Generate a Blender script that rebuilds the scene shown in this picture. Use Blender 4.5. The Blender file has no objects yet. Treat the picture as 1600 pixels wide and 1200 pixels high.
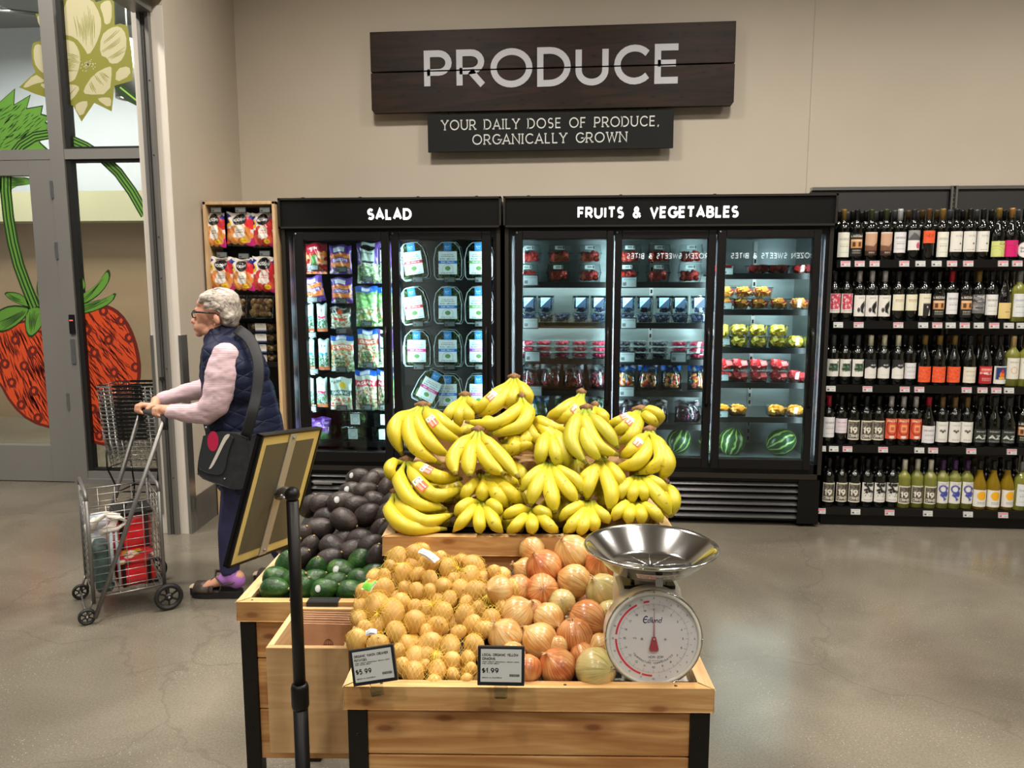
import bpy, bmesh, math, random
import numpy as np
from mathutils import Vector, Matrix, Euler, noise
from mathutils.geometry import tessellate_polygon
R = math.radians
rnd = random.Random(7)
scn = bpy.context.scene
COL = scn.collection

# ------------------------------------------------------------------ camera
CAM_H = 1.5; FPX = 1202.0; YAW = R(4.6); PIT = R(7.6)
cam = bpy.data.objects.new('camera', bpy.data.cameras.new('camera')); COL.objects.link(cam)
cam.data.sensor_width = 36.0; cam.data.lens = 36.0*FPX/1600.0
cam.data.clip_start = 0.05; cam.data.clip_end = 60
cam.location = (0, 0, CAM_H); cam.rotation_euler = (R(90)-PIT, 0, YAW)
scn.camera = cam

# ------------------------------------------------------------------ light and exposure
scn.view_settings.view_transform = 'Standard'; scn.view_settings.look = 'None'
scn.view_settings.gamma = 1.0; scn.view_settings.use_curve_mapping = False
scn.view_settings.exposure = 0.0
world = bpy.data.worlds.new('world'); scn.world = world; world.use_nodes = True
world.node_tree.nodes['Background'].inputs[0].default_value = (0.9, 0.95, 1.0, 1)
world.node_tree.nodes['Background'].inputs[1].default_value = 0.15
CEIL = 4.5
def area(name, loc, sx, sy, power, col, rot=(0, 0, 0), shape='RECTANGLE', spread=180):
    l = bpy.data.lights.new(name, 'AREA'); l.shape = shape; l.size = sx; l.size_y = sy
    l.energy = power; l.color = col; l.spread = R(spread)
    o = bpy.data.objects.new(name, l); COL.objects.link(o); o.location = loc; o.rotation_euler = rot
    return o
WARM = (1.0, 0.925, 0.835)
for ly, pw in ((-2.6, 30), (-0.4, 32), (1.6, 42), (3.3, 66)):
    for lx in (-3.4, -1.1, 1.1, 3.3):
        area('ceiling_lamp_light', (lx, ly, CEIL-0.30), 0.34, 0.34, pw, WARM, shape='DISK', spread=150)
for lx in (-3.9, -3.0):
    area('vestibule_lamp_light', (lx, 4.6, 4.2), 0.3, 0.3, 18, WARM, shape='DISK')
for lx in (-5.6, -3.6):
    area('concourse_lamp_light', (lx, 6.6, 3.95), 0.9, 0.9, 120, (1, .97, .92))

# ------------------------------------------------------------------ pixel -> place (the inverse of the camera, used to measure)
_f = Vector((-math.sin(YAW)*math.cos(PIT), math.cos(YAW)*math.cos(PIT), -math.sin(PIT)))
_r = Vector((math.cos(YAW), math.sin(YAW), 0)); _u = _r.cross(_f); _C = Vector((0, 0, CAM_H))
def ray(px, py): return _f + _r*((px-800)/FPX) + _u*((600-py)/FPX)
def onY(px, py, y): d = ray(px, py); return _C + d*(y/d.y)
def onZ(px, py, z): d = ray(px, py); return _C + d*((z-CAM_H)/d.z)
def onP(px, py, p0, n): d = ray(px, py); return _C + d*((Vector(p0)-_C).dot(n)/d.dot(n))
def atD(px, py, depth): return _C + ray(px, py)*depth

# ------------------------------------------------------------------ materials
def lin(c):
    return tuple((x/12.92 if x <= .04045 else ((x+.055)/1.055)**2.4) for x in [v/255. for v in c[:3]])
def rgba(c): return (*lin(c), 1)
MATS = {}
def mat(name, c=(200, 200, 200), rough=.5, metal=0., emit=0., spec=.5, coat=0., ecol=None, alpha=1.):
    if name in MATS: return MATS[name]
    m = bpy.data.materials.new(name); m.use_nodes = True
    b = m.node_tree.nodes['Principled BSDF']
    b.inputs['Base Color'].default_value = rgba(c); b.inputs['Roughness'].default_value = rough
    b.inputs['Metallic'].default_value = metal; b.inputs['Specular IOR Level'].default_value = spec
    if coat: b.inputs['Coat Weight'].default_value = coat; b.inputs['Coat Roughness'].default_value = .08
    if emit: b.inputs['Emission Color'].default_value = rgba(ecol or c); b.inputs['Emission Strength'].default_value = emit
    if alpha < 1: b.inputs['Alpha'].default_value = alpha
    MATS[name] = m; return m
class NT:
    def __init__(s, m): s.t = m.node_tree; s.b = s.t.nodes['Principled BSDF']
    def n(s, typ, **k):
        x = s.t.nodes.new(typ)
        for a, v in k.items():
            if a.startswith('_'): x.inputs[a[1:].replace('_', ' ')].default_value = v
            else: setattr(x, a, v)
        return x
    def l(s, a, b): s.t.links.new(a, b)
def ramp(nt, fac, stops):
    r = nt.n('ShaderNodeValToRGB'); cr = r.color_ramp
    while len(cr.elements) < len(stops): cr.elements.new(.5)
    for e, (p, c) in zip(cr.elements, stops): e.position = p; e.color = rgba(c)
    nt.l(fac, r.inputs[0]); return r.outputs[0]
def noisy(name, stops, scale=10., rough=.5, detail=6., bump=0., bscale=None, coat=0., spec=.5, metal=0., stretch=(1, 1, 1), coords='Object', distort=0., randcol=0.):
    if name in MATS: return MATS[name]
    m = mat(name, stops[0][1], rough, metal, spec=spec, coat=coat); nt = NT(m)
    tc = nt.n('ShaderNodeTexCoord'); mp = nt.n('ShaderNodeMapping'); mp.inputs['Scale'].default_value = stretch
    nt.l(tc.outputs[coords], mp.inputs[0])
    vec = mp.outputs[0]
    if randcol:
        oi = nt.n('ShaderNodeObjectInfo'); va = nt.n('ShaderNodeVectorMath', operation='ADD')
        sc = nt.n('ShaderNodeMath', operation='MULTIPLY'); sc.inputs[1].default_value = 37.
        nt.l(oi.outputs['Random'], sc.inputs[0]); nt.l(vec, va.inputs[0]); nt.l(sc.outputs[0], va.inputs[1]); vec = va.outputs[0]
    nz = nt.n('ShaderNodeTexNoise'); nz.inputs['Scale'].default_value = scale; nz.inputs['Detail'].default_value = detail; nz.inputs['Distortion'].default_value = distort
    nt.l(vec, nz.inputs['Vector'])
    c = ramp(nt, nz.outputs[0], stops)
    if randcol:
        hs = nt.n('ShaderNodeHueSaturation'); mr = nt.n('ShaderNodeMapRange'); mr.inputs[3].default_value = 1-randcol; mr.inputs[4].default_value = 1+randcol
        nt.l(oi.outputs['Random'], mr.inputs[0]); nt.l(mr.outputs[0], hs.inputs['Value']); nt.l(c, hs.inputs['Color']); c = hs.outputs[0]
    nt.l(c, nt.b.inputs['Base Color'])
    if bump:
        n2 = nt.n('ShaderNodeTexNoise'); n2.inputs['Scale'].default_value = bscale or scale*3; n2.inputs['Detail'].default_value = 4; nt.l(vec, n2.inputs['Vector'])
        bp = nt.n('ShaderNodeBump'); bp.inputs['Strength'].default_value = bump; bp.inputs['Distance'].default_value = .002
        nt.l(n2.outputs[0], bp.inputs['Height']); nt.l(bp.outputs[0], nt.b.inputs['Normal'])
    return m
def wood(name, c1, c2, axis=0, scale=1., rough=.45, knots=True, dark=(120, 75, 45)):
    if name in MATS: return MATS[name]
    m = mat(name, c1, rough, spec=.25); nt = NT(m)
    tc = nt.n('ShaderNodeTexCoord'); mp = nt.n('ShaderNodeMapping')
    s = [9., 9., 9.]; s[axis] = .8
    mp.inputs['Scale'].default_value = [v*scale for v in s]
    nt.l(tc.outputs['Object'], mp.inputs[0])
    n1 = nt.n('ShaderNodeTexNoise'); n1.inputs['Scale'].default_value = 2.2; n1.inputs['Detail'].default_value = 3; n1.inputs['Distortion'].default_value = .6
    nt.l(mp.outputs[0], n1.inputs['Vector'])
    ml = nt.n('ShaderNodeMath', operation='MULTIPLY'); ml.inputs[1].default_value = 9.; nt.l(n1.outputs[0], ml.inputs[0])
    fr = nt.n('ShaderNodeMath', operation='PINGPONG'); fr.inputs[1].default_value = 1.; nt.l(ml.outputs[0], fr.inputs[0])
    n2 = nt.n('ShaderNodeTexNoise'); n2.inputs['Scale'].default_value = 14; n2.inputs['Detail'].default_value = 5; nt.l(mp.outputs[0], n2.inputs['Vector'])
    ad = nt.n('ShaderNodeMath', operation='MULTIPLY_ADD'); ad.inputs[1].default_value = .45; nt.l(fr.outputs[0], ad.inputs[0])
    m2 = nt.n('ShaderNodeMath', operation='MULTIPLY'); m2.inputs[1].default_value = .6; nt.l(n2.outputs[0], m2.inputs[0]); nt.l(m2.outputs[0], ad.inputs[2])
    c = ramp(nt, ad.outputs[0], [(.25, c1), (.5, tuple((a+b)/2 for a, b in zip(c1, c2))), (.78, c2)])
    if knots:
        mk = nt.n('ShaderNodeMapping'); s2 = [13., 0., 13.]; s2[axis] = 5.5; s2[1] = 4.2 if axis == 1 else 0.; mk.inputs['Scale'].default_value = s2; mk.inputs['Location'].default_value = (.3, .1, .37)
        nt.l(tc.outputs['Object'], mk.inputs[0])
        vo = nt.n('ShaderNodeTexVoronoi', voronoi_dimensions='2D'); vo.inputs['Scale'].default_value = .85
        sx_ = nt.n('ShaderNodeSeparateXYZ'); cx_ = nt.n('ShaderNodeCombineXYZ'); nt.l(mk.outputs[0], sx_.inputs[0]); nt.l(sx_.outputs[1 if axis == 1 else 0], cx_.inputs[0]); nt.l(sx_.outputs[2], cx_.inputs[1]); nt.l(cx_.outputs[0], vo.inputs['Vector'])
        lt = nt.n('ShaderNodeMapRange'); lt.inputs[1].default_value = .045; lt.inputs[2].default_value = .105; lt.inputs[3].default_value = .75; lt.inputs[4].default_value = 0
        nt.l(vo.outputs['Distance'], lt.inputs[0])
        rg = nt.n('ShaderNodeMapRange', interpolation_type='SMOOTHSTEP'); rg.inputs[1].default_value = .30; rg.inputs[2].default_value = .12; rg.inputs[3].default_value = 0.; rg.inputs[4].default_value = .45; nt.l(vo.outputs['Distance'], rg.inputs[0])
        m0 = nt.n('ShaderNodeMix', data_type='RGBA'); nt.l(rg.outputs[0], m0.inputs[0]); nt.l(c, m0.inputs[6]); m0.inputs[7].default_value = rgba(tuple((p+q)/2 for p, q in zip(c2, dark)))
        mx = nt.n('ShaderNodeMix', data_type='RGBA'); nt.l(lt.outputs[0], mx.inputs[0]); nt.l(m0.outputs[2], mx.inputs[6]); mx.inputs[7].default_value = rgba(dark); c = mx.outputs[2]
    nt.l(c, nt.b.inputs['Base Color'])
    bp = nt.n('ShaderNodeBump'); bp.inputs['Strength'].default_value = .12; bp.inputs['Distance'].default_value = .001
    nt.l(ad.outputs[0], bp.inputs['Height']); nt.l(bp.outputs[0], nt.b.inputs['Normal'])
    return m
def glass(name, tint=(245, 250, 250), refl=1.0, rough=.02, ior=1.45):
    if name in MATS: return MATS[name]
    m = bpy.data.materials.new(name); m.use_nodes = True; t = m.node_tree; t.nodes.clear()
    o = t.nodes.new('ShaderNodeOutputMaterial'); mx = t.nodes.new('ShaderNodeMixShader')
    tr = t.nodes.new('ShaderNodeBsdfTransparent'); gl = t.nodes.new('ShaderNodeBsdfGlossy'); fr = t.nodes.new('ShaderNodeFresnel')
    ml = t.nodes.new('ShaderNodeMath'); ml.operation = 'MULTIPLY'; ml.inputs[1].default_value = refl; ml.use_clamp = True
    fr.inputs[0].default_value = ior
    tr.inputs[0].default_value = rgba(tint); gl.inputs['Roughness'].default_value = rough
    t.links.new(fr.outputs[0], ml.inputs[0]); t.links.new(ml.outputs[0], mx.inputs[0])
    t.links.new(tr.outputs[0], mx.inputs[1]); t.links.new(gl.outputs[0], mx.inputs[2]); t.links.new(mx.outputs[0], o.inputs[0])
    MATS[name] = m; return m
def printed(name='printed', rough=.42, coat=0.):
    if name in MATS: return MATS[name]
    m = mat(name, (255, 255, 255), rough, coat=coat); nt = NT(m)
    a = nt.n('ShaderNodeVertexColor'); a.layer_name = 'col'; nt.l(a.outputs[0], nt.b.inputs['Base Color'])
    return m

# ------------------------------------------------------------------ mesh builder
class MB:
    def __init__(s): s.v = []; s.f = []; s.m = []; s.s = []; s.c = []
    def face(s, idx, m=0, sm=False, col=None): s.f.append(tuple(idx)); s.m.append(m); s.s.append(sm); s.c.append(col)
    def add(s, vs, fs, m=0, sm=False, col=None, M=None):
        b = len(s.v)
        for v in vs: s.v.append(tuple(M @ Vector(v)) if M else tuple(v))
        for f in fs: s.face([i+b for i in f], m, sm, col)
        return s
    def box(s, x0, x1, y0, y1, z0, z1, m=0, M=None, bev=0., col=None):
        if bev > 0:
            bm = bmesh.new(); bmesh.ops.create_cube(bm, size=1)
            for v in bm.verts: v.co = Vector((x0+(v.co.x+.5)*(x1-x0), y0+(v.co.y+.5)*(y1-y0), z0+(v.co.z+.5)*(z1-z0)))
            bmesh.ops.bevel(bm, geom=bm.edges[:], offset=bev, segments=2, affect='EDGES', profile=.7)
            bm.verts.index_update()
            s.add([v.co[:] for v in bm.verts], [[v.index for v in f.verts] for f in bm.faces], m, False, col, M); bm.free(); return s
        V = [(x, y, z) for x in (x0, x1) for y in (y0, y1) for z in (z0, z1)]
        F = [(0, 1, 3, 2), (4, 6, 7, 5), (0, 4, 5, 1), (2, 3, 7, 6), (0, 2, 6, 4), (1, 5, 7, 3)]
        return s.add(V, F, m, False, col, M)
    def lathe(s, prof, n=24, M=None, m=0, sm=True, cap=True, col=None, sx=1., sy=1.):
        V = []; F = []
        for (r, z) in prof:
            for k in range(n):
                a = 2*math.pi*k/n; V.append((r*math.cos(a)*sx, r*math.sin(a)*sy, z))
        for i in range(len(prof)-1):
            for k in range(n):
                a = i*n+k; b = i*n+(k+1) % n; F.append((a, b, b+n, a+n))
        if cap:
            if prof[0][0] > 1e-5: F.append(tuple(range(n-1, -1, -1)))
            if prof[-1][0] > 1e-5: q = (len(prof)-1)*n; F.append(tuple(range(q, q+n)))
        return s.add(V, F, m, sm, col, M)
    def cyl(s, p0, p1, r0, r1=None, n=12, m=0, sm=True, col=None):
        return s.tube([p0, p1], [r0, r0 if r1 is None else r1], n, m, sm, col)
    def tube(s, pts, r, n=8, m=0, sm=True, col=None, closed=False, flat=1., up=None):
        pts = [Vector(p) for p in pts]; k = len(pts)
        rs = r if isinstance(r, (list, tuple)) else [r]*k
        T = []
        for i in range(k):
            if closed: t = pts[(i+1) % k]-pts[i-1]
            else: t = pts[min(i+1, k-1)]-pts[max(i-1, 0)]
            T.append(t.normalized() if t.length > 1e-9 else Vector((0, 0, 1)))
        u = Vector(up) if up is not None else (Vector((0, 0, 1)) if abs(T[0].z) < .9 else Vector((1, 0, 0)))
        V = []
        for i in range(k):
            u = (u-T[i]*u.dot(T[i])).normalized(); w = T[i].cross(u)
            for j in range(n):
                a = 2*math.pi*j/n; V.append(pts[i]+(u*math.cos(a)*flat+w*math.sin(a))*rs[i])
        F = []
        for i in range(k if closed else k-1):
            i2 = (i+1) % k
            for j in range(n): F.append((i*n+j, i*n+(j+1) % n, i2*n+(j+1) % n, i2*n+j))
        if not closed: F.append(tuple(range(n-1, -1, -1))); F.append(tuple(range((k-1)*n, k*n)))
        return s.add([v[:] for v in V], F, m, sm, col)
    def prism(s, poly, f0, f1, m=0, col=None):
        """poly: 2-D points; f0/f1: map (a,b) -> 3-D front / back"""
        n = len(poly); tris = tessellate_polygon([[Vector((a, b, 0)) for a, b in poly]])
        V = [f0(a, b) for a, b in poly]+[f1(a, b) for a, b in poly]
        F = [tuple(t) for t in tris]+[tuple(i+n for i in reversed(t)) for t in tris]
        F += [(i, (i+1) % n, (i+1) % n+n, i+n) for i in range(n)]
        return s.add([tuple(v) for v in V], F, m, False, col)
    def ell(s, c, r, M=None, n=12, k=8, m=0, col=None):
        V = [(0, 0, -1)]; F = []
        for i in range(1, k):
            t = -math.pi/2+math.pi*i/k
            for j in range(n): a = 2*math.pi*j/n; V.append((math.cos(t)*math.cos(a), math.cos(t)*math.sin(a), math.sin(t)))
        V.append((0, 0, 1))
        for j in range(n): F.append((0, 1+(j+1) % n, 1+j)); F.append((len(V)-1, 1+(k-2)*n+j, 1+(k-2)*n+(j+1) % n))
        for i in range(k-2):
            for j in range(n): a = 1+i*n+j; b = 1+i*n+(j+1) % n; F.append((a, b, b+n, a+n))
        if isinstance(r, (int, float)): r = (r, r, r)
        T = Matrix.Translation(c) @ (M.to_4x4() if M else Matrix.Identity(4)) @ Matrix.Diagonal((*r, 1))
        return s.add(V, F, m, True, col, T)
    def mesh(s, name, mats):
        me = bpy.data.meshes.new(name); me.from_pydata(s.v, [], s.f)
        for x in (mats if isinstance(mats, (list, tuple)) else [mats]): me.materials.append(x)
        me.polygons.foreach_set('material_index', s.m); me.polygons.foreach_set('use_smooth', s.s)
        if any(c is not None for c in s.c):
            ca = me.color_attributes.new('col', 'FLOAT_COLOR', 'CORNER'); buf = []
            for f, c in zip(s.f, s.c): buf += [*(c or (1, 1, 1)), 1.]*len(f)
            ca.data.foreach_set('color', buf)
        me.update(); return me
    def obj(s, name, mats, parent=None, label=None, **k):
        o = bpy.data.objects.new(name, s.mesh(name, mats)); COL.objects.link(o)
        if parent is not None: o.parent = parent
        if label: o['label'] = label
        if k: tag(o, **k)
        return o
def tag(o, label=None, cat=None, group=None, kind=None):
    if label: o['label'] = label
    if cat: o['category'] = cat
    if group: o['group'] = group
    if kind: o['kind'] = kind
    return o
def thing(name, label, cat, loc=(0, 0, 0), rz=0., group=None):
    o = bpy.data.objects.new(name, None); COL.objects.link(o); o.location = loc; o.rotation_euler = (0, 0, rz); o.empty_display_size = .05
    return tag(o, label, cat, group)
def kids(o): return [c for c in COL.objects if c.parent is o]
KIDS = {}
def dup(root, loc, rot=(0, 0, 0), label=None, group=None, scale=None):
    if root.name not in KIDS: KIDS[root.name] = [(c, kids(c)) for c in kids(root)]
    r = root.copy(); COL.objects.link(r); r.location = loc; r.rotation_euler = rot
    if scale: r.scale = scale
    if label: r['label'] = label
    if group: r['group'] = group
    for c, gs in KIDS[root.name]:
        d = c.copy(); COL.objects.link(d); d.parent = r
        for g in gs: e = g.copy(); COL.objects.link(e); e.parent = d
    return r
class Stock:
    """first placement uses the original, later ones are copies"""
    def __init__(s, root): s.root = root; s.used = False; KIDS[root.name] = [(c, kids(c)) for c in kids(root)]
    def put(s, loc, rot=(0, 0, 0), label=None, group=None, scale=None):
        if not s.used:
            s.used = True; o = s.root; o.location = loc; o.rotation_euler = rot
            if scale: o.scale = scale
            if label: o['label'] = label
            if group: o['group'] = group
            return o
        return dup(s.root, loc, rot, label, group, scale)
def struct(mb, name, mats, parent=None):
    o = mb.obj(name, mats, parent)
    if parent is None: o['kind'] = 'structure'
    return o
def bevel_mod(o, w=.002, seg=2):
    b = o.modifiers.new('bevel', 'BEVEL'); b.width = w; b.segments = seg; b.limit_method = 'ANGLE'; b.angle_limit = R(40); return o

# ------------------------------------------------------------------ stroke lettering
def A(cx, cy, rx, ry, a0, a1, n=10): return [(cx+rx*math.cos(R(a0+(a1-a0)*i/n)), cy+ry*math.sin(R(a0+(a1-a0)*i/n))) for i in range(n+1)]
G = {
 'A': (.78, [[(.0, 0), (.39, 1), (.78, 0)], [(.14, .3), (.64, .3)]]),
 'B': (.62, [[(0, 0), (0, 1), (.3, 1)]+A(.33, .76, .24, .24, 90, -90)+[(0, .52)], [(.3, .52)]+A(.36, .26, .26, .26, 90, -90)+[(0, 0)]]),
 'C': (.8, [A(.48, .5, .46, .5, 42, 318, 18)]),
 'D': (.74, [[(0, 0), (0, 1), (.26, 1)]+A(.26, .5, .48, .5, 90, -90, 14)+[(0, 0)]]),
 'E': (.54, [[(.54, 1), (0, 1), (0, 0), (.54, 0)], [(0, .52), (.48, .52)]]),
 'F': (.52, [[(.52, 1), (0, 1), (0, 0)], [(0, .5), (.46, .5)]]),
 'G': (.84, [A(.48, .5, .46, .5, 42, 350, 20)+[(.93, .46), (.55, .46)]]),
 'H': (.7, [[(0, 0), (0, 1)], [(.7, 0), (.7, 1)], [(0, .5), (.7, .5)]]),
 'I': (.08, [[(.04, 0), (.04, 1)]]),
 'J': (.45, [[(.42, 1), (.42, .25)]+A(.2, .22, .22, .22, 0, -150, 8)]),
 'K': (.62, [[(0, 0), (0, 1)], [(.6, 1), (.06, .45)], [(.2, .58), (.62, 0)]]),
 'L': (.5, [[(0, 1), (0, 0), (.5, 0)]]),
 'M': (.9, [[(0, 0), (.08, 1), (.45, .3), (.82, 1), (.9, 0)]]),
 'N': (.74, [[(0, 0), (0, 1), (.74, 0), (.74, 1)]]),
 'O': (.98, [A(.49, .5, .49, .5, 90, 450, 28)]),
 'P': (.6, [[(0, 0), (0, 1), (.3, 1)]+A(.32, .71, .28, .29, 90, -90)+[(0, .42)]]),
 'Q': (.98, [A(.49, .5, .49, .5, 90, 450, 28), [(.6, .25), (.95, -.05)]]),
 'R': (.64, [[(0, 0), (0, 1), (.3, 1)]+A(.32, .72, .28, .28, 90, -90)+[(0, .44)], [(.3, .44), (.64, 0)]]),
 'S': (.58, [A(.29, .74, .25, .26, 40, 230, 10)+A(.29, .26, .27, .26, 62, -140, 12)]),
 'T': (.66, [[(0, 1), (.66, 1)], [(.33, 1), (.33, 0)]]),
 'U': (.72, [[(0, 1), (0, .36)]+A(.36, .36, .36, .36, 180, 360, 14)+[(.72, 1)]]),
 'V': (.74, [[(0, 1), (.37, 0), (.74, 1)]]),
 'W': (1.1, [[(0, 1), (.27, 0), (.55, .9), (.83, 0), (1.1, 1)]]),
 'X': (.68, [[(0, 0), (.68, 1)], [(0, 1), (.68, 0)]]),
 'Y': (.7, [[(0, 1), (.35, .48), (.7, 1)], [(.35, .48), (.35, 0)]]),
 'Z': (.62, [[(0, 1), (.62, 1), (0, 0), (.62, 0)]]),
 '&': (.76, [[(.76, 0), (.2, .66)]+A(.33, .8, .17, .2, 200, -60, 10)+[(.15, .45)]+A(.3, .24, .26, .24, 130, 290, 10)+[(.7, .45)]]),
 '0': (.6, [A(.3, .5, .3, .5, 90, 450, 20)]), '1': (.25, [[(0, .8), (.22, 1), (.22, 0)]]),
 '2': (.55, [A(.27, .72, .26, .28, 160, -30, 8)+[(0, 0), (.56, 0)]]),
 '3': (.55, [A(.26, .75, .23, .25, 150, -90, 8)+A(.26, .25, .28, .25, 90, -150, 9)]),
 '4': (.6, [[(.45, 0), (.45, 1), (0, .3), (.6, .3)]]),
 '5': (.55, [[(.5, 1), (.1, 1), (.06, .58)]+A(.26, .32, .28, .32, 120, -140, 10)]),
 '6': (.58, [A(.3, .3, .28, .3, 0, 360, 14), [(.03, .36), (.1, .7), (.4, 1)]]),
 '7': (.55, [[(0, 1), (.55, 1), (.15, 0)]]),
 '8': (.58, [A(.29, .75, .22, .25, 0, 360, 12), A(.29, .26, .28, .26, 0, 360, 12)]),
 '9': (.58, [A(.29, .7, .28, .3, 0, 360, 14), [(.56, .64), (.48, .3), (.18, 0)]]),
 '$': (.56, [A(.28, .7, .23, .2, 40, 230, 8)+A(.28, .3, .26, .2, 62, -140, 8), [(.28, 1.08), (.28, -.08)]]),
 '.': (.1, [[(.02, 0), (.1, 0)]]), ',': (.14, [[(.12, .08), (.04, -.14)]]), '-': (.4, [[(0, .45), (.4, .45)]]), "'": (.1, [[(.05, 1), (.05, .8)]]),
 '/': (.5, [[(0, 0), (.5, 1)]]), 'o': (.5, [A(.25, .25, .25, .25, 0, 360, 14)]),
}
SLAB = {'A': [(0, 0), (.78, 0)], 'D': [(0, 1), (0, 0)], 'F': [(0, 0)], 'I': [(.04, 0), (.04, 1)], 'L': [(0, 1)], 'N': [(0, 0), (0, 1), (.74, 1)], 'P': [(0, 0)],
        'R': [(0, 0), (.64, 0)], 'U': [(0, 1), (.72, 1)], 'W': [(0, 1), (1.1, 1), (.55, .95)], 'Y': [(0, 1), (.7, 1), (.35, 0)], 'G': [(.93, .46)]}
def ribbon(pts, t):
    """mitred outline of a polyline as quads: list of 4-point lists"""
    P = [Vector(p) for p in pts]; P = [p for i, p in enumerate(P) if i == 0 or (p-P[i-1]).length > 1e-3]; n = len(P); closed = (P[0]-P[-1]).length < 1e-4 and n > 3
    if closed: P = P[:-1]; n -= 1
    L = []; Rr = []
    for i in range(n):
        a = P[i]-P[i-1] if (i > 0 or closed) else None
        b = P[(i+1) % n]-P[i] if (i < n-1 or closed) else None
        if a is None: a = b
        if b is None: b = a
        na = Vector((-a.y, a.x)).normalized(); nb = Vector((-b.y, b.x)).normalized(); m = na+nb
        m = m.normalized() if m.length > 1e-6 else na
        k = min(1.9, 1/max(.3, m.dot(na))); L.append(P[i]+m*t/2*k); Rr.append(P[i]-m*t/2*k)
    return [[L[i], L[(i+1) % n], Rr[(i+1) % n], Rr[i]] for i in range(n if closed else n-1)]
def text_quads(txt, h, t=.16, gap=.26, slab=False, space=.45):
    """quads per character, baseline at 0, starting at x=0; returns ([(char, quads)], width)"""
    x = 0; out = []
    for ch in txt:
        if ch == ' ': x += (space+gap)*h; continue
        if ch not in G: ch = ch.upper()
        if ch not in G: x += .5*h; continue
        w, st = G[ch]; q = []
        st = list(st)
        if slab:
            for (sx, sy) in SLAB.get(ch, []): st.append([(sx-.13, sy), (sx+.13, sy)])
        for s in st:
            s = [(px*(1-t)+t/2 if False else px, py*(1-t)+t/2) for px, py in s]
            for qd in ribbon(s, t): q.append([((p.x)*h+x, p.y*h) for p in qd])
        out.append((ch, q)); x += (w+gap)*h
    return out, x-gap*h
def put_text(mb, txt, h, mp, t=.16, gap=.26, slab=False, depth=None, align='c', m=0, width=None, space=.45, col=None):
    """mp(a,b,d): 2-D text plane -> 3-D"""
    ch, w = text_quads(txt, h, t, gap, slab, space); s = 1. if width is None else width/w
    off = {'c': -w/2, 'l': 0, 'r': -w}[align]
    for c, q in ch:
        for qd in q:
            f = [mp((a+off)*s, b, 0) for a, b in qd]
            if depth:
                k = [mp((a+off)*s, b, depth) for a, b in qd]
                mb.add(f+k, [(0, 1, 2, 3), (7, 6, 5, 4), (0, 4, 5, 1), (1, 5, 6, 2), (2, 6, 7, 3), (3, 7, 4, 0)], m, False, col)
            else: mb.add(f, [(0, 1, 2, 3)], m, False, col)

# ------------------------------------------------------------------ printed artwork as coloured cells
class Cv:
    def __init__(s, w, h, bg, ss=3):
        s.w = w; s.h = h; s.ss = ss; s.a = np.zeros((h*ss, w*ss, 3)); s.a[:] = lin(bg)
        yy, xx = np.mgrid[0:h*ss, 0:w*ss]; s.x = (xx+.5)/(w*ss); s.y = 1-(yy+.5)/(h*ss)
    def m(s, k, c): s.a[k] = lin(c); return s
    def rect(s, x0, y0, x1, y1, c): return s.m((s.x >= x0) & (s.x <= x1) & (s.y >= y0) & (s.y <= y1), c)
    def ell(s, cx, cy, rx, ry, c): return s.m(((s.x-cx)/rx)**2+((s.y-cy)/ry)**2 <= 1, c)
    def ring(s, cx, cy, rx, ry, t, c): q = np.sqrt(((s.x-cx)/rx)**2+((s.y-cy)/ry)**2); return s.m((q <= 1) & (q >= 1-t), c)
    def poly(s, pts, c):
        k = np.zeros(s.x.shape, bool); n = len(pts)
        for i in range(n):
            x1, y1 = pts[i]; x2, y2 = pts[(i+1) % n]
            if y1 == y2: continue
            cr = ((y1 > s.y) != (y2 > s.y)) & (s.x < (x2-x1)*(s.y-y1)/(y2-y1)+x1); k ^= cr
        return s.m(k, c)
    def text(s, txt, cx, cy, h, w, c, t=.2, gap=.2):
        ch, tw = text_quads(txt, 1, t, gap)
        for _, q in ch:
            for qd in q: s.poly([(cx-w/2+a/tw*w, cy-h/2+b*h) for a, b in qd], c)
        return s
    def lines(s, x0, x1, ys, c, t=.012, seed=0):
        r = random.Random(seed)
        for y in ys:
            x = x0
            while x < x1:
                d = r.uniform(.05, .14); s.rect(x, y-t, min(x+d, x1), y+t, c); x += d+.03
        return s
    def spots(s, n, x0, y0, x1, y1, rx, ry, cols, seed=1):
        r = random.Random(seed)
        for i in range(n): s.ell(r.uniform(x0, x1), r.uniform(y0, y1), rx*r.uniform(.6, 1.2), ry*r.uniform(.6, 1.2), r.choice(cols))
        return s
    def cells(s): k = s.ss; return s.a.reshape(s.h, k, s.w, k, 3).mean(axis=(1, 3))
def patch(mb, cv, fn, m=0, sm=True):
    """map a canvas on a surface fn(u,v), v up"""
    c = cv.cells(); W = cv.w; H = cv.h; b = len(mb.v)
    for j in range(H+1):
        for i in range(W+1): mb.v.append(tuple(fn(i/W, 1-j/H)))
    for j in range(H):
        for i in range(W):
            a = b+j*(W+1)+i; mb.face((a, a+W+1, a+W+2, a+1), m, sm, tuple(c[j, i]))
    return mb
ROWN = ['top', 'second', 'third', 'fourth', 'bottom']
ORD = ['first', 'second', 'third', 'fourth', 'fifth', 'sixth', 'seventh', 'eighth', 'ninth', 'tenth']

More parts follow.
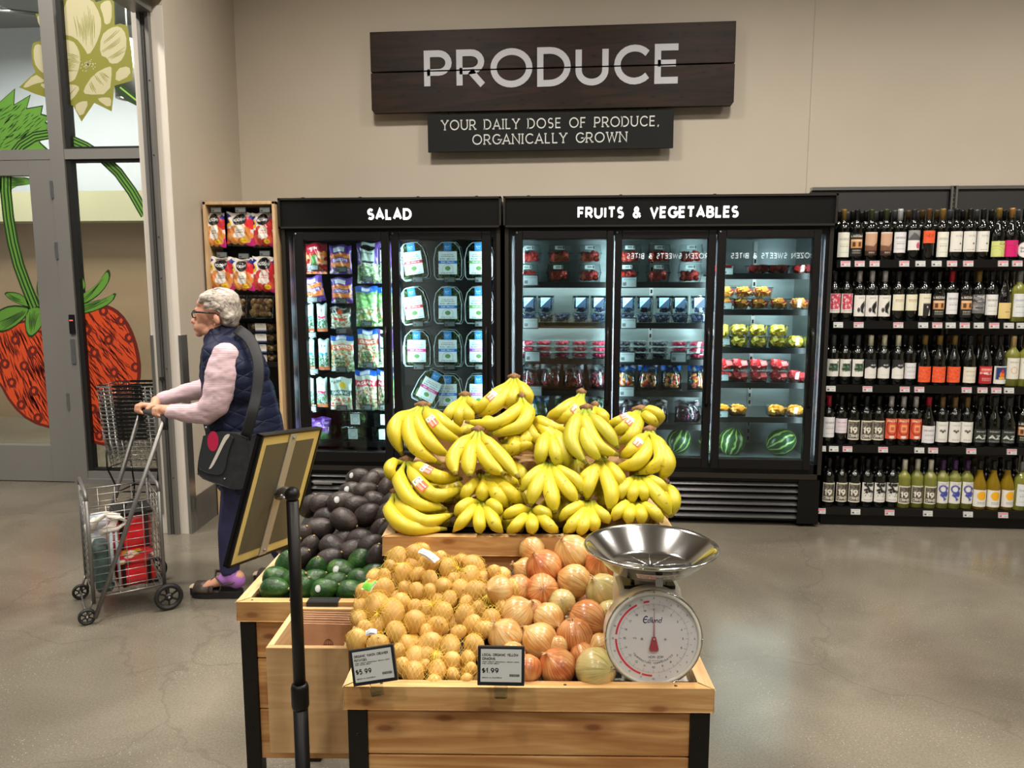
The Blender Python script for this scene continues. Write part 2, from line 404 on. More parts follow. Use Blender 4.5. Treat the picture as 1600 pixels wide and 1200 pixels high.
# ================================================================== THE SETTING
def floor_mat():
    m = mat('polished_concrete', (128, 122, 112), .24); nt = NT(m)
    tc = nt.n('ShaderNodeTexCoord')
    def nz(s, d=5, dist=0.):
        x = nt.n('ShaderNodeTexNoise'); x.inputs['Scale'].default_value = s; x.inputs['Detail'].default_value = d; x.inputs['Distortion'].default_value = dist
        nt.l(tc.outputs['Object'], x.inputs['Vector']); return x.outputs[0]
    base = ramp(nt, nz(1.3, 9, .5), [(.3, (98, 92, 81)), (.5, (116, 110, 98)), (.7, (134, 128, 115))])
    fine = ramp(nt, nz(140, 4), [(.3, (222, 220, 216)), (.7, (255, 254, 252))])
    mx = nt.n('ShaderNodeMix', data_type='RGBA', blend_type='MULTIPLY'); mx.inputs[0].default_value = 1.; nt.l(base, mx.inputs[6]); nt.l(fine, mx.inputs[7])
    vo = nt.n('ShaderNodeTexVoronoi'); vo.inputs['Scale'].default_value = 75; nt.l(tc.outputs['Object'], vo.inputs['Vector'])
    lt = nt.n('ShaderNodeMapRange'); lt.inputs[1].default_value = .08; lt.inputs[2].default_value = .16; lt.inputs[3].default_value = .55; lt.inputs[4].default_value = 0.; nt.l(vo.outputs['Distance'], lt.inputs[0])
    gt = nt.n('ShaderNodeMath', operation='MULTIPLY'); nt.l(lt.outputs[0], gt.inputs[0])
    sp = nt.n('ShaderNodeMapRange'); sp.inputs[1].default_value = .46; sp.inputs[2].default_value = .60; nt.l(nz(3.), sp.inputs[0]); nt.l(sp.outputs[0], gt.inputs[1])
    m2 = nt.n('ShaderNodeMix', data_type='RGBA'); nt.l(gt.outputs[0], m2.inputs[0]); nt.l(mx.outputs[2], m2.inputs[6]); m2.inputs[7].default_value = rgba((196, 188, 174))
    vc = nt.n('ShaderNodeTexVoronoi', feature='DISTANCE_TO_EDGE'); vc.inputs['Scale'].default_value = .55
    dv = nt.n('ShaderNodeVectorMath', operation='ADD'); dn = nt.n('ShaderNodeTexNoise'); dn.inputs['Scale'].default_value = 2.5; dn.inputs['Detail'].default_value = 6; nt.l(tc.outputs['Object'], dn.inputs['Vector']); dsc = nt.n('ShaderNodeVectorMath', operation='SCALE'); dsc.inputs['Scale'].default_value = .55; nt.l(dn.outputs['Color'], dsc.inputs[0]); nt.l(dsc.outputs[0], dv.inputs[0]); nt.l(tc.outputs['Object'], dv.inputs[1]); nt.l(dv.outputs[0], vc.inputs['Vector'])
    ck = nt.n('ShaderNodeMapRange'); ck.inputs[1].default_value = 0.; ck.inputs[2].default_value = .006; ck.inputs[3].default_value = .24; ck.inputs[4].default_value = 0.; nt.l(vc.outputs['Distance'], ck.inputs[0])
    m3 = nt.n('ShaderNodeMix', data_type='RGBA'); nt.l(ck.outputs[0], m3.inputs[0]); nt.l(m2.outputs[2], m3.inputs[6]); m3.inputs[7].default_value = rgba((70, 64, 56))
    nt.l(m3.outputs[2], nt.b.inputs['Base Color'])
    rr = nt.n('ShaderNodeMapRange'); rr.inputs[3].default_value = .13; rr.inputs[4].default_value = .27; nt.l(nz(2.2, 6), rr.inputs[0]); nt.l(rr.outputs[0], nt.b.inputs['Roughness'])
    return m
WALLP = noisy('warm_wall_paint', [(.3, (190, 180, 163)), (.7, (197, 187, 170))], scale=1.3, rough=.6, bump=.05, bscale=160)
WHITEP = noisy('white_trim_paint', [(.3, (205, 198, 186)), (.7, (214, 207, 195))], scale=3, rough=.5)
ALU = mat('grey_storefront_aluminium', (132, 130, 126), .45, .1)
ALUD = mat('dark_gasket', (22, 22, 22), .6)
STEEL = mat('brushed_steel', (170, 170, 168), .3, .9)
GREYM = mat('grey_metal_track', (128, 126, 122), .38, .6)
BLACK = mat('black_powder_coat', (13, 12, 12), .42, spec=.35)
BLACK2 = mat('black_satin_metal', (22, 21, 20), .35, .2, spec=.4)
PITCH = mat('pitch_black_liner', (7, 7, 7), .7)
FLOOR = floor_mat()
YB = 5.42; XL = -2.32
struct(MB().box(-8, 6.5, -5, 10, -.12, 0), 'floor', FLOOR)
struct(MB().box(-2.5, 6.5, -5, 5.6, CEIL, CEIL+.1), 'ceiling', mat('ceiling_paint', (150, 146, 140), .8))
wb = MB(); wb.box(XL-.04, 1.537, YB, YB+.15, 0, CEIL); wb.box(1.541, 6.5, YB, YB+.15, 0, CEIL); wb.box(1.53, 1.55, YB+.004, YB+.15, 0, CEIL)
struct(wb, 'wall_back', WALLP)
struct(MB().box(6.4, 6.5, -5, 5.6, 0, CEIL), 'wall_right', WALLP)
struct(MB().box(-8, 6.5, -5.1, -5, 0, CEIL), 'wall_front', mat('far_wall_paint', (84, 79, 72), .7))
# left wall: a pier at the back, an opening with a roll-down shutter guide, wall above the opening
Y0 = 4.29
wl = MB(); wl.add([(XL+.05, Y0, 0), (XL-.04, YB, 0), (XL-.16, YB, 0), (XL-.13, Y0+.03, 0), (XL+.05, Y0, CEIL), (XL-.04, YB, CEIL), (XL-.16, YB, CEIL), (XL-.13, Y0+.03, CEIL)],
                  [(0, 1, 5, 4), (1, 2, 6, 5), (2, 3, 7, 6), (3, 0, 4, 7)])
wl.box(XL-.13, XL+.05, -5, Y0, 3.03, CEIL); wl.box(XL-.13, XL+.05, -5, -1.5, 0, 3.03)
struct(wl, 'wall_left', WALLP)
tr = MB(); tr.box(XL-.131, XL-.085, Y0-.004, Y0+.03, 0, 2.98)          # white jamb lining, vestibule side
tr.box(XL-.02, XL+.049, Y0-.006, Y0+.01, 0, 3.0)
struct(tr, 'trim_1', WHITEP)
gd = MB()                                                             # shutter guide rail with its slot, and the head rail
for a, b, d in ((-.085, -.066, .035), (-.064, -.058, .02), (-.046, -.040, .02), (-.038, -.019, .035)): gd.box(XL+a, XL+b, Y0-d, Y0+.02, 0, 2.96)
gd.box(XL-.084, XL-.02, Y0-.012, Y0+.02, 0, 2.96)
gd.box(XL-.11, XL-.0, -1.5, Y0-.02, 2.96, 3.03)
g = struct(gd, 'trim_2', GREYM)
sb = MB()
for z in (.35, .74, 1.0, 1.52, 1.75, 2.2, 2.6): sb.ell((XL-.029, Y0-.037, z), (.004, .003, .004))
sb.box(XL-.072, XL-.052, Y0-.045, Y0-.03, .93, .95)
sb.obj('screw', mat('dark_screw', (60, 58, 55), .4, .7), g)
cg = MB(); cg.box(XL-.134, XL-.118, Y0-.01, Y0+.05, .12, 1.19); cg.box(XL+.038, XL+.055, Y0-.012, Y0+.06, 0, 1.19)
struct(cg, 'trim_3', STEEL)
bb = MB(); bb.add([(XL+.056, Y0+.02, 0), (XL-.026, YB, 0), (XL-.026, YB, .21), (XL+.056, Y0+.02, .21), (XL+.04, Y0+.02, 0), (XL-.05, YB, 0), (XL-.05, YB, .21), (XL+.04, Y0+.02, .21)],
                  [(0, 1, 2, 3), (3, 2, 6, 7), (4, 0, 3, 7)])
struct(bb, 'baseboard_left', mat('grey_vinyl_base', (92, 88, 82), .5))
# ---- glazed storefront beyond the opening
SY = 5.38
sf = MB()
sf.box(-3.725, -3.62, SY-.03, SY+.09, 0, 4.2)                     # main mullion
sf.box(-6.2, -2.42, SY-.025, SY+.09, 2.36, 2.43)                 # transom bar
sf.box(-3.62, -2.42, SY-.025, SY+.09, 0, .09); sf.box(-3.62, -2.42, SY-.04, SY+.1, 0, .035)
sf.box(-6.2, -2.42, SY-.03, SY+.1, 4.1, 4.3)
sf.box(-6.2, -6.05, SY-.03, SY+.1, 0, 4.2)
struct(sf, 'window_1', ALU)
w1 = bpy.data.objects['window_1']
gk = MB()
for x0, x1, z0, z1 in ((-3.62, -2.42, .09, 2.36), (-3.61, -2.42, 2.43, 4.1)):
    gk.box(x0, x0+.035, SY-.012, SY+.05, z0, z1); gk.box(x0, x1, SY-.008, SY+.05, z0, z0+.018); gk.box(x0, x1, SY-.008, SY+.05, z1-.018, z1)
gk.obj('gasket', ALUD, w1)
GLZ = glass('storefront_glass', (235, 240, 238), 1.)
MB().box(-3.62, -2.42, SY+.03, SY+.036, .09, 2.36).obj('pane', GLZ, w1)
MB().box(-3.62, -2.42, SY+.03, SY+.036, 2.43, 4.1).obj('pane', GLZ, w1)
MB().box(-6.05, -3.72, SY+.03, SY+.036, 2.43, 4.1).obj('pane', GLZ, w1)
dr = MB()
dr.box(-3.9, -3.728, SY-.022, SY+.03, .005, 2.36); dr.box(-5.0, -4.85, SY-.022, SY+.03, .005, 2.36)
dr.box(-4.85, -3.9, SY-.022, SY+.03, 2.25, 2.36); dr.box(-4.85, -3.9, SY-.022, SY+.03, .005, .28)
do = struct(dr, 'door_1', ALU); bevel_mod(do, .003)
MB().box(-4.85, -3.9, SY+.0, SY+.006, .28, 2.25).obj('pane', GLZ, do)
hg = MB()
for z in (.62, 1.72, 2.15): hg.box(-3.738, -3.716, SY-.036, SY-.02, z-.06, z+.06)
hg.obj('hinge', STEEL, do)
lk = MB(); lk.box(-3.668, -3.628, SY-.045, SY-.02, 1.12, 1.26, bev=.004); lk.obj('card_reader', mat('reader_black', (15, 15, 15), .35), do)
MB().box(-3.66, -3.635, SY-.048, SY-.044, 1.215, 1.222).obj('status_light', mat('red_led', (255, 60, 40), .4, emit=3), do)
MB().box(-3.672, -3.64, SY-.04, SY-.02, .9, 1.08).obj('latch', STEEL, do)
# ---- the concourse seen through the glass
bz = MB(); bz.box(-7.6, -2.2, 8.0, 8.1, 0, 2.3); struct(bz, 'wall_concourse', noisy('brown_panel', [(.3, (166, 136, 104)), (.7, (180, 150, 116))], scale=.8, rough=.55, stretch=(.3, 1, 3)))
struct(MB().box(-7.6, -2.2, 7.7, 8.05, onY(170, 345, 7.7).z, onY(170, 298, 7.7).z), 'beam_concourse', mat('cream_soffit', (205, 196, 160), .6))
struct(MB().box(-7.6, -2.2, 8.4, 8.5, 2.4, 4.6), 'wall_concourse_upper', mat('pale_panel', (222, 224, 230), .6))
struct(MB().box(-7.6, -2.2, 5.5, 10, 4.25, 4.35), 'ceiling_concourse', mat('grey_ceiling', (128, 126, 122), .8))
struct(MB().box(-7.7, -7.6, 3.5, 10, 0, 4.6), 'wall_concourse_side', mat('pale_panel'))
struct(MB().box(-2.2, -2.1, 5.6, 10, 0, 4.6), 'wall_concourse_right', mat('pale_panel'))
pp = MB(); pp.tube([(-3.9, 7.2, 3.55), (-2.2, 7.2, 3.55)], .035); pp.tube([(-3.62, 7.2, 3.55), (-3.62, 7.2, 4.249)], .012); pp.box(-3.62, -3.4, 7.15, 7.3, 3.33, 3.42); pp.tube([(-3.5, 7.2, 3.4), (-3.5, 7.2, 3.55)], .012)
pp.tube([(-6.5, 6.9, 4.1), (-4.3, 7.1, 3.85)], .02)
pp.obj('overhead_pipe', GREYM, label='grey sprinkler pipe and bracket hanging in the concourse beyond the glass', cat='pipe')
lp = MB(); lp.cyl((-4.05, 7.0, 3.6), (-4.05, 7.0, 4.25), .008); lp.lathe([(.0, .5), (.13, .5), (.13, 0), (.1, 0), (.1, .05), (0, .05)], 20, Matrix.Translation((-4.05, 7.0, 3.15)))
pl_ = lp.obj('pendant_lamp', GREYM, label='grey cylinder pendant lamp glowing beyond the upper right pane', cat='lamp')
MB().lathe([(0, .012), (.09, .012), (.09, .02), (0, .02)], 16, Matrix.Translation((-4.05, 7.0, 3.15))).obj('lamp_disc', mat('lamp_glow', (255, 244, 225), .5, emit=6), pl_)
MB().box(-3.55, -3.3, 8.39, 8.4, 2.72, 4.2).obj('column_cladding', mat('grey_clad', (120, 122, 124), .5), label='grey vertical strip on the pale concourse wall', cat='panel')

# ---- window decals: leaf, flower, stem and strawberry stuck to the panes
GRN = mat('decal_leaf_green', (104, 160, 62), .5); DGRN = mat('decal_dark_green', (36, 62, 26), .5); LGRN = mat('decal_light_green', (150, 196, 84), .5)
ORG = mat('decal_orange_red', (226, 82, 36), .5); DRED = mat('decal_dark_red', (112, 34, 24), .5); OLV = mat('decal_olive', (132, 132, 48), .6); CRM = mat('decal_cream', (190, 184, 146), .6)
DMATS = [GRN, DGRN, LGRN, ORG, DRED, OLV, CRM]
def pin(p, poly):
    x, y = p; k = False; n = len(poly)
    for i in range(n):
        x1, y1 = poly[i]; x2, y2 = poly[(i+1) % n]
        if (y1 > y) != (y2 > y) and x < (x2-x1)*(y-y1)/(y2-y1)+x1: k = not k
    return k
def smooth_poly(p, it=1):
    for _ in range(it):
        q = []
        for i in range(len(p)):
            a = Vector(p[i]); b = Vector(p[(i+1) % len(p)]); q += [tuple(a*.75+b*.25), tuple(a*.25+b*.75)]
        p = q
    return p
def clip(poly, x0, x1, z0, z1):
    for ax, v, s in ((0, x0, 1), (0, x1, -1), (1, z0, 1), (1, z1, -1)):
        out = []
        for i in range(len(poly)):
            a = poly[i]; b = poly[(i+1) % len(poly)]; ia = (a[ax]-v)*s >= 0; ib = (b[ax]-v)*s >= 0
            if ia: out.append(a)
            if ia != ib: t = (v-a[ax])/(b[ax]-a[ax]); out.append((a[0]+(b[0]-a[0])*t, a[1]+(b[1]-a[1])*t))
        poly = out
        if len(poly) < 3: return []
    return poly
ART = []                                                              # (polygon in wall plane, material index, layer)
def art(px, m, layer, sm=1):
    p = smooth_poly(px, sm) if sm else px
    ART.append(([(v.x, v.z) for v in (onY(a, b, SY+.02) for a, b in p)], m, layer))
def stroke(p, w, m, layer, taper=True):
    n = len(p); L = []; Q = []
    for i in range(n):
        a = Vector(p[max(i-1, 0)]); b = Vector(p[min(i+1, n-1)]); t = (b-a).normalized(); nn = Vector((-t.y, t.x)); k = w*(math.sin(math.pi*(i+.3)/(n-.4)) if taper else 1.)
        L.append(tuple(Vector(p[i])+nn*k)); Q.append(tuple(Vector(p[i])-nn*k))
    art(L+Q[::-1], m, layer, 0)
berry = [(-60, 545), (-45, 515), (-10, 505), (0, 510), (40, 500), (75, 495), (125, 478), (152, 473), (172, 478), (188, 488), (205, 512), (216, 545), (221, 580), (215, 612), (204, 640), (190, 668), (177, 688), (166, 698), (148, 694), (137, 689), (90, 671), (50, 660), (20, 632), (0, 595), (-30, 570)]
art(berry, 4, 0)
cx, cy = 90, 575
inner = [(cx+(x-cx)*.955, cy+(y-cy)*.955) for x, y in berry]
art(inner, 3, 1)
rr_ = random.Random(3)
seeds = []
for _ in range(420):
    x = rr_.uniform(-40, 220); y = rr_.uniform(480, 695)
    if pin((x, y), inner) and all((x-a)**2+(y-b)**2 > 24**2 for a, b in seeds): seeds.append((x, y))
for (x, y) in seeds:
    art([(x-8, y-3), (x-2, y-8), (x+6, y-6), (x+8, y+2), (x+3, y+9), (x-6, y+6)], 4, 3)
    art([(x-3, y-1), (x, y-4), (x+3, y-1), (x+1, y+4), (x-2, y+3)], 3, 4, 0)
for _ in range(900):
    x = rr_.uniform(-40, 218); y = rr_.uniform(485, 690); ln = rr_.uniform(12, 34)
    an = R(62 - (x-90)*.12 + rr_.uniform(-7, 7)); dx = math.cos(an)*ln/2; dy = math.sin(an)*ln/2
    p = [(x-dx, y-dy), (x-dx*.3, y-dy*.3+1), (x+dx*.3, y+dy*.3-1), (x+dx, y+dy)]
    if all(pin(q, inner) for q in (p[0], p[3])): stroke(p, rr_.uniform(.6, 1.4), 4, 2)
def leaf(px, m=0, out=1, lay=5, strokes=6, vein=None, olay=None):
    cxx = sum(a for a, b in px)/len(px); cyy = sum(b for a, b in px)/len(px)
    art(px, out, lay); art([(cxx+(a-cxx)*.9, cyy+(b-cyy)*.86) for a, b in px], m, lay+1)
    if vein:
        (x0, y0), (x1, y1) = vein; t = Vector((x1-x0, y1-y0)); nn = Vector((-t.y, t.x)).normalized()
        for k in range(strokes):
            o = (k-(strokes-1)/2)*2.6; a = Vector((x0, y0))+t*rr_.uniform(.05, .2)+nn*o; b = Vector((x0, y0))+t*rr_.uniform(.6, .88)+nn*o*.5
            if pin(a, px) and pin(b, px): stroke([tuple(a), tuple((a+b)/2+nn*.8), tuple(b)], .7, out, lay+2)
leaf([(8, 456), (30, 456), (46, 466), (54, 482), (35, 476), (18, 468)], vein=((12, 458), (50, 476)))
leaf([(-14, 505), (0, 485), (20, 476), (48, 478), (54, 484), (34, 506), (12, 519), (-4, 519)], vein=((0, 512), (50, 482)))
leaf([(43, 482), (60, 476), (73, 482), (74, 500), (64, 518), (50, 530), (42, 515)], vein=((58, 482), (52, 524)))
leaf([(60, 440), (68, 434), (76, 448), (74, 474), (62, 474)], vein=((68, 438), (68, 472)))
leaf([(112, 470), (128, 460), (150, 446), (163, 426), (170, 419), (173, 434), (160, 456), (140, 472), (118, 482)], vein=((120, 472), (166, 428)))
leaf([(112, 480), (140, 472), (164, 466), (183, 455), (176, 472), (150, 486), (120, 493)], vein=((118, 484), (176, 462)))
leaf([(116, 432), (122, 428), (132, 438), (134, 452), (118, 458)], vein=((120, 434), (126, 452)))
def band(p, w, lay=6):
    stroke(p, w, 1, lay, False); stroke(p, w*.72, 0, lay+1, False)
    for o in (-.35, .3):
        q = []
        for i in range(len(p)):
            a = Vector(p[max(i-1, 0)]); b = Vector(p[min(i+1, len(p)-1)]); t = (b-a).normalized(); q.append(tuple(Vector(p[i])+Vector((-t.y, t.x))*w*o))
        stroke(q, w*.13, 1, lay+2, False)
band([(13, 276), (13, 300), (17, 340), (24, 380), (33, 415), (44, 445), (58, 480)], 9)
z8 = lambda L: [(x/3.75, y/3.75) for x, y in L]
band(z8([(80, 900), (120, 850), (200, 800), (290, 785), (400, 815), (500, 860), (600, 925), (690, 1010), (770, 1120), (850, 1260)]), 8)
leaf([(0, 276), (20, 277), (50, 278), (62, 286), (44, 290), (26, 292), (16, 305), (0, 300)], vein=((10, 284), (56, 285)))
art(z8([(665, 500), (720, 490), (800, 560), (800, 620), (740, 590), (680, 540)]), 1, 1, 0); stroke(z8([(700, 510), (800, 590)]), 1.2, 2, 2, False)
leafp = z8([(-120, 700), (0, 590), (85, 515), (80, 610), (177, 552), (155, 632), (250, 615), (240, 665), (292, 680), (265, 712), (292, 730), (270, 760), (230, 830), (285, 880), (150, 900), (-100, 900)])
art(leafp, 1, 2, 0); art([(x*.985-1, y*.985+4.5) for x, y in leafp], 0, 3, 0)
for _ in range(120):
    x = rr_.uniform(-20, 70); y = rr_.uniform(145, 232); an = R(-38+rr_.uniform(-10, 10)); ln = rr_.uniform(5, 20)
    p = [(x, y), (x+math.cos(an)*ln/2, y+math.sin(an)*ln/2), (x+math.cos(an)*ln, y+math.sin(an)*ln)]
    if pin(p[0], leafp) and pin((p[2][0]+3, p[2][1]-3), leafp): stroke(p, .6, 1, 4)
art(z8([(205, 78), (245, 80), (262, 100), (300, 200), (335, 100), (380, -30), (520, -40), (560, 10), (665, -20), (670, 145), (700, 136), (745, 150), (768, 300), (775, 380), (775, 470), (668, 502), (662, 560), (652, 652), (550, 602), (475, 712), (425, 618), (350, 602), (280, 574), (200, 548), (108, 510), (205, 420), (188, 380), (180, 300), (190, 250), (250, 232), (240, 180)]), 5, 5, 0)
pet = [[(400, -30), (530, -15), (588, 90), (592, 170), (560, 260), (515, 328), (490, 280), (440, 218), (355, 195), (352, 100)], [(588, 210), (640, 162), (700, 150), (738, 200), (738, 300), (700, 368), (642, 374), (628, 340), (582, 320)],
       [(338, 235), (420, 232), (458, 285), (470, 350), (455, 420), (430, 478), (360, 482), (342, 400)], [(192, 270), (230, 252), (268, 300), (275, 440), (230, 415), (196, 365)], [(545, 432), (640, 384), (655, 402), (640, 550), (500, 555), (482, 528)],
       [(358, 497), (430, 492), (468, 512), (440, 560), (400, 598), (350, 592), (290, 540), (220, 490), (290, 488)], [(430, 622), (470, 592), (522, 592), (474, 694)], [(562, 580), (600, 568), (652, 572), (644, 636)], [(680, 402), (756, 384), (764, 440), (672, 486)],
       [(580, 30), (612, 2), (652, 2), (652, 128), (612, 148), (602, 90)], [(128, 506), (200, 432), (240, 455), (262, 478), (200, 490), (150, 515)], [(212, 90), (240, 95), (246, 170), (222, 140)]]
fc = Vector((510/3.75, 380/3.75))
for P in pet:
    q = z8(P); art(q, 6, 6); c = Vector((sum(a for a, b in q)/len(q), sum(b for a, b in q)/len(q))); t = (c-fc); L_ = max(12, t.length*1.15); t.normalize(); nn = Vector((-t.y, t.x))
    for k in range(-8, 9):
        a = c+nn*k*2.0-t*L_*.5*rr_.uniform(.3, 1); b = c+nn*k*2.4+t*L_*.5*rr_.uniform(.2, 1)
        if pin(a, q) and pin(b, q): stroke([tuple(a), tuple((a+b)/2+nn*.6), tuple(b)], .65, 5, 7)
for _ in range(46):
    a = rr_.uniform(0, 6.28); d = rr_.uniform(0, 12); x = fc.x+math.cos(a)*d*1.1; y = fc.y+math.sin(a)*d*.9
    art([(x-.9, y-.9), (x+.9, y-.9), (x+.9, y+.9), (x-.9, y+.9)], 6, 8)
for (nm, lb, x0, x1, z0, z1, yy) in (
        ('strawberry_decal', 'left half of a big red strawberry drawing stuck on the glass door', -4.85, -3.9, .28, 2.25, SY-.002),
        ('strawberry_decal', 'right half of the red strawberry drawing on the pane beside the jamb', -3.62, -2.36, .09, 2.36, SY+.028),
        ('leaf_decal', 'big green serrated leaf drawing on the upper pane above the door', -6.05, -3.72, 2.43, 4.1, SY+.028),
        ('flower_decal', 'pale yellow-green flower drawing on the upper pane right of the mullion', -3.62, -2.36, 2.43, 4.1, SY+.028)):
    mb = MB()
    for poly, m, lay in ART:
        q = clip(poly, x0, x1, z0, z1)
        if len(q) < 3: continue
        try: tr_ = tessellate_polygon([[Vector((a, b, 0)) for a, b in q]])
        except Exception: continue
        y = yy-.0005-lay*.0004
        mb.add([(a, y, b) for a, b in q], [tuple(t) for t in tr_], m)
    mb.obj(nm, DMATS, label=lb, cat='window decal')

# ================================================================== WALL SIGNS
def board(x0, x1, z0, z1, tilt=0): return None
SGY = YB-.07
root = thing('produce_sign', 'dark stained plank sign reading PRODUCE in white letters high on the wall', 'sign', (-.18, SGY, 2.9))
def loc(o, r): o.location = (o.location[0]-r.location[0], o.location[1]-r.location[1], o.location[2]-r.location[2])
DW = wood('dark_stained_wood', (26, 17, 12), (50, 32, 21), axis=0, scale=.5, rough=.5, dark=(15, 9, 6))
W_, Hh = 1.205, .262
for nm, z0, z1 in (('plank', .005, .262), ('plank', -.262, -.004)):
    mb = MB()
    if z0 < 0: mb.prism([(-W_, z1), (W_, z1), (W_, z0+.02), (W_-.015, z0), (-W_+.015, z0), (-W_, z0+.02)], lambda a, b: (a, -.02, b), lambda a, b: (a, .02, b))
    else: mb.box(-W_, W_, -.02, .02, z0, z1)
    bevel_mod(mb.obj(nm, DW, root), .003)
mb = MB(); mb.box(-1.05, 1.05, .025, .04, -.2, .2); mb.obj('mounting_batten', mat('grey_batten', (170, 165, 155), .6), root)
LET = mat('white_sign_letter', (196, 198, 204), .5)
def letters_obj(root, txt, h, width, x, z, y, t, gap, m, depth=.006, slab=False, zmask=None):
    ch, w = text_quads(txt, h, t, gap, slab); s = width/w
    for c, q in ch:
        mb = MB()
        for qd in q:
            base = [((a-w/2)*s+x, b+z) for a, b in qd]
            for z0, z1 in ([(.005, 9), (-9, -.004)] if zmask else [(-9, 9)]):
                qq = clip(base, -9, 9, z0, z1); n = len(qq)
                if n < 3: continue
                f = [(a, y-depth, b) for a, b in qq]; k = [(a, y, b) for a, b in qq]
                mb.add(f+k, [tuple(range(n)), tuple(range(2*n-1, n-1, -1))]+[(i, i+n, (i+1) % n+n, (i+1) % n) for i in range(n)], m=0)
        mb.obj('letter', m, root)
letters_obj(root, 'PRODUCE', .25, 1.66, .01, -.118, -.021, .17, .30, LET, .003, zmask=True)
r2 = thing('tagline_sign', 'small black sign under the plank sign about a daily dose of produce', 'sign', (-.18, SGY, 2.498))
MB().box(-.823, .823, -.012, .012, -.122, .122).obj('panel', mat('charcoal_panel', (28, 30, 29), .6, spec=.2), r2)
for txt, zz, wd in (('YOUR DAILY DOSE OF PRODUCE,', .018, 1.45), ('ORGANICALLY GROWN', -.08, 1.03)):
    mb = MB(); put_text(mb, txt, .068, lambda a, b, d, zz=zz: (a, -.0122-d, b+zz), t=.12, gap=.32, slab=True, width=wd, depth=.001); mb.obj('lettering', mat('white_lettering', (222, 224, 220), .5), r2)
for x in (-.32-.36, .32+.33):
    mb = MB(); mb.tube([(x+math.cos(a)*.011, 0, .150+math.sin(a)*.011) for a in [i*math.pi/6 for i in range(12)]], .0025, 6, closed=True); mb.cyl((x, 0, .122), (x, 0, .14), .0025, n=6); mb.cyl((x, 0, .16), (x, 0, .175), .0025, n=6)
    mb.obj('hook', BLACK, r2)
for r_ in (root, r2): r_.rotation_euler = (0, R(-.25), 0)

# ================================================================== FREEZER CASES on the wall behind the viewer (they show as reflections in the glass doors)
fz = thing('freezer_case', 'long black freezer case on the wall behind the viewer, backlit header', 'freezer', (.6, -4.9, 0))
MB().box(-3.6, 3.0, -.08, .55, .0, 1.80).obj('cabinet', mat('freezer_body', (30, 30, 30), .4), fz)
MB().box(-3.6, 3.0, -.08, .60, 1.80, 2.05).obj('header_panel', BLACK, fz)
for k in range(8):
    x = -3.5+k*.81; MB().box(x, x+.74, .55, .56, .25, 1.7).obj('door', mat('freezer_door', (60, 66, 70), .15), fz)
mb = MB()
for cx in (onY(1040, 405, 14.3).x, onY(1175, 405, 14.3).x+.25):
    mb = MB(); put_text(mb, 'FROZEN SWEETS & BITES', .10, lambda a, b, d, cx=cx: (cx-.6-a, .602, 1.89+b), t=.2, gap=.34, width=1.45); mb.obj('lettering', mat('backlit_freezer_letter', (255, 255, 255), .5, emit=9.), fz)

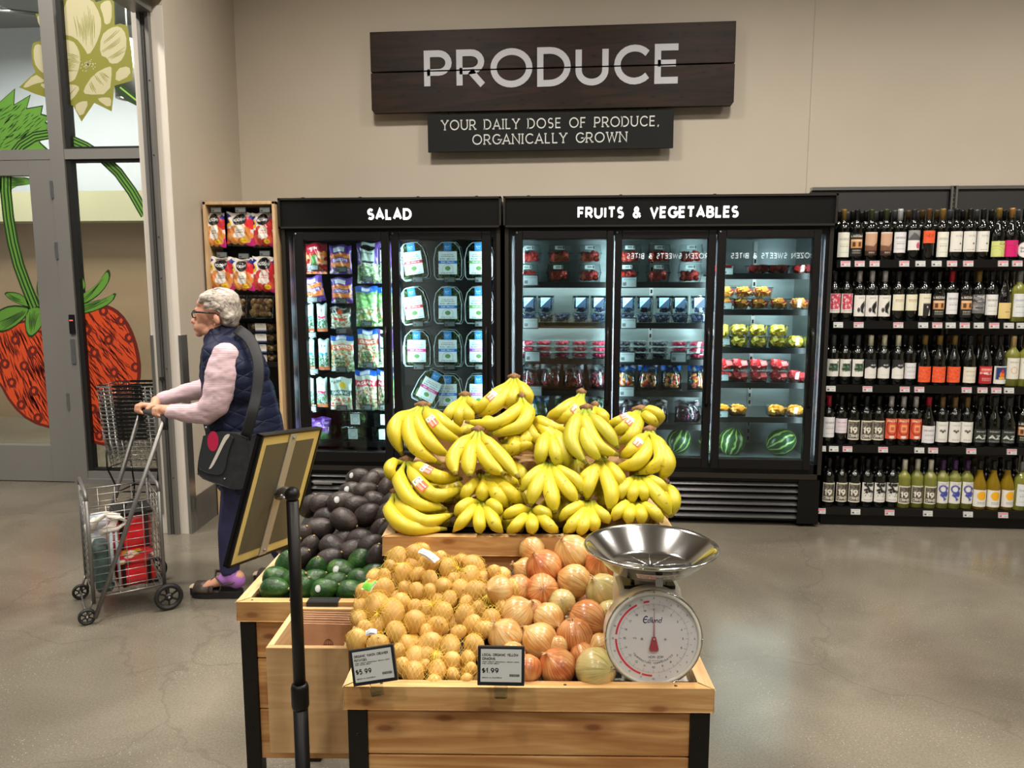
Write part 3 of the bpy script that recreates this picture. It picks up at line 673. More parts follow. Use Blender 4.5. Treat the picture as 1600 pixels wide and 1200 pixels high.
# ================================================================== REFRIGERATED CASES
FY = 4.72                                                             # plane of the case fronts
def L2(px, py, y=FY): v = onY(px, py, y); return v.x, v.z
CASE = mat('case_black', (11, 10.5, 10), .4, 0., spec=.3); CASEB = mat('case_bronze_edge', (44, 41, 37), .4, .3); LOUV = mat('louvre_black', (38, 37, 36), .28, .5)
LIN_D = mat('case_liner_black', (14, 15, 15), .6); LIN_W = noisy('case_liner_steel', [(.3, (120, 130, 130)), (.7, (150, 158, 158))], scale=2, rough=.32, metal=.5, stretch=(1, 1, 6))
DOORG = glass('case_door_glass', (236, 246, 242), 1., rough=.0, ior=1.5)
CLEAR = glass('clear_plastic', (238, 244, 244), 1.3, .08, 1.45)
COOL = mat('cool_tube', (225, 240, 255), .5, emit=1.); GLOW = mat('backlit_letter', (255, 255, 255), .5, emit=1.3)
def case(name, label, x0, x1, doors, shelves, liner, title, tx, tw, grille_x):
    r = thing(name, label, 'refrigerator', ((x0+x1)/2, FY, 0)); ox = (x0+x1)/2
    def B(mb, *a, **k): return mb.box(a[0]-ox, a[1]-ox, a[2], a[3], a[4], a[5], **k)
    top = 2.005; hb = 1.822
    c = MB(); B(c, x0+.006, x1-.006, .06, .67, 1.78, 1.99); B(c, x0+.006, x0+.05, .0, .67, .28, 1.83); B(c, x1-.05, x1-.006, .0, .67, .28, 1.83)
    B(c, x0+.006, x1-.006, .0, .67, .28, .39); B(c, x0+.006, x1-.006, .62, .67, .28, 1.83); B(c, x0+.01, x1-.01, .1, .66, .02, .28)
    B(c, x0+.05, x1-.05, 0, .05, 1.775, 1.83)
    c.obj('cabinet', CASE, r)
    l = MB(); B(l, x0+.05, x1-.05, .6, .62, .39, 1.78); B(l, x0+.045, x0+.052, .07, .6, .39, 1.78); B(l, x1-.052, x1-.045, .07, .6, .39, 1.78); B(l, x0+.05, x1-.05, .07, .6, .385, .395); B(l, x0+.05, x1-.05, .07, .6, 1.775, 1.782)
    l.obj('liner', liner, r)
    e = MB()
    B(e, x0+.008, x0+.03, -.012, .0, .3, 1.82); B(e, x1-.03, x1-.008, -.012, .0, .3, 1.82); B(e, x0+.008, x1-.008, -.012, 0, .3, .33)
    e.obj('edge_trim', CASEB, r)
    h = MB(); B(h, x0+.002, x1-.002, -.02, .06, hb, top); h.obj('header_panel', CASE, r)
    f = MB()
    for a in ((x0, x1, hb, hb+.012), (x0, x1, top-.012, top), (x0, x0+.012, hb, top), (x1-.012, x1, hb, top)): B(f, a[0], a[1], -.034, -.02, a[2], a[3])
    f.obj('header_frame', CASEB, r)
    mb0 = MB()
    for k in range(4): mb0.box(x0-ox+.15+k*(x1-x0-.3)/3-.008, x0-ox+.15+k*(x1-x0-.3)/3+.008, -.01, .01, top, top+.006)
    mb0.obj('screw_tab', BLACK, r)
    h0 = .068
    letters_obj(r, title, h0, tw, tx-ox, 1.905-h0/2, -.0205, .21, .36, GLOW, .008)
    g = MB(); B(g, grille_x[0], grille_x[1], .02, .1, .03, .30); gg = g.obj('grille', LIN_D, r)
    s = MB(); gx0, gx1 = grille_x[0]-ox+.02, grille_x[1]-ox-.02
    for k in range(6):
        z = .05+k*.041; s.add([(gx0, -.005, z), (gx1, -.005, z), (gx1, .02, z+.03), (gx0, .02, z+.03), (gx0, .02, z), (gx1, .02, z)], [(0, 1, 2, 3), (0, 4, 5, 1)])
    s.obj('louvre', LOUV, gg)
    e2 = MB(); B(e2, x0+.01, grille_x[0]+.02, -.008, .1, .02, .3); e2.obj('corner_post', CASE, r)
    e2 = MB(); B(e2, grille_x[1]-.02, x1-.01, -.008, .1, .02, .3); e2.obj('corner_post', CASE, r)
    f2 = MB(); 
    for a in (x0+.1, x1-.1):
        for b in (.15, .6): f2.lathe([(.02, 0), (.02, .03)], 10, Matrix.Translation((a-ox, b, 0)))
    f2.obj('foot', BLACK, r)
    for k, (a0, a1, g0, g1, hs) in enumerate(doors):
        z0, z1, gz0, gz1 = .36, 1.80, .425, 1.752
        yo = -.018 if k % 2 == 0 else -.006
        d = MB(); B(d, a0, g0, yo, yo+.05, z0, z1); B(d, g1, a1, yo, yo+.05, z0, z1); B(d, g0, g1, yo, yo+.05, z0, gz0); B(d, g0, g1, yo, yo+.05, gz1, z1)
        dd = d.obj('door', BLACK, r); bevel_mod(dd, .004)
        p = MB(); B(p, g0, g1, yo+.02, yo+.024, gz0, gz1); p.obj('glass', DOORG, dd)
        hx = (a1-.028 if hs > 0 else a0+.028)-ox
        hd = MB(); hd.tube([(hx, yo-.003, .75), (hx, yo-.026, .78), (hx, yo-.03, 1.0), (hx, yo-.026, 1.18), (hx, yo-.003, 1.22)], .011, 8); hd.obj('handle', BLACK2, dd)
        n = MB(); n.ell((a0-ox+.012, yo-.002, z1-.01), .006, n=8, k=6); n.obj('hinge_pin', STEEL, dd)
        for xx in (g0-.03, g1+.03):
            t = MB(); B(t, xx-.01, xx+.01, .045, .055, .44, 1.74); t.obj('light_tube', mat('front_tube', (222, 240, 255), .5, emit=TUBE[0 if liner is LIN_D else 1]), r)
    for (sx0, sx1, zs, dp, glow) in shelves:
        s = MB(); B(s, sx0, sx1, dp, .6, zs-.012, zs); B(s, sx0, sx1, dp-.01, dp, zs-.032, zs+.004); sh = s.obj('shelf', BLACK2, r)
        if glow: t = MB(); B(t, sx0+.03, sx1-.03, dp+.012, dp+.03, zs-.028, zs-.016); t.obj('light_tube', mat('shelf_tube', (230, 244, 250), .5, emit=TUBE[2]), sh)
    return r
TUBE = [40., 44., 48.]
sx = [L2(p, 540)[0] for p in (437, 783, 787, 1307)]
X = lambda px, y=FY, py=540: onY(px, py, y).x
Zz = lambda px, py, y=FY: onY(px, py, y).z
case1 = case('display_refrigerator', 'black two-door glass refrigerator headed SALAD left of the wider case', -1.818, -.443,
     [(-1.73, -1.135, -1.672, -1.185, 1), (-1.125, -.51, -1.077, -.565, 1)], [(-1.765, -.49, .46, .12, 0)], LIN_D, 'SALAD', -1.126, .262, (-1.7, -.5))
SHA = [(1.492, 1), (1.24, 1), (1.012, 0), (.81, 0), (.60, 0)]
SHC = [(1.545, 1), (1.325, 1), (1.09, 1), (.872, 1), (.655, 0)]
shl = [(-.37, .862, z, .14, g) for z, g in SHA]+[(.866, 1.455, z, .14, g) for z, g in SHC]
case2 = case('display_refrigerator', 'wide black three-door glass refrigerator headed FRUITS & VEGETABLES', -.43, 1.517,
     [(-.36, .232, -.315, .19, 1), (.24, .835, .282, .79, 1), (.845, 1.44, .893, 1.395, 1)], shl, LIN_W, 'FRUITS & VEGETABLES', .485, .93, (-.38, 1.40))
for xx in (1.2, .52):
    m_ = MB(); m_.box(xx-.5435-.012, xx-.5435+.012, .585, .6, .4, 1.76)
    ms = m_.obj('shelf_standard', STEEL, case2); q = MB()
    for k in range(26): q.box(xx-.5435-.006, xx-.5435+.006, .583, .585, .42+k*.05, .445+k*.05)
    q.obj('slot', PITCH, ms)
MB().box(.02, .14, -.024, -.02, .015, .026).obj('maker_badge', mat('badge_silver', (150, 150, 148), .3, .7), case1).location = (-.55, .012, .19)
case2_badge = MB(); case2_badge.box(.0, .14, -.002, .0, 0, .02); case2_badge.obj('maker_badge', mat('badge_silver'), case2).location = (-.5, -.02, .25)

# ---- shared small makers
PRN = printed(); PRG = printed('printed_film', .22, .35)
LCD = (196, 202, 198)
def tag_mesh(w=.052, h=.03, pink=False, seed=0, bg=(200, 202, 200)):
    cv = Cv(26, 15, bg, 2)
    if pink: cv.rect(0, .74, 1, 1, (222, 120, 140))
    r = random.Random(seed)
    cv.lines(.08, .9, [.8 if not pink else .62], (70, 70, 70), .03, seed).rect(.06, .14, .3, .5, (60, 60, 60) if not pink else (190, 60, 80)).lines(.55, .95, [.2, .36], (110, 110, 110), .03, seed+2)
    return cv
def shelf_tag_stock(name, label, cat, pink=False, w=.056, h=.034, dark=False):
    mb = MB(); mb.box(-w/2, w/2, -.004, .004, -h/2, h/2, bev=.001)
    o = mb.obj(name, mat('tag_white_case', (178, 178, 176), .4) if not dark else mat('tag_black_case', (24, 26, 26), .4), label=label, cat=cat)
    m2 = MB(); patch(m2, tag_mesh(pink=pink, bg=(112, 120, 120) if dark else (200, 202, 200)), lambda u, v: ((u-.5)*w*.88, -.0045, (v-.5)*h*.8)); m2.obj('screen', PRN, o)
    return Stock(o)
def film(cv, w, h, d, seed=0, top=1., crimp=.06, name='film_bag', mat_=None, back=True):
    """pillow bag standing on its lower edge, artwork on the front, centre at x=0"""
    r = random.Random(seed); ph = [r.uniform(0, 6.28) for _ in range(6)]
    def bul(u, v):
        q = max(0, 1-(2*u-1)**4)*max(0, 1-abs(2*v-1)**3.2)
        wv = .06*math.sin(u*17+ph[0]+v*5)+.05*math.sin(v*13+ph[1]+u*7)+.03*math.sin(u*31+v*23+ph[2])
        return d/2*q*(1+wv*2.2)
    def X_(u, v): return (u-.5)*w*(1-.05*math.sin(math.pi*v)+.012*math.sin(v*21+ph[3]))
    mb = MB(); patch(mb, cv, lambda u, v: (X_(u, v), -bul(u, v), v*h+.006*math.sin(u*9+ph[4])*v))
    bc = Cv(8, 8, (120, 120, 120), 1)
    cc = cv.cells()[-1, 0]
    n = len(mb.f); patch(mb, bc, lambda u, v: (X_(1-u, v), bul(1-u, v)+.0005, v*h+.006*math.sin((1-u)*9+ph[4])*v))
    return mb
def clamshell(w, h, d, body, lid=None, rim=True, taper=.86, m=CLEAR):
    """clear open-fronted tub: tapered walls + rim, standing on z=0"""
    mb = MB(); t = taper
    P = [(-w/2*t, -d/2*t, 0), (w/2*t, -d/2*t, 0), (w/2*t, d/2*t, 0), (-w/2*t, d/2*t, 0), (-w/2, -d/2, h), (w/2, -d/2, h), (w/2, d/2, h), (-w/2, d/2, h)]
    mb.add(P, [(0, 1, 5, 4), (1, 2, 6, 5), (2, 3, 7, 6), (3, 0, 4, 7), (3, 2, 1, 0)])
    if lid is not None:
        Q = [(-w/2, -d/2, h+.002), (w/2, -d/2, h+.002), (w/2, d/2, h+.002), (-w/2, d/2, h+.002), (-w/2*.9, -d/2*.9, h+lid), (w/2*.9, -d/2*.9, h+lid), (w/2*.9, d/2*.9, h+lid), (-w/2*.9, d/2*.9, h+lid)]
        mb.add(Q, [(0, 1, 5, 4), (1, 2, 6, 5), (2, 3, 7, 6), (3, 0, 4, 7), (4, 5, 6, 7)])
    if rim:
        e = .004
        mb.box(-w/2-e, w/2+e, -d/2-e, -d/2, h-.002, h+.002); mb.box(-w/2-e, w/2+e, d/2, d/2+e, h-.002, h+.002); mb.box(-w/2-e, -w/2, -d/2, d/2, h-.002, h+.002); mb.box(w/2, w/2+e, -d/2, d/2, h-.002, h+.002)
    return mb
def heap(mb, n, w, h, d, size, cols, kind='cube', seed=0, z0=.004, top=1.):
    r = random.Random(seed)
    for i in range(n):
        c = Vector((r.uniform(-.5, .5)*(w-size), r.uniform(-.5, .5)*(d-size), z0+size/2+r.random()*(h*top-size)))
        col = lin(r.choice(cols)); E_ = Euler((r.uniform(0, 6), r.uniform(0, 6), r.uniform(0, 6))).to_matrix()
        s = size*r.uniform(.75, 1.1)
        if kind == 'cube':
            mb.box(-s/2, s/2, -s/2*.8, s/2*.8, -s/2, s/2, M=Matrix.Translation(c) @ E_.to_4x4(), col=col)
        elif kind == 'ball': mb.ell(c, s/2, E_, 8, 6, col=col)
        elif kind == 'berry': mb.ell(c, (s*.42, s*.42, s*.56), E_, 8, 6, col=col)
        elif kind == 'leaf':
            q = s; V = [(-q*.5, 0, 0), (-q*.15, q*.22, q*.1), (q*.3, q*.18, q*.05), (q*.55, 0, -q*.05), (q*.25, -q*.22, q*.06), (-q*.2, -q*.2, .1*q)]
            mb.add(V, [(0, 1, 2, 3, 4, 5)], 0, False, col, Matrix.Translation(c) @ E_.to_4x4())
    return mb
FOOD = printed('food', .35); BERRY = printed('berry_skin', .28, .3)

# ---- fruit case: tubs of fruit
def tub_stock(name, label, cat, w, h, d, lid, content, cols, size, n, kind, top=.95, seed=0, stickers=None, taper=.86):
    o = clamshell(w, h, d, None, lid, taper=taper).obj(name, CLEAR, label=label, cat=cat)
    heap(MB(), n, w*.88, h*top+(lid or 0)*.3, d*.88, size, cols, kind, seed).obj(content, BERRY if kind != 'cube' else FOOD, o)
    if stickers:
        mb = MB(); patch(mb, stickers[0], stickers[1]); mb.obj('sticker', PRN, o)
    return Stock(o)
REDS = [(196, 38, 34), (215, 60, 48), (178, 28, 30), (224, 92, 70)]; PINK = [(205, 40, 80), (222, 66, 100), (186, 28, 66)]; BLUE = [(38, 46, 82), (54, 66, 108), (28, 32, 58), (80, 96, 140)]
grayl = Cv(20, 9, (168, 176, 172), 2).rect(.25, .2, .75, .8, (96, 104, 102)).rect(.8, .1, .98, .9, (40, 44, 44))
straw = tub_stock('strawberry_clamshell', '-', 'fruit box', .142, .062, .11, .052, 'strawberries', REDS, .036, 46, 'berry', .98, 1, (grayl, lambda u, v: ((u-.5)*.06, -.050-.0035*(1-v), .085+v*.024)))
bst = Cv(26, 26, (30, 40, 60), 2)
bst.a[:] = lin((40, 60, 86)); bst.poly([(0, 1), (1, 1), (0, .0)], (150, 196, 222)).poly([(.08, .9), (.7, .9), (.08, .3)], (110, 165, 205)).lines(.1, .6, [.82, .7], (240, 248, 250), .02, 4)
blueb = tub_stock('blueberry_clamshell', '-', 'fruit box', .098, .05, .1, .012, 'blueberries', BLUE, .015, 150, 'ball', 1., 2)
blueu = MB()                                                          # an upright pack leaning behind the lying ones
blueu = clamshell(.1, .04, .11, None, .01).obj('blueberry_clamshell', CLEAR, label='-', cat='fruit box')
heap(MB(), 110, .09, .038, .1, .015, BLUE, 'ball', 5).obj('blueberries', BERRY, blueu)
mb = MB(); patch(mb, bst, lambda u, v: ((u-.5)*.062, (v-.5)*.062+.012, .052)); mb.obj('sticker', PRN, blueu); blueu = Stock(blueu)
rasp = tub_stock('raspberry_punnet', '-', 'fruit box', .098, .033, .09, .004, 'raspberries', PINK, .022, 44, 'ball', 1., 3)
blackb = tub_stock('blackberry_punnet', '-', 'fruit box', .098, .033, .09, .004, 'blackberries', [(36, 24, 40), (56, 38, 60), (24, 16, 28)], .022, 44, 'ball', 1., 4)
MEL = [(236, 150, 60), (240, 170, 80), (180, 200, 80), (200, 214, 110), (186, 40, 60)]
mixed = tub_stock('mixed_fruit_cup', '-', 'fruit box', .105, .066, .1, None, 'fruit_pieces', MEL, .032, 30, 'cube', 1., 5)
pine = tub_stock('pineapple_cup', '-', 'fruit box', .108, .066, .1, None, 'pineapple_chunks', [(244, 214, 70), (250, 228, 100), (236, 200, 50)], .034, 30, 'cube', 1., 6)
wmel = tub_stock('watermelon_cup', '-', 'fruit box', .108, .066, .1, None, 'watermelon_chunks', [(214, 52, 58), (228, 76, 78), (196, 36, 46)], .034, 30, 'cube', 1., 7)
cant = tub_stock('cantaloupe_cup', '-', 'fruit box', .108, .062, .1, None, 'cantaloupe_chunks', [(244, 166, 48), (250, 184, 76), (232, 148, 40)], .03, 30, 'cube', 1., 8)
tray = tub_stock('fruit_tray', '-', 'fruit box', .13, .05, .1, .004, 'fruit_slices', [(206, 52, 50), (226, 120, 90), (236, 160, 140), (170, 30, 40)], .036, 24, 'cube', 1., 9)
def row(stock, pxs, zs, y, lab, grp, dy=0., rz=0.):
    n = len(pxs)
    for i, px in enumerate(pxs):
        x = onY(px, 540+(1-zs)*260, y).x
        stock.put((x, y+dy, zs), (0, 0, rz+rnd.uniform(-.06, .06)), lab if n == 1 else lab+(', '+ORD[i]+' from the left'), grp)
yb = FY+.22
row(straw, (824, 873, 921), SHA[0][0], yb, 'clear box of strawberries, lower tier, top shelf, left fruit door', 'strawberry boxes in the left door')
row(straw, (828, 875, 922), SHA[0][0]+.12, yb, 'clear box of strawberries, upper tier, top shelf, left fruit door', 'strawberry boxes in the left door')
row(straw, (980, 1028, 1078), SHA[0][0], yb, 'clear box of strawberries, lower tier, top shelf, middle fruit door', 'strawberry boxes in the middle door')
row(straw, (984, 1030, 1080), SHA[0][0]+.12, yb, 'clear box of strawberries, upper tier, top shelf, middle fruit door', 'strawberry boxes in the middle door')
row(blueb, (826, 853, 879, 907, 934), SHA[1][0], yb-.01, 'clear blueberry box lying on the second shelf, left door', 'blueberry boxes in the left door')
row(blueb, (980, 1007, 1034, 1061, 1090), SHA[1][0], yb-.01, 'clear blueberry box lying on the second shelf, middle door', 'blueberry boxes in the middle door')
for pxs, wh in (((826, 853, 908, 936), 'left'), ((981, 1007, 1038, 1062, 1092), 'middle')):
    for i, px in enumerate(pxs):
        x = onY(px, 470, yb).x
        blueu.put((x, yb+.03, SHA[1][0]+.108), (R(82), 0, rnd.uniform(-.05, .05)), 'upright blueberry box with pale blue triangle label, %s door, %s from the left' % (wh, ORD[i]), 'upright blueberry boxes')
for t in range(3):
    z = SHA[2][0]+.038*t; tn = ('bottom', 'middle', 'top')[t]
    row(rasp, (824, 850, 878, 906, 936), z, yb, 'clear raspberry punnet, %s layer, third shelf, left door' % tn, 'raspberry punnets in the left door')
    row(blackb, (974, 1000, 1030), z, yb, 'clear blackberry punnet, %s layer, third shelf, middle door' % tn, 'blackberry punnets in the middle door')
    row(rasp, (1062, 1089), z, yb, 'clear raspberry punnet, %s layer, third shelf, middle door' % tn, 'raspberry punnets in the middle door')
zc = [z for z, _ in SHC]
row(tray, (1128, 1184, 1214, 1254), zc[0], yb-.01, 'tray of cut red fruit, top shelf, right fruit door', 'fruit trays in the right door')
row(mixed, (1133, 1158, 1185, 1216, 1249), zc[1], yb, 'mixed melon cup, lower tier, second shelf, right fruit door', 'mixed melon cups')
row(mixed, (1134, 1162, 1191), zc[1]+.07, yb, 'mixed melon cup, upper tier, second shelf, right fruit door', 'mixed melon cups')
row(pine, (1126, 1153, 1184, 1214, 1243), zc[2], yb, 'pineapple chunk cup, lower tier, third shelf, right fruit door', 'pineapple cups')
row(pine, (1127, 1154, 1183, 1215), zc[2]+.07, yb, 'pineapple chunk cup, upper tier, third shelf, right fruit door', 'pineapple cups')
row(wmel, (1129, 1153, 1184, 1215, 1244), zc[3], yb, 'watermelon chunk cup, lower tier, fourth shelf, right fruit door', 'watermelon cups')
row(wmel, (1130, 1154, 1184, 1216), zc[3]+.07, yb, 'watermelon chunk cup, upper tier, fourth shelf, right fruit door', 'watermelon cups')
row(cant, (1126, 1151, 1212, 1242), zc[4], yb, 'orange cantaloupe cup, lowest shelf, right fruit door', 'cantaloupe cups')
# watermelons
def melon(px, y, r, sq, lab, seed):
    m = mat('watermelon_rind_%d' % (seed % 2), (40, 70, 40), .3)
    if not m.get('done'):
        m['done'] = 1; nt = NT(m); tc = nt.n('ShaderNodeTexCoord'); sp = nt.n('ShaderNodeSeparateXYZ'); nt.l(tc.outputs['Object'], sp.inputs[0])
        at = nt.n('ShaderNodeMath', operation='ARCTAN2'); nt.l(sp.outputs[0], at.inputs[0]); nt.l(sp.outputs[1], at.inputs[1])
        nz = nt.n('ShaderNodeTexNoise'); nz.inputs['Scale'].default_value = 14; nt.l(tc.outputs['Object'], nz.inputs['Vector'])
        ad = nt.n('ShaderNodeMath', operation='MULTIPLY_ADD'); nt.l(nz.outputs[0], ad.inputs[0]); ad.inputs[1].default_value = .7; nt.l(at.outputs[0], ad.inputs[2])
        ml = nt.n('ShaderNodeMath', operation='MULTIPLY'); ml.inputs[1].default_value = 11.; nt.l(ad.outputs[0], ml.inputs[0])
        sn = nt.n('ShaderNodeMath', operation='SINE'); nt.l(ml.outputs[0], sn.inputs[0])
        nt.l(ramp(nt, sn.outputs[0], [(.0, (36, 66, 34)), (.45, (52, 92, 48)), (.9, (150, 176, 96))]), nt.b.inputs['Base Color'])
    mb = MB(); mb.ell((0, 0, 0), (r, r, r*1.12), n=32, k=20)
    o = mb.obj('watermelon', m, label=lab, cat='watermelon'); x = onY(px, 700, y).x
    o.location = (x, y, .396+r); o.rotation_euler = (R(sq), R(8), R(seed*40))
    MB().cyl((0, 0, r*1.10), (0.004, 0, r*1.16), .004).obj('stem', mat('dry_stem', (120, 96, 60), .8), o)
melon(1143, FY+.24, .082, 12, 'striped watermelon at the bottom left of the right fruit door', 1)
melon(1220, FY+.24, .085, 62, 'dark green watermelon at the bottom right of the right fruit door', 2)
melon(1060, FY+.24, .078, 40, 'striped watermelon at the bottom of the middle fruit door', 3)
melon(1108, FY+.24, .07, 70, 'dark watermelon half hidden behind the right edge of the middle door', 4)
# film bags of cherries, grapes
def fruitbag(name, lab, cat, px, zs, y, w, h, cols, cv, seed, size=.024, k='ball', content='cherries', d=.05):
    x = onY(px, 600, y).x
    mb = MB(); n = 46; rr = random.Random(seed)
    heap(mb, n, w*.84, h*.62, d*.8, size, cols, k, seed)
    o = film(cv, w, h, d*1.15, seed).obj(name, PRG, label=lab, cat=cat); o.location = (x, y, zs+.002); o.rotation_euler = (R(-12), 0, rr.uniform(-.1, .1))
    c = mb.obj(content, BERRY, o); c.location = (0, -d*.42, .004)
    w_ = MB(); w_.lathe([(.001, 0), (.9, .02), (1.02, .3), (.95, .6), (.6, .85), (.3, 1)], 10, Matrix.Translation((0, -d*.42, 0)) @ Matrix.Diagonal((w*.5, d*.62, h, 1)), cap=False); w_.obj('clear_window', CLEAR, o)
def cherrycv(bg, top, seed): return Cv(16, 18, bg, 2).rect(0, .72, 1, 1, top).spots(8, .1, .75, .9, .98, .12, .05, [(230, 230, 230), bg], seed)
CH = [(120, 16, 30), (150, 26, 40), (88, 10, 22)]; RC = [(232, 150, 70), (222, 90, 60), (236, 178, 90), (190, 50, 50)]; GR = [(70, 30, 60), (96, 40, 80), (140, 50, 80), (50, 24, 50)]
for i, px in enumerate((826, 860, 896, 934)):
    fruitbag('cherry_bag', 'clear zip bag of dark cherries on the fourth shelf, left door, %s from the left' % ORD[i], 'fruit bag', px, SHA[3][0], yb, .135, .17, CH, cherrycv((70, 60, 66), (150, 156, 160), i), i+3)
for i, px in enumerate((977, 1012, 1049, 1090)):
    fruitbag('cherry_bag', 'blue-topped bag of yellow-red cherries on the fourth shelf, middle door, %s from left' % ORD[i], 'fruit bag', px, SHA[3][0], yb, .13, .165, RC, cherrycv((40, 60, 60), (30, 100, 190), i), i+13)
for i, px in enumerate((985, 1025, 1075)):
    fruitbag('grape_bag', 'clear bag of dark red grapes on the low shelf, middle door, %s from the left' % ORD[i], 'fruit bag', px, SHA[4][0], yb, .16, .14, GR, cherrycv((60, 46, 56), (120, 110, 116), i), i+23, .022, content='grapes')
for i, (px, c) in enumerate(((840, (30, 120, 190)), (885, (44, 90, 60)), (932, (130, 150, 140)))):
    fruitbag('greens_bag', ('blue', 'green', 'pale')[i]+' topped bag of greens on the low shelf of the left fruit door', 'vegetable bag', px, SHA[4][0], yb, .15, .16, [(70, 120, 60), (50, 96, 50), (96, 140, 80)], cherrycv((50, 80, 50), c, i), i+33, .04, 'leaf', 'leaves')
# sign tags hanging under the shelves of the fruit case
dt = shelf_tag_stock('case_price_tag', '-', 'price tag', dark=True, w=.1, h=.072)
for (px, py, lab) in ((829, 438, 'left door below the strawberries'), (829, 505, 'left door below the blueberries'), (832, 557, 'left door below the raspberries'), (835, 611, 'left door below the cherries'),
                      (983, 441, 'middle door below the strawberries'), (982, 505, 'middle door below the blueberries'), (980, 558, 'middle door above the leftmost cherries'), (1060, 558, 'middle door above the rightmost cherries'), (979, 612, 'middle door above the grapes'),
                      (1138, 424, 'right door below the fruit trays'), (1136, 478, 'right door below the melon cups'), (1133, 534, 'right door below the pineapple cups'), (1131, 590, 'right door below the watermelon cups'), (1130, 647, 'right door below the cantaloupe cups')):
    v = onY(px, py, FY+.115); s = 1. if px < 1100 else .62
    dt.put((v.x, v.y, v.z), (0, 0, 0), 'small grey price display, '+lab, 'price displays in the fruit case', (s, s, s))

# ---- salad case
def leafy(seed, n=1): return None
def salad_box_stock(band, txt, seed):
    """upright oval-topped clear box of leaves with a label and blue sticker"""
    prof = []
    w, h, d = .182, .238, .055
    out = [(-w/2, .02), (-w/2*.86, 0), (w/2*.86, 0), (w/2, .02), (w/2*1.02, h*.55), (w/2*.86, h*.84), (w/2*.5, h*.985), (0, h), (-w/2*.5, h*.985), (-w/2*.86, h*.84), (-w/2*1.02, h*.55)]
    mb = MB(); n = len(out)
    f = [(a*.93, -d/2, .12+(b-.12)*.93) for a, b in out]; k = [(a, d/2, b) for a, b in out]
    mb.add(f+k, [tuple(range(n))]+[(i, (i+1) % n, (i+1) % n+n, i+n) for i in range(n)])
    o = mb.obj('salad_clamshell', CLEAR, label='-', cat='salad box')
    rm = MB(); rm.tube([(a, -d/2-.001, b) for a, b in [(x*.95, .12+(z-.12)*.95) for x, z in out]], .0022, 5, closed=True); rm.tube([(a, d/2, b) for a, b in out], .003, 5, closed=True)
    rm.obj('rim', mat('clear_rim', (190, 205, 205), .15, spec=.8), o)
    lv = MB(); heap(lv, 330, w*.95, h*.94, d*.72, .036, [(70, 118, 58), (98, 146, 76), (50, 92, 46), (130, 166, 100), (44, 76, 44)], 'leaf', seed); lv.obj('leaves', FOOD, o)
    cv = Cv(34, 44, (232, 240, 240)); cv.rect(0, .46, 1, .6, band).text(txt, .5, .53, .06, .7, (245, 245, 245)).lines(.2, .8, [.86], (180, 60, 60), .012, 1).text('SUPERSALAD', .5, .78, .05, .72, (40, 120, 60)).text(txt, .5, .67, .05, .8, (40, 50, 50)).ring(.5, .2, .3, .24, .05, (120, 150, 130)).ell(.5, .26, .15, .1, (100, 150, 80) if band != (196, 60, 200) else (214, 40, 60)).lines(.12, .9, [.06], (140, 150, 150), .012, 5)
    m2 = MB(); patch(m2, cv, lambda u, v: ((u-.5)*.118, -d/2-.0015, .034+v*.142)); m2.obj('label', PRN, o)
    c2 = Cv(14, 16, (28, 132, 204), 2).ring(.5, .5, .42, .42, .1, (110, 190, 230)).text('EAT', .5, .55, .2, .5, (235, 245, 250)).lines(.3, .7, [.3], (230, 240, 250), .03)
    m3 = MB(); patch(m3, c2, lambda u, v: ((u-.5)*.05, -d/2-.0025, .178+v*.05)); m3.obj('sticker', PRN, o)
    return Stock(o)
SB = {'red': salad_box_stock((214, 40, 54), 'BABY SPRING MIX', 1), 'blue': salad_box_stock((22, 120, 208), 'BABY SPINACH', 2), 'green': salad_box_stock((110, 176, 90), 'POWER GREENS', 3), 'pink': salad_box_stock((226, 40, 140), 'BABY ARUGULA', 4), 'purple': salad_box_stock((176, 70, 210), 'SWEETHEART', 5)}
YS = FY+.16
pt = shelf_tag_stock('case_price_tag', '-', 'price tag', dark=True, w=.07, h=.034)
peg = MB(); peg.box(-.045, .045, -.003, .0, -.024, .024); peg.box(-.045, .045, .0, .2, -.024, -.02)
trayst = Stock(peg.obj('product_tray', CLEAR, label='-', cat='tray'))
ptn = [0]
def pusher(px, py, where):
    v = onY(px, py, YS-.05); pt.put((v.x, v.y-.008, v.z), label='small grey price display in front of the '+where, group='price displays in the salad case')
    trayst.put((v.x, v.y, v.z), label='clear plastic product tray under the '+where, group='product trays in the salad case')
cols3 = (('red', 'blue', 'green'), ('red', 'blue', 'green'), ('pink', 'blue', 'purple'), ('pink', 'blue', 'purple'))
for r_, (yb0, yt0) in enumerate(((437, 378), (506, 448), (573, 515), (641, 583))):
    for c_, px in enumerate((651+r_*1, 701, 749)):
        v = onY(px, yb0, YS); k = cols3[r_][c_]
        tilt = (0, R(-8 if c_ == 0 else 0), 0) if r_ < 2 else (0, 0, 0)
        if r_ == 3 and c_ == 0: v = onY(660, 630, YS-.01); tilt = (0, R(28), 0)
        SB[k].put((v.x, v.y, v.z), tilt, 'clear box of leaves with %s label band, %s row, %s column of right salad door' % (k, ROWN[r_] if r_ < 3 else 'fourth', ('left', 'middle', 'right')[c_]), 'salad boxes behind the right salad door')
        if not (r_ == 3 and c_ == 0): pusher(px+2, yb0, '%s %s salad box' % (ROWN[r_] if r_ < 3 else 'fourth', ('left', 'middle', 'right')[c_]))
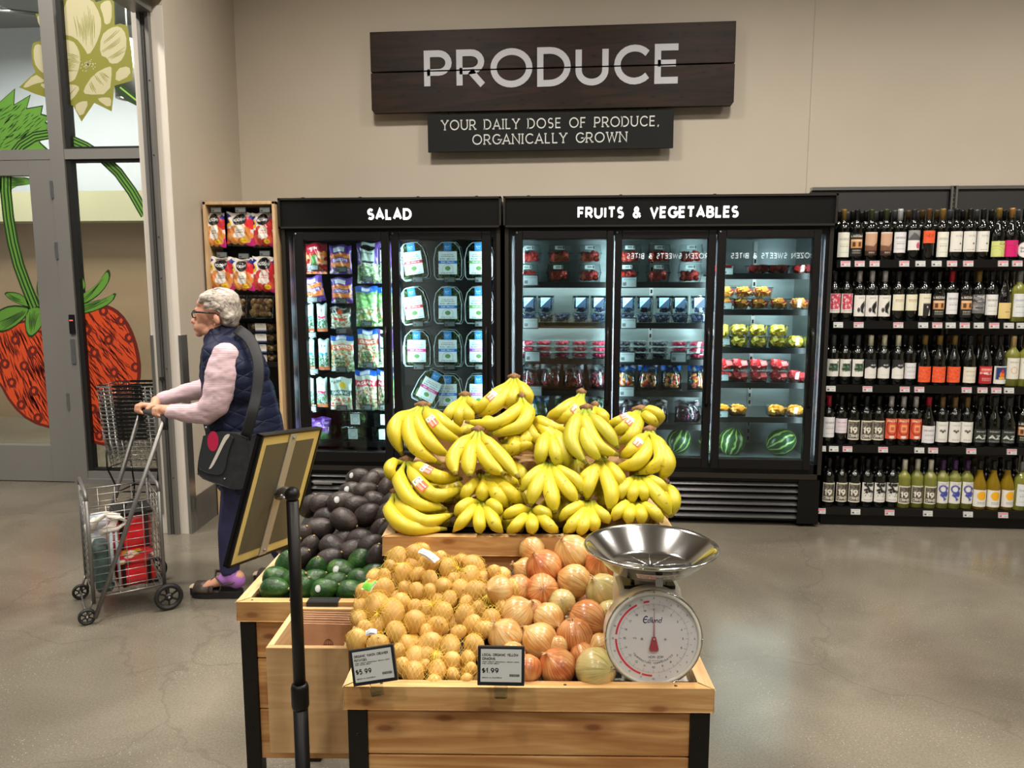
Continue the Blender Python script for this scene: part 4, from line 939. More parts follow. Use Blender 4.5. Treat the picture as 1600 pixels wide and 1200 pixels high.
def bag(px, yt, ybm, wpx, cv, name, lab, cat='salad bag', seed=0, d=.045, ry=0, y=None):
    y = y or YS; a = onY(px, ybm, y); b = onY(px, yt, y); w = wpx/FPX*(y/math.cos(YAW))
    o = film(cv, w, (b.z-a.z), d, seed).obj(name, PRG, label=lab, cat=cat); o.location = a; o.rotation_euler = (0, R(ry), 0); return o
def cv_carrot(i): return Cv(30, 34, (98, 62, 150)).rect(.05, .22, .95, .72, (226, 120, 56)).spots(60, .08, .25, .92, .7, .09, .03, [(240, 140, 70), (206, 96, 44), (244, 160, 96)], i).rect(.1, .4, .9, .56, (104, 66, 150)).text('CARROTS', .5, .48, .1, .66, (236, 226, 240)).rect(.2, .76, .7, .92, (228, 226, 232)).spots(16, 0, 0, 1, .2, .08, .05, [(230, 190, 160), (120, 90, 150)], i+4)
def cv_tom(i): return Cv(26, 30, (120, 30, 34)).spots(80, 0, 0, 1, .7, .1, .07, [(196, 44, 40), (226, 120, 50), (150, 30, 36), (230, 160, 120)], i).ell(.4, .82, .3, .15, (190, 30, 50)).rect(.35, .3, .6, .6, (90, 130, 70)).text('FRESH', .4, .83, .08, .4, (240, 220, 220))
def cv_green(i, top=(34, 96, 196)): return Cv(30, 42, (110, 160, 90)).spots(240, 0, .02, 1, .72, .06, .03, [(150, 186, 120), (200, 214, 170), (236, 236, 220), (84, 132, 66), (214, 160, 80)], i).rect(0, .5, 1, .78, (150, 206, 130)).spots(60, 0, .48, 1, .78, .08, .03, [(110, 184, 96), (176, 220, 150)], i+1).rect(0, .86, 1, 1, top).rect(.3, .9, .66, .97, (226, 232, 240))
def cv_kit(i, col, word): return Cv(30, 44, (206, 214, 196)).spots(200, 0, .02, 1, .6, .06, .03, [(150, 176, 110), (232, 232, 214), (96, 132, 80), (214, 190, 160), (160, 110, 80)], i).rect(0, .6, 1, .76, col).text(word, .5, .68, .09, .78, (248, 246, 240)).rect(0, .86, 1, 1, (34, 92, 190)).rect(.25, .88, .7, .97, (224, 230, 240)).ring(.42, .3, .36, .22, .12, col).ell(.42, .28, .26, .15, (120, 130, 90)).spots(30, .22, .16, .62, .4, .05, .025, [(86, 106, 60), (190, 190, 160), (60, 70, 50)], i+2)
def cv_purple(i): return Cv(30, 50, (108, 70, 150)).rect(.22, .48, .78, 1, (196, 206, 196)).ell(.5, .87, .3, .07, (24, 28, 26)).text('ORGANIC', .5, .74, .045, .5, (50, 110, 70)).rect(.25, .5, .75, .55, (40, 50, 60)).spots(220, 0, .02, 1, .46, .06, .028, [(120, 156, 90), (176, 196, 140), (226, 230, 214), (80, 110, 70)], i).rect(.22, .2, .78, .48, (160, 186, 150)).spots(60, .22, .2, .78, .48, .05, .02, [(110, 150, 90), (214, 222, 196)], i)
def cv_sol(i, pk): return Cv(16, 34, (190, 208, 204)).rect(.12, .5, .88, .94, (232, 238, 238)).text('SOL', .5, .8, .07, .5, (60, 80, 90)).rect(.12, .48, .88, .56, (220, 60, 110) if pk else (60, 160, 190)).spots(90, .05, .1, .95, .46, .06, .02, [(60, 110, 60), (96, 146, 84), (40, 80, 46)], i).rect(.0, 0, 1, .12, (226, 120, 70))
def cv_sun(i): return Cv(26, 26, (40, 44, 40)).rect(.05, .1, .95, .7, (206, 206, 186)).spots(90, .05, .1, .95, .68, .06, .04, [(120, 140, 90), (230, 226, 206), (180, 110, 80)], i).ell(.5, .78, .12, .12, (220, 80, 40)).rect(.2, .38, .8, .5, (214, 80, 60)).text('SUNFLOWER', .5, .92, .07, .6, (220, 220, 210))
def cv_org(i): return Cv(30, 40, (206, 220, 206)).spots(150, 0, .02, 1, .44, .07, .03, [(220, 100, 70), (240, 236, 220), (150, 186, 120)], i).rect(0, .46, 1, .62, (16, 84, 70)).text('ORGANIC', .5, .54, .1, .8, (240, 244, 240)).ell(.62, .76, .16, .1, (240, 200, 60)).text('FARM', .3, .88, .09, .45, (30, 60, 50))
tagn = []
items = [
 (494, 380, 428, 38, cv_tom(1), 'snack_bag', 'dark red bag of tomatoes at the top left of the left salad door'), (533, 383, 428, 36, cv_carrot(1), 'carrot_bag', 'purple bag of baby carrots, top row beside the tomatoes'),
 (577, 379, 443, 38, cv_purple(2), 'salad_bag', 'tall purple and green salad bag in the top row'), (603, 380, 443, 26, cv_purple(5), 'salad_bag', 'purple salad bag in the top row half hidden by the door edge'),
 (494, 432, 472, 34, cv_carrot(3), 'carrot_bag', 'orange carrot bag slumped sideways, second row at left'), (535, 434, 474, 35, cv_carrot(7), 'carrot_bag', 'orange and purple carrot bag, second row, second column'),
 (574, 448, 510, 36, cv_green(1), 'salad_bag', 'blue topped green chopped salad bag in the second row'), (603, 448, 510, 26, cv_green(4), 'salad_bag', 'blue topped green salad bag half behind the door edge, second row'),
 (483, 475, 518, 17, cv_sol(1, False), 'herb_pack', 'narrow herb pack with blue stripe, third row at the far left'), (504, 475, 518, 17, cv_sol(2, True), 'herb_pack', 'narrow herb pack with pink stripe, third row beside the blue one'),
 (533, 479, 514, 34, cv_sun(1), 'salad_bag', 'small dark topped salad bag with orange flower emblem'), (536, 524, 580, 38, cv_kit(1, (236, 110, 50), 'CHOPPED'), 'salad_bag', 'blue and orange salad kit bag, fourth row, second column'),
 (577, 515, 574, 36, cv_kit(2, (226, 96, 50), 'SOUTHWEST'), 'salad_bag', 'blue and orange SOUTHWEST salad kit bag'), (603, 515, 574, 26, cv_purple(9), 'salad_bag', 'purple salad bag beside the SOUTHWEST kit at the door edge'),
 (484, 530, 578, 18, cv_sol(5, False), 'herb_pack', 'narrow herb pack with blue stripe, fourth row, farthest left'), (507, 530, 578, 18, cv_sol(6, False), 'herb_pack', 'narrow herb pack with blue stripe, fourth row, beside the first'),
 (483, 590, 636, 18, cv_sol(7, False), 'herb_pack', 'narrow herb pack with blue stripe, lowest hanging row'), (504, 590, 636, 18, cv_sol(8, True), 'herb_pack', 'narrow herb pack with pink stripe, lowest hanging row'),
 (534, 590, 640, 36, cv_org(1), 'salad_bag', 'white and green bag reading ORGANIC, lowest hanging row'), (573, 578, 640, 36, cv_kit(3, (206, 40, 66), 'ASIAN'), 'salad_bag', 'blue and red ASIAN salad kit bag'),
 (603, 578, 640, 26, cv_kit(4, (206, 40, 66), 'ASIAN'), 'salad_bag', 'blue and red ASIAN salad kit bag cut by the door edge'), (617, 580, 638, 12, cv_green(8), 'salad_bag', 'sliver of a blue topped bag at the left edge of the right door')]
for i, (px, yt, yb_, w, cv, nm, lab) in enumerate(items):
    bag(px, yt, yb_, w, cv, nm, lab, seed=i, ry=-10 if i == 4 else 0, d=.03 if nm == 'herb_pack' else .045)
for px, py, wh in ((490, 418, 'tomato bag'), (534, 421, 'top carrot bag'), (575, 436, 'tall purple salad bag'), (489, 468, 'slumped carrot bag'), (534, 470, 'second carrot bag'), (573, 505, 'blue topped green salad bag'), (487, 523, 'third row herb packs'), (534, 517, 'flower emblem salad bag'),
                   (534, 577, 'orange salad kit bag'), (576, 570, 'SOUTHWEST salad kit'), (490, 580, 'fourth row herb packs'), (487, 638, 'lowest herb packs'), (535, 637, 'ORGANIC bag'), (573, 636, 'ASIAN salad kit'), (602, 636, 'ASIAN kit at the door edge')):
    pusher(px, py, wh)
# bottom of the salad case
o = bag(497, 652, 690, 46, Cv(20, 20, (70, 110, 70)).rect(0, .45, 1, 1, (110, 60, 150)).spots(60, 0, .4, 1, 1, .1, .05, [(140, 90, 190), (90, 40, 130), (180, 150, 210)], 3), 'salad_bag', 'purple crumpled bag of greens at the bottom left of the salad case', seed=44, d=.08, y=FY+.2)
def lowbox(px, z, lab, seed, y, w=.16):
    o = clamshell(w, .085, .13, None, .008, taper=.9).obj('greens_clamshell', CLEAR, label=lab, cat='salad box'); x = onY(px, 680, y).x; o.location = (x, y, z)
    mb = MB(); heap(mb, 240, w*.88, .085, .11, .04, [(64, 110, 54), (90, 140, 70), (44, 84, 42)], 'leaf', seed); mb.obj('leaves', FOOD, o)
    c = Cv(16, 18, (206, 216, 212), 2).ring(.5, .45, .35, .3, .1, (120, 140, 130)).lines(.15, .85, [.9, .82], (90, 110, 100), .02, seed); m2 = MB(); patch(m2, c, lambda u, v: ((u-.5)*.062, -.062-.006*v, .012+v*.07)); m2.obj('label', PRN, o)
lowbox(556, .462, 'clear box of greens with pale label on the case floor, centre', 1, FY+.2); lowbox(560, .558, 'clear box of greens stacked on top at the bottom centre', 2, FY+.21); lowbox(603, .462, 'clear box of greens at the bottom right of the left salad door', 3, FY+.2); lowbox(606, .558, 'upper box of greens at the bottom right, left salad door', 4, FY+.21)
lowbox(512, .462, 'clear box of greens under the purple bag', 7, FY+.25)
for i, px in enumerate((650, 700, 745)): lowbox(px, .462, 'clear box of greens on the floor of the right salad door, %s from left' % ORD[i], 10+i, FY+.2)

# ================================================================== SNACK SHELF beside the salad case
PLY = wood('pale_plywood', (214, 184, 142), (196, 162, 118), axis=2, scale=.8, rough=.5, knots=False)
SX0, SX1, SFY, SH = -2.283, -1.828, 4.66, 1.985
cab = thing('snack_shelf', 'tall narrow plywood framed shelf with black inside, left of the salad refrigerator', 'shelf', ((SX0+SX1)/2, SFY, 0)); hw = (SX1-SX0)/2
mb = MB(); mb.box(-hw, -hw+.018, 0, .6, 0, SH); mb.box(hw-.018, hw, 0, .6, 0, SH); mb.box(-hw, hw, 0, .6, SH-.018, SH); bevel_mod(mb.obj('frame', PLY, cab), .0015)
MB().box(-hw+.018, hw-.018, .22, .25, .1, SH-.02).obj('back_panel', BLACK, cab)
MB().box(-hw+.018, hw-.018, .03, .55, 0, .14).obj('kick_base', BLACK, cab)
for z in (.98, .62, .3):
    mb = MB(); mb.box(-hw+.018, hw-.018, .01, .55, z-.012, z); mb.box(-hw+.018, hw-.018, .0, .012, z-.012, z+.02); mb.obj('shelf', BLACK2, cab)
MB().box(-hw+.018, hw-.018, .004, .03, .14, .2).obj('lower_rail', PLY, cab)
def cv_snack(i, c1, c2):
    cv = Cv(44, 56, (236, 232, 226)).rect(0, 0, 1, .1, (30, 28, 30)).ell(.0, .28, .3, .22, c2).ell(.92, .16, .3, .14, (206, 40, 130)).ell(.95, .72, .3, .2, c1).ell(.06, .68, .16, .12, (236, 206, 40)).poly([(0, .62), (.16, .7), (.06, .8), (.22, .9), (0, .96)], (30, 50, 140)).poly([(.8, .85), (.9, .97), (1, .9), (1, .8)], (30, 50, 140))
    for a in range(9): cv.ell(.5+.36*math.cos(a*.7), .34+.2*math.sin(a*.7), .14, .11, [(226, 150, 76), (214, 128, 60), (236, 170, 96)][a % 3] if i < 2 else [(206, 64, 56), (190, 44, 50), (222, 90, 70)][a % 3])
    cv.ell(.52, .47, .2, .14, (240, 236, 226)).rect(.34, .34, .7, .46, (240, 236, 226)).text(('ALMOND', 'ALMOST', 'PINK')[i], .52, .47, .04, .26, (60, 50, 50) if i < 2 else (214, 50, 80)).text(('ITALIANO', 'NAKED', 'PICANTE')[i], .52, .41, .04, .26, (60, 50, 50) if i < 2 else (214, 50, 80))
    return cv.ell(.52, .78, .26, .16, (18, 18, 20)).text('KOOSHY', .52, .78, .09, .44, (240, 240, 240)).ell(.66, .17, .13, .07, (246, 206, 40)).text('VEGAN', .66, .17, .03, .18, (120, 60, 30)).rect(0, .95, 1, 1, (222, 216, 208))
SK = [cv_snack(0, (206, 50, 56), (206, 50, 130)), cv_snack(1, (226, 50, 56), (220, 90, 60)), cv_snack(2, (190, 40, 50), (226, 60, 110))]
def box_px(px, y): return onY(px, 400, y).x
for r_, rowl in enumerate((((338, 332, 388, 33, 0), (376, 332, 385, 44, 1), (414, 332, 387, 36, 2)), ((347, 402, 456, 40, 0), (381, 404, 456, 36, 1), (414, 400, 458, 40, 2)))):
    for c_, (px, yt, ybm, w, k) in enumerate(rowl):
        y = SFY+.05+.006*c_; bag(px, yt, ybm, w*1.03, SK[k], 'snack_bag', 'colourful snack pouch with black oval, %s row, %s of three' % (('upper', 'lower')[r_], ('left', 'middle', 'right')[c_]), 'snack bag', 60+r_*3+c_, .05, y=y, ry=(2 if (r_ + c_) % 2 else -1))
        v = onY(px, yt-4, SFY+.02); pt.put((v.x, v.y, v.z), label='small grey price display above the %s snack pouch, %s row' % (('left', 'middle', 'right')[c_], ('upper', 'lower')[r_]), group='price displays on the snack shelf')
        pr_ = MB(); pr_.cyl((v.x, v.y+.006, v.z-.012), (v.x, SFY+.22, v.z-.012), .003, n=6); pr_.obj('hanging_peg', BLACK2, label='black metal peg behind the %s snack pouch, %s row' % (('left', 'middle', 'right')[c_], ('upper', 'lower')[r_]), cat='peg', group='pegs on the snack shelf')
COOK = [(176, 136, 84), (150, 108, 62), (196, 160, 106), (120, 84, 48)]
lb = Cv(16, 18, (232, 230, 222), 2).lines(.1, .9, [.8, .66, .54], (80, 80, 80), .025, 3).rect(0, 0, 1, .2, (40, 70, 120))
tubo = clamshell(.17, .058, .14, None, .006, taper=.9).obj('snack_tub', CLEAR, label='-', cat='snack tub')
heap(MB(), 90, .15, .058, .125, .034, COOK, 'ball', 4).obj('bites', FOOD, tubo)
mb = MB(); patch(mb, lb, lambda u, v: ((u-.5)*.07, -.064-.008*v, .004+v*.056)); mb.obj('label', PRN, tubo); tubs = Stock(tubo)
ty = SFY+.10
for i in range(4): tubs.put((onY(415, 550, ty).x, ty, .982+.066*i), (0, 0, rnd.uniform(-.04, .04)), 'clear tub of brown snack bites in the right stack, %s from the shelf' % ORD[i], 'snack tubs in the right stack')
for i in range(4): tubs.put((onY(366, 550, ty).x, ty, .982+.066*i), (0, 0, rnd.uniform(-.04, .04)), 'clear tub of brown snack bites in the left stack, %s from the shelf' % ORD[i], 'snack tubs in the left stack')
tubs.put((onY(416, 500, ty).x, ty-.04, .982+.066*4+.085), (R(78), 0, 0), 'clear snack tub leaning upright on top of the right stack')
tubs.put((onY(374, 500, ty).x, ty-.03, .982+.066*4+.085), (R(78), 0, 0), 'clear snack tub upright on the left stack, behind the head')
for i, px in enumerate((345, 385, 420)):
    for k in range(2): tubs.put((onY(px, 700, ty+.02).x, ty+.02, .622+.066*k), (0, 0, 0), 'clear snack tub on the low shelf, %s stack, %s tub' % (('left', 'middle', 'right')[i], ('lower', 'upper')[k]), 'snack tubs on the low shelf')

# ================================================================== WINE WALL
WY = 4.75
wr = thing('wine_shelving', 'long black wine shelving unit right of the refrigerators', 'shelving', (2.5, WY, 0)); wx0, wx1 = 1.545-2.5, 3.02-2.5
ROWZ = [1.622, 1.262, .878, .508, .116]
MB().box(wx0, wx1, .56, .6, .05, 2.09).obj('back_panel', mat('charcoal_back', (50, 50, 50), .5), wr)
MB().box(wx0, wx1, .545, .6, 2.09, 2.11).obj('top_rail', STEEL, wr)
MB().box(wx0, wx1, .03, .6, 0, .09).obj('base', BLACK, wr)
for i, z in enumerate(ROWZ):
    mb = MB(); mb.box(wx0, wx1, 0, .56, z-.018, z); s = mb.obj('shelf', BLACK2, wr)
    MB().box(wx0, wx1, -.008, 0, z-.042, z+.004).obj('lip', mat('shelf_lip', (34, 33, 32), .3, .5), s)
for x in (-.067, .49):
    mb = MB(); mb.box(x-.02, x-.008, .53, .56, .1, 2.11); mb.box(x+.008, x+.02, .53, .56, .1, 2.11); mb.box(x-.02, x+.02, .545, .56, .1, 2.11); p_ = mb.obj('upright', GREYM, wr)
    q = MB()
    for k in range(16): q.box(x-.005, x+.005, .543, .545, 1.65+k*.028, 1.668+k*.028)
    q.obj('slot', PITCH, p_)
MB().box(wx0-.002, wx0+.02, .3, .56, .05, 2.0).obj('end_panel', BLACK, wr)
GLB = mat('dark_bottle_glass', (10, 12, 8), .08, spec=.7, coat=.3)
def whiteglass(name, c):
    m = mat(name, c, .08, spec=.6); m.node_tree.nodes['Principled BSDF'].inputs['Transmission Weight'].default_value = .6; return m
GLW = whiteglass('pale_green_wine', (176, 180, 84)); GLY = whiteglass('yellow_wine', (186, 154, 36))
BORD = [(.0, 0.002), (.034, 0), (.0375, .004), (.0375, .185), (.036, .197), (.028, .211), (.0165, .226), (.014, .24), (.0138, .285), (.0148, .287), (.0148, .294), (.013, .3), (0, .3)]
BURG = [(.0, 0.002), (.037, 0), (.041, .004), (.041, .13), (.0385, .155), (.031, .18), (.022, .205), (.0165, .228), (.0145, .25), (.0142, .285), (.0152, .287), (.0152, .293), (.013, .298), (0, .298)]
def bottle_stock(lab_cv, z0, z1, ang, cap, shape='o', glassm=None, nolabel=False, scale=1.):
    prof = BORD if shape == 'o' else BURG; r = prof[2][0]
    o = MB().lathe(prof, 18).obj('wine_bottle', glassm or GLB, label='-', cat='wine bottle')
    if cap is not None:
        rn = prof[8][0]
        MB().lathe([(rn+.0012, .235 if shape == 'o' else .245), (rn+.0008, .284), (rn+.0016, .286), (rn+.0016, .296), (rn-.001, .302), (0, .302)], 14).obj('capsule', mat('capsule_%d_%d_%d' % cap, cap, .3, .35 if sum(cap) > 300 else .1), o)
    if not nolabel:
        mb = MB(); rr = r+.0006; patch(mb, lab_cv, lambda u, v: (rr*math.sin((u-.5)*2*R(ang)), -rr*math.cos((u-.5)*2*R(ang)), z0+v*(z1-z0))); mb.obj('label', PRN, o)
    return Stock(o)
W_ = (226, 224, 216); WH = lambda: Cv(20, 24, W_)
def L_plain(c=W_, t=(90, 90, 90), word='RESERVE'): return Cv(20, 24, c).text(word, .5, .72, .09, .7, t).lines(.2, .85, [.52, .44, .2], t, .012, 4)
def L_pic(): return Cv(20, 26, (200, 160, 132)).rect(0, .0, 1, .2, (60, 40, 34)).poly([(0, .2), (0, .45), (.6, .4), (1, .62), (1, .2)], (120, 84, 66)).rect(.0, .95, 1, 1, (230, 220, 210)).lines(.3, .7, [.12], (200, 180, 160), .015)
def L_school(): return Cv(20, 28, (24, 24, 24)).text("L'ECOLE", .5, .87, .1, .84, (232, 226, 210)).rect(.06, .36, .94, .74, (206, 150, 96)).rect(.2, .42, .4, .62, (90, 60, 40)).rect(.6, .42, .8, .62, (90, 60, 40)).rect(.06, .66, .94, .7, (240, 220, 190)).lines(.2, .8, [.25, .15], (170, 165, 150), .02)
def L_cow(): return WH().poly([(.55, .6), (.8, .75), (.85, .5), (.7, .3), (.8, .1), (.5, .2), (.45, .45)], (30, 30, 30)).ell(.35, .3, .1, .12, (60, 60, 60)).lines(.3, .7, [.88], (90, 90, 90), .015)
def L_crime(): return Cv(22, 26, (226, 220, 200)).rect(.06, .06, .94, .94, (70, 66, 58)).spots(40, .1, .1, .9, .9, .1, .05, [(40, 38, 34), (120, 114, 100)], 5).text('19', .42, .5, .34, .5, (236, 230, 214)).text('CRIMES', .5, .2, .16, .74, (236, 230, 214))
def L_red(): return Cv(20, 24, (214, 90, 60)).ring(.5, .55, .42, .38, .15, (150, 30, 40)).rect(.3, .35, .7, .7, (236, 170, 110)).rect(.36, .42, .64, .6, (206, 90, 70)).text('RIOT', .5, .88, .1, .7, (240, 220, 190)).ell(.5, .1, .2, .07, (236, 220, 200))
def L_orange(): return Cv(20, 22, (232, 92, 52)).spots(60, .05, .05, .95, .95, .04, .03, [(206, 66, 36), (240, 130, 90)], 6)
def L_wal(): return WH().text('WAL', .62, .78, .12, .55, (160, 165, 168)).ell(.72, .4, .08, .04, (40, 40, 50)).lines(.3, .8, [.1], (150, 150, 150), .01)
def L_pink(): return WH().rect(.1, .2, .9, .98, (206, 80, 100)).spots(50, .1, .22, .9, .96, .06, .05, [(236, 210, 210), (190, 50, 80)], 3).lines(.2, .8, [.1], (120, 110, 110), .015)
def L_cream(): return Cv(20, 22, (226, 222, 196)).lines(.2, .9, [.66, .56], (170, 120, 90), .02).rect(.1, .8, .9, .81, (180, 160, 120))
def L_wing(): return WH().ell(.5, .5, .07, .06, (40, 40, 40)).ell(.38, .56, .1, .05, (60, 60, 60)).ell(.62, .56, .1, .05, (60, 60, 60)).text('TAPESTRY', .5, .82, .06, .6, (150, 150, 150)).lines(.25, .75, [.12], (120, 120, 120), .012)
def L_anz(): return Cv(20, 20, (52, 58, 54)).text('AZ', .5, .42, .3, .7, (226, 228, 220)).lines(.15, .85, [.84, .1], (190, 194, 186), .02)
def L_crow(): return WH().spots(26, .15, .5, .85, .95, .1, .08, [(24, 24, 24), (40, 40, 40)], 8).spots(18, .15, .25, .85, .6, .02, .03, [(30, 30, 30)], 9).lines(.2, .8, [.1], (120, 120, 120), .012)
def L_drag(): return WH().ring(.4, .66, .3, .2, .4, (66, 76, 160)).ell(.6, .44, .22, .14, (66, 76, 160)).poly([(.3, .5), (.5, .3), (.7, .2), (.5, .1), (.45, .25), (.2, .35)], (66, 76, 160)).ell(.5, .62, .08, .06, (226, 226, 236)).ell(.7, .7, .1, .07, (66, 76, 160)).lines(.2, .8, [.92], (150, 120, 120), .015)
def L_sun(): return WH().ell(.55, .66, .3, .27, (240, 176, 36)).lines(.3, .85, [.26, .18], (100, 100, 100), .014)
def L_bw(): return Cv(20, 26, (226, 222, 196)).rect(.3, 0, 1, .56, (44, 44, 44)).poly([(.7, 0), (.85, .3), (1, 0)], (226, 222, 210)).ell(.6, .4, .05, .04, (226, 222, 210)).lines(.3, .8, [.8], (150, 140, 110), .015)
def L_frost(): return WH().rect(.2, .3, .9, .75, (56, 84, 66)).spots(24, .2, .3, .9, .75, .06, .05, [(120, 140, 110), (40, 60, 48)], 4).ell(.85, .82, .08, .07, (40, 60, 50))
def L_vel(): return WH().poly([(0, .5), (.3, .62), (.6, .52), (1, .62), (1, 1), (0, 1)], (40, 42, 44)).text('VELVET', .6, .7, .08, .4, (220, 220, 220)).lines(.3, .8, [.2], (150, 150, 150), .01)
def L_hill(): return Cv(20, 26, (176, 40, 46)).rect(.08, .62, .92, .92, (214, 90, 80)).text('HILL', .5, .6, .14, .8, (240, 220, 210)).text('COOPER', .5, .8, .09, .7, (240, 220, 210)).lines(.2, .8, [.3, .2], (230, 180, 170), .018)
def L_pict(): return WH().rect(.12, .24, .88, .94, (36, 56, 110)).ell(.5, .5, .16, .2, (226, 120, 50)).rect(.3, .26, .7, .38, (220, 180, 60)).rect(.45, .6, .6, .8, (200, 50, 50))
def L_gy(a, b): return Cv(20, 20, a).ring(.3, .2, .6, .5, .06, b).ring(.3, .2, .4, .34, .06, b).text('CA', .7, .82, .14, .4, (80, 90, 60))
def L_shade(): return Cv(20, 24, (110, 110, 110)).spots(40, 0, .2, 1, .9, .2, .04, [(170, 170, 170), (70, 70, 70), (140, 140, 140)], 3).text('LAND', .5, .9, .08, .8, (220, 220, 220))
def L_half(): return Cv(20, 22, W_).rect(0, .5, 1, 1, (150, 150, 150)).poly([(0, .55), (.4, .9), (1, .6), (1, .5), (0, .5)], (90, 90, 92)).ell(.72, .24, .16, .16, (206, 90, 120))
DK = (22, 22, 22); SV = (190, 192, 194); RDC = (170, 24, 46); GD = (120, 96, 40)
BS = {}
def K(key, f, z0, z1, cap, shape='o', gm=None, ang=62, desc=''): BS[key] = (bottle_stock(f, z0, z1, ang, cap, shape, gm), desc)
K('white', L_plain((226, 226, 222)), .04, .16, DK, desc='dark bottle with tall plain white label'); K('flower', L_plain((228, 228, 214), (150, 150, 140)), .02, .165, GD, desc='dark bottle with tall off-white label and bronze neck')
K('school', L_school(), .025, .16, DK, desc='dark bottle with black label and tan building picture'); K('pic', L_pic(), .03, .165, (52, 56, 30), desc='dark bottle with brown landscape label')
K('silver', L_plain((222, 222, 224)), .045, .165, SV, desc='dark bottle with white label and silver neck'); K('half', L_half(), .06, .175, (40, 40, 42), desc='dark bottle with half grey, half white label')
K('orangetop', Cv(20, 16, (236, 96, 52)).text('NEXT', .5, .6, .3, .6, (180, 60, 40)), .10, .172, (90, 60, 30), desc='dark bottle with small square orange label'); K('wal', L_wal(), .05, .168, DK, desc='dark bottle with wide white label and tiny mark')
K('lime', L_gy((206, 212, 130), (160, 170, 90)), .02, .11, GD, 'g', desc='sloped dark bottle with yellow-green label'); K('magenta', L_gy((210, 30, 110), (170, 20, 80)), .02, .115, (150, 110, 60), 'g', desc='sloped dark bottle with magenta label')
K('round', Cv(20, 20, (10, 12, 8)).ell(.5, .5, .5, .5, (230, 230, 226)).text('BOLD', .5, .6, .14, .6, (40, 40, 40)).text('SAGE', .5, .4, .14, .6, (40, 40, 40)), .015, .105, (20, 30, 24), 'g', desc='sloped dark bottle with round white label')
K('pink', L_pink(), .05, .165, (40, 40, 42), desc='dark bottle with pink patterned label'); K('cow', L_cow(), .03, .155, SV, desc='dark bottle with silver neck and black-and-white drawing label')
K('cream', L_cream(), .065, .16, (44, 44, 46), desc='dark bottle with short cream label'); K('bw', L_bw(), .035, .165, (30, 30, 32), desc='dark bottle with cream and black split label')
K('redcap', L_plain((224, 224, 226)), .045, .17, RDC, desc='dark bottle with white label and bright red neck'); K('shade', L_shade(), .05, .16, GD, desc='dark bottle with grey shaded label'); K('yellow', Cv(20, 18, (222, 196, 130)).lines(.4, .8, [.4], (120, 80, 50), .02).ell(.8, .62, .06, .06, (90, 60, 40)), .02, .112, (30, 30, 30), 'g', desc='sloped dark bottle with tan label')
K('whitewine', L_plain((218, 222, 222), (120, 130, 140), 'CHASSIS'), .03, .165, (130, 134, 136), gm=GLW, desc='pale green bottle with tall white label'); K('frost', L_frost(), .05, .155, (70, 74, 76), desc='dark bottle with white label and green print')
K('velvet', L_vel(), .04, .155, (226, 224, 196), desc='dark bottle with cream neck, black and white label'); K('vita', L_plain((220, 220, 222), (120, 130, 140), 'VITA'), .04, .135, (46, 40, 30), desc='dark bottle with plain label reading VITA')
K('orange', L_orange(), .02, .115, GD, 'g', desc='sloped dark bottle with wide orange label'); K('creamg', L_plain((222, 216, 200), (170, 150, 110), 'ARGYLE'), .02, .115, (30, 30, 32), 'g', desc='sloped dark bottle with cream label')
K('hill', L_hill(), .015, .12, (30, 26, 26), 'g', desc='sloped dark bottle with red label reading HILL'); K('pict', L_pict(), .015, .12, (30, 26, 26), 'g', desc='sloped dark bottle with blue picture label')
K('blanc', Cv(20, 24, (222, 220, 208)).ring(.5, .42, .22, .16, .2, (214, 150, 90)).lines(.2, .8, [.8], (150, 140, 120), .02), .045, .17, (206, 176, 120), gm=GLW, desc='clear bottle of pale wine with cream label')
K('pinkw', L_plain((226, 214, 220), (170, 120, 130), 'ROSE'), .07, .16, (30, 30, 32), desc='dark bottle with short pinkish white label'); K('crime', L_crime(), .03, .15, (26, 26, 28), desc='dark bottle with photo label reading 19 CRIMES')
K('red', L_red(), .04, .165, SV, desc='dark bottle with silver neck and red patterned label'); K('lowwhite', L_plain((222, 222, 222)), .02, .125, RDC, 'g', desc='sloped dark bottle, low white label, red neck'); K('wing', L_wing(), .025, .15, (120, 96, 56), desc='dark bottle with white label and winged emblem')
K('anz', L_anz(), .025, .105, (52, 56, 54), 'g', desc='sloped dark bottle with slate label and script'); K('crow', L_crow(), .035, .155, (24, 24, 26), desc='dark bottle with white label full of black birds')
K('crimew', L_crime(), .03, .14, (222, 220, 206), gm=GLW, desc='pale bottle with photo label reading 19 CRIMES'); K('dragon', L_drag(), .035, .17, (70, 40, 90), gm=GLW, desc='pale bottle with blue dragon label and purple neck')
K('sun', L_sun(), .02, .125, (30, 30, 30), 'g', GLY, desc='yellow bottle with white label and orange disc')
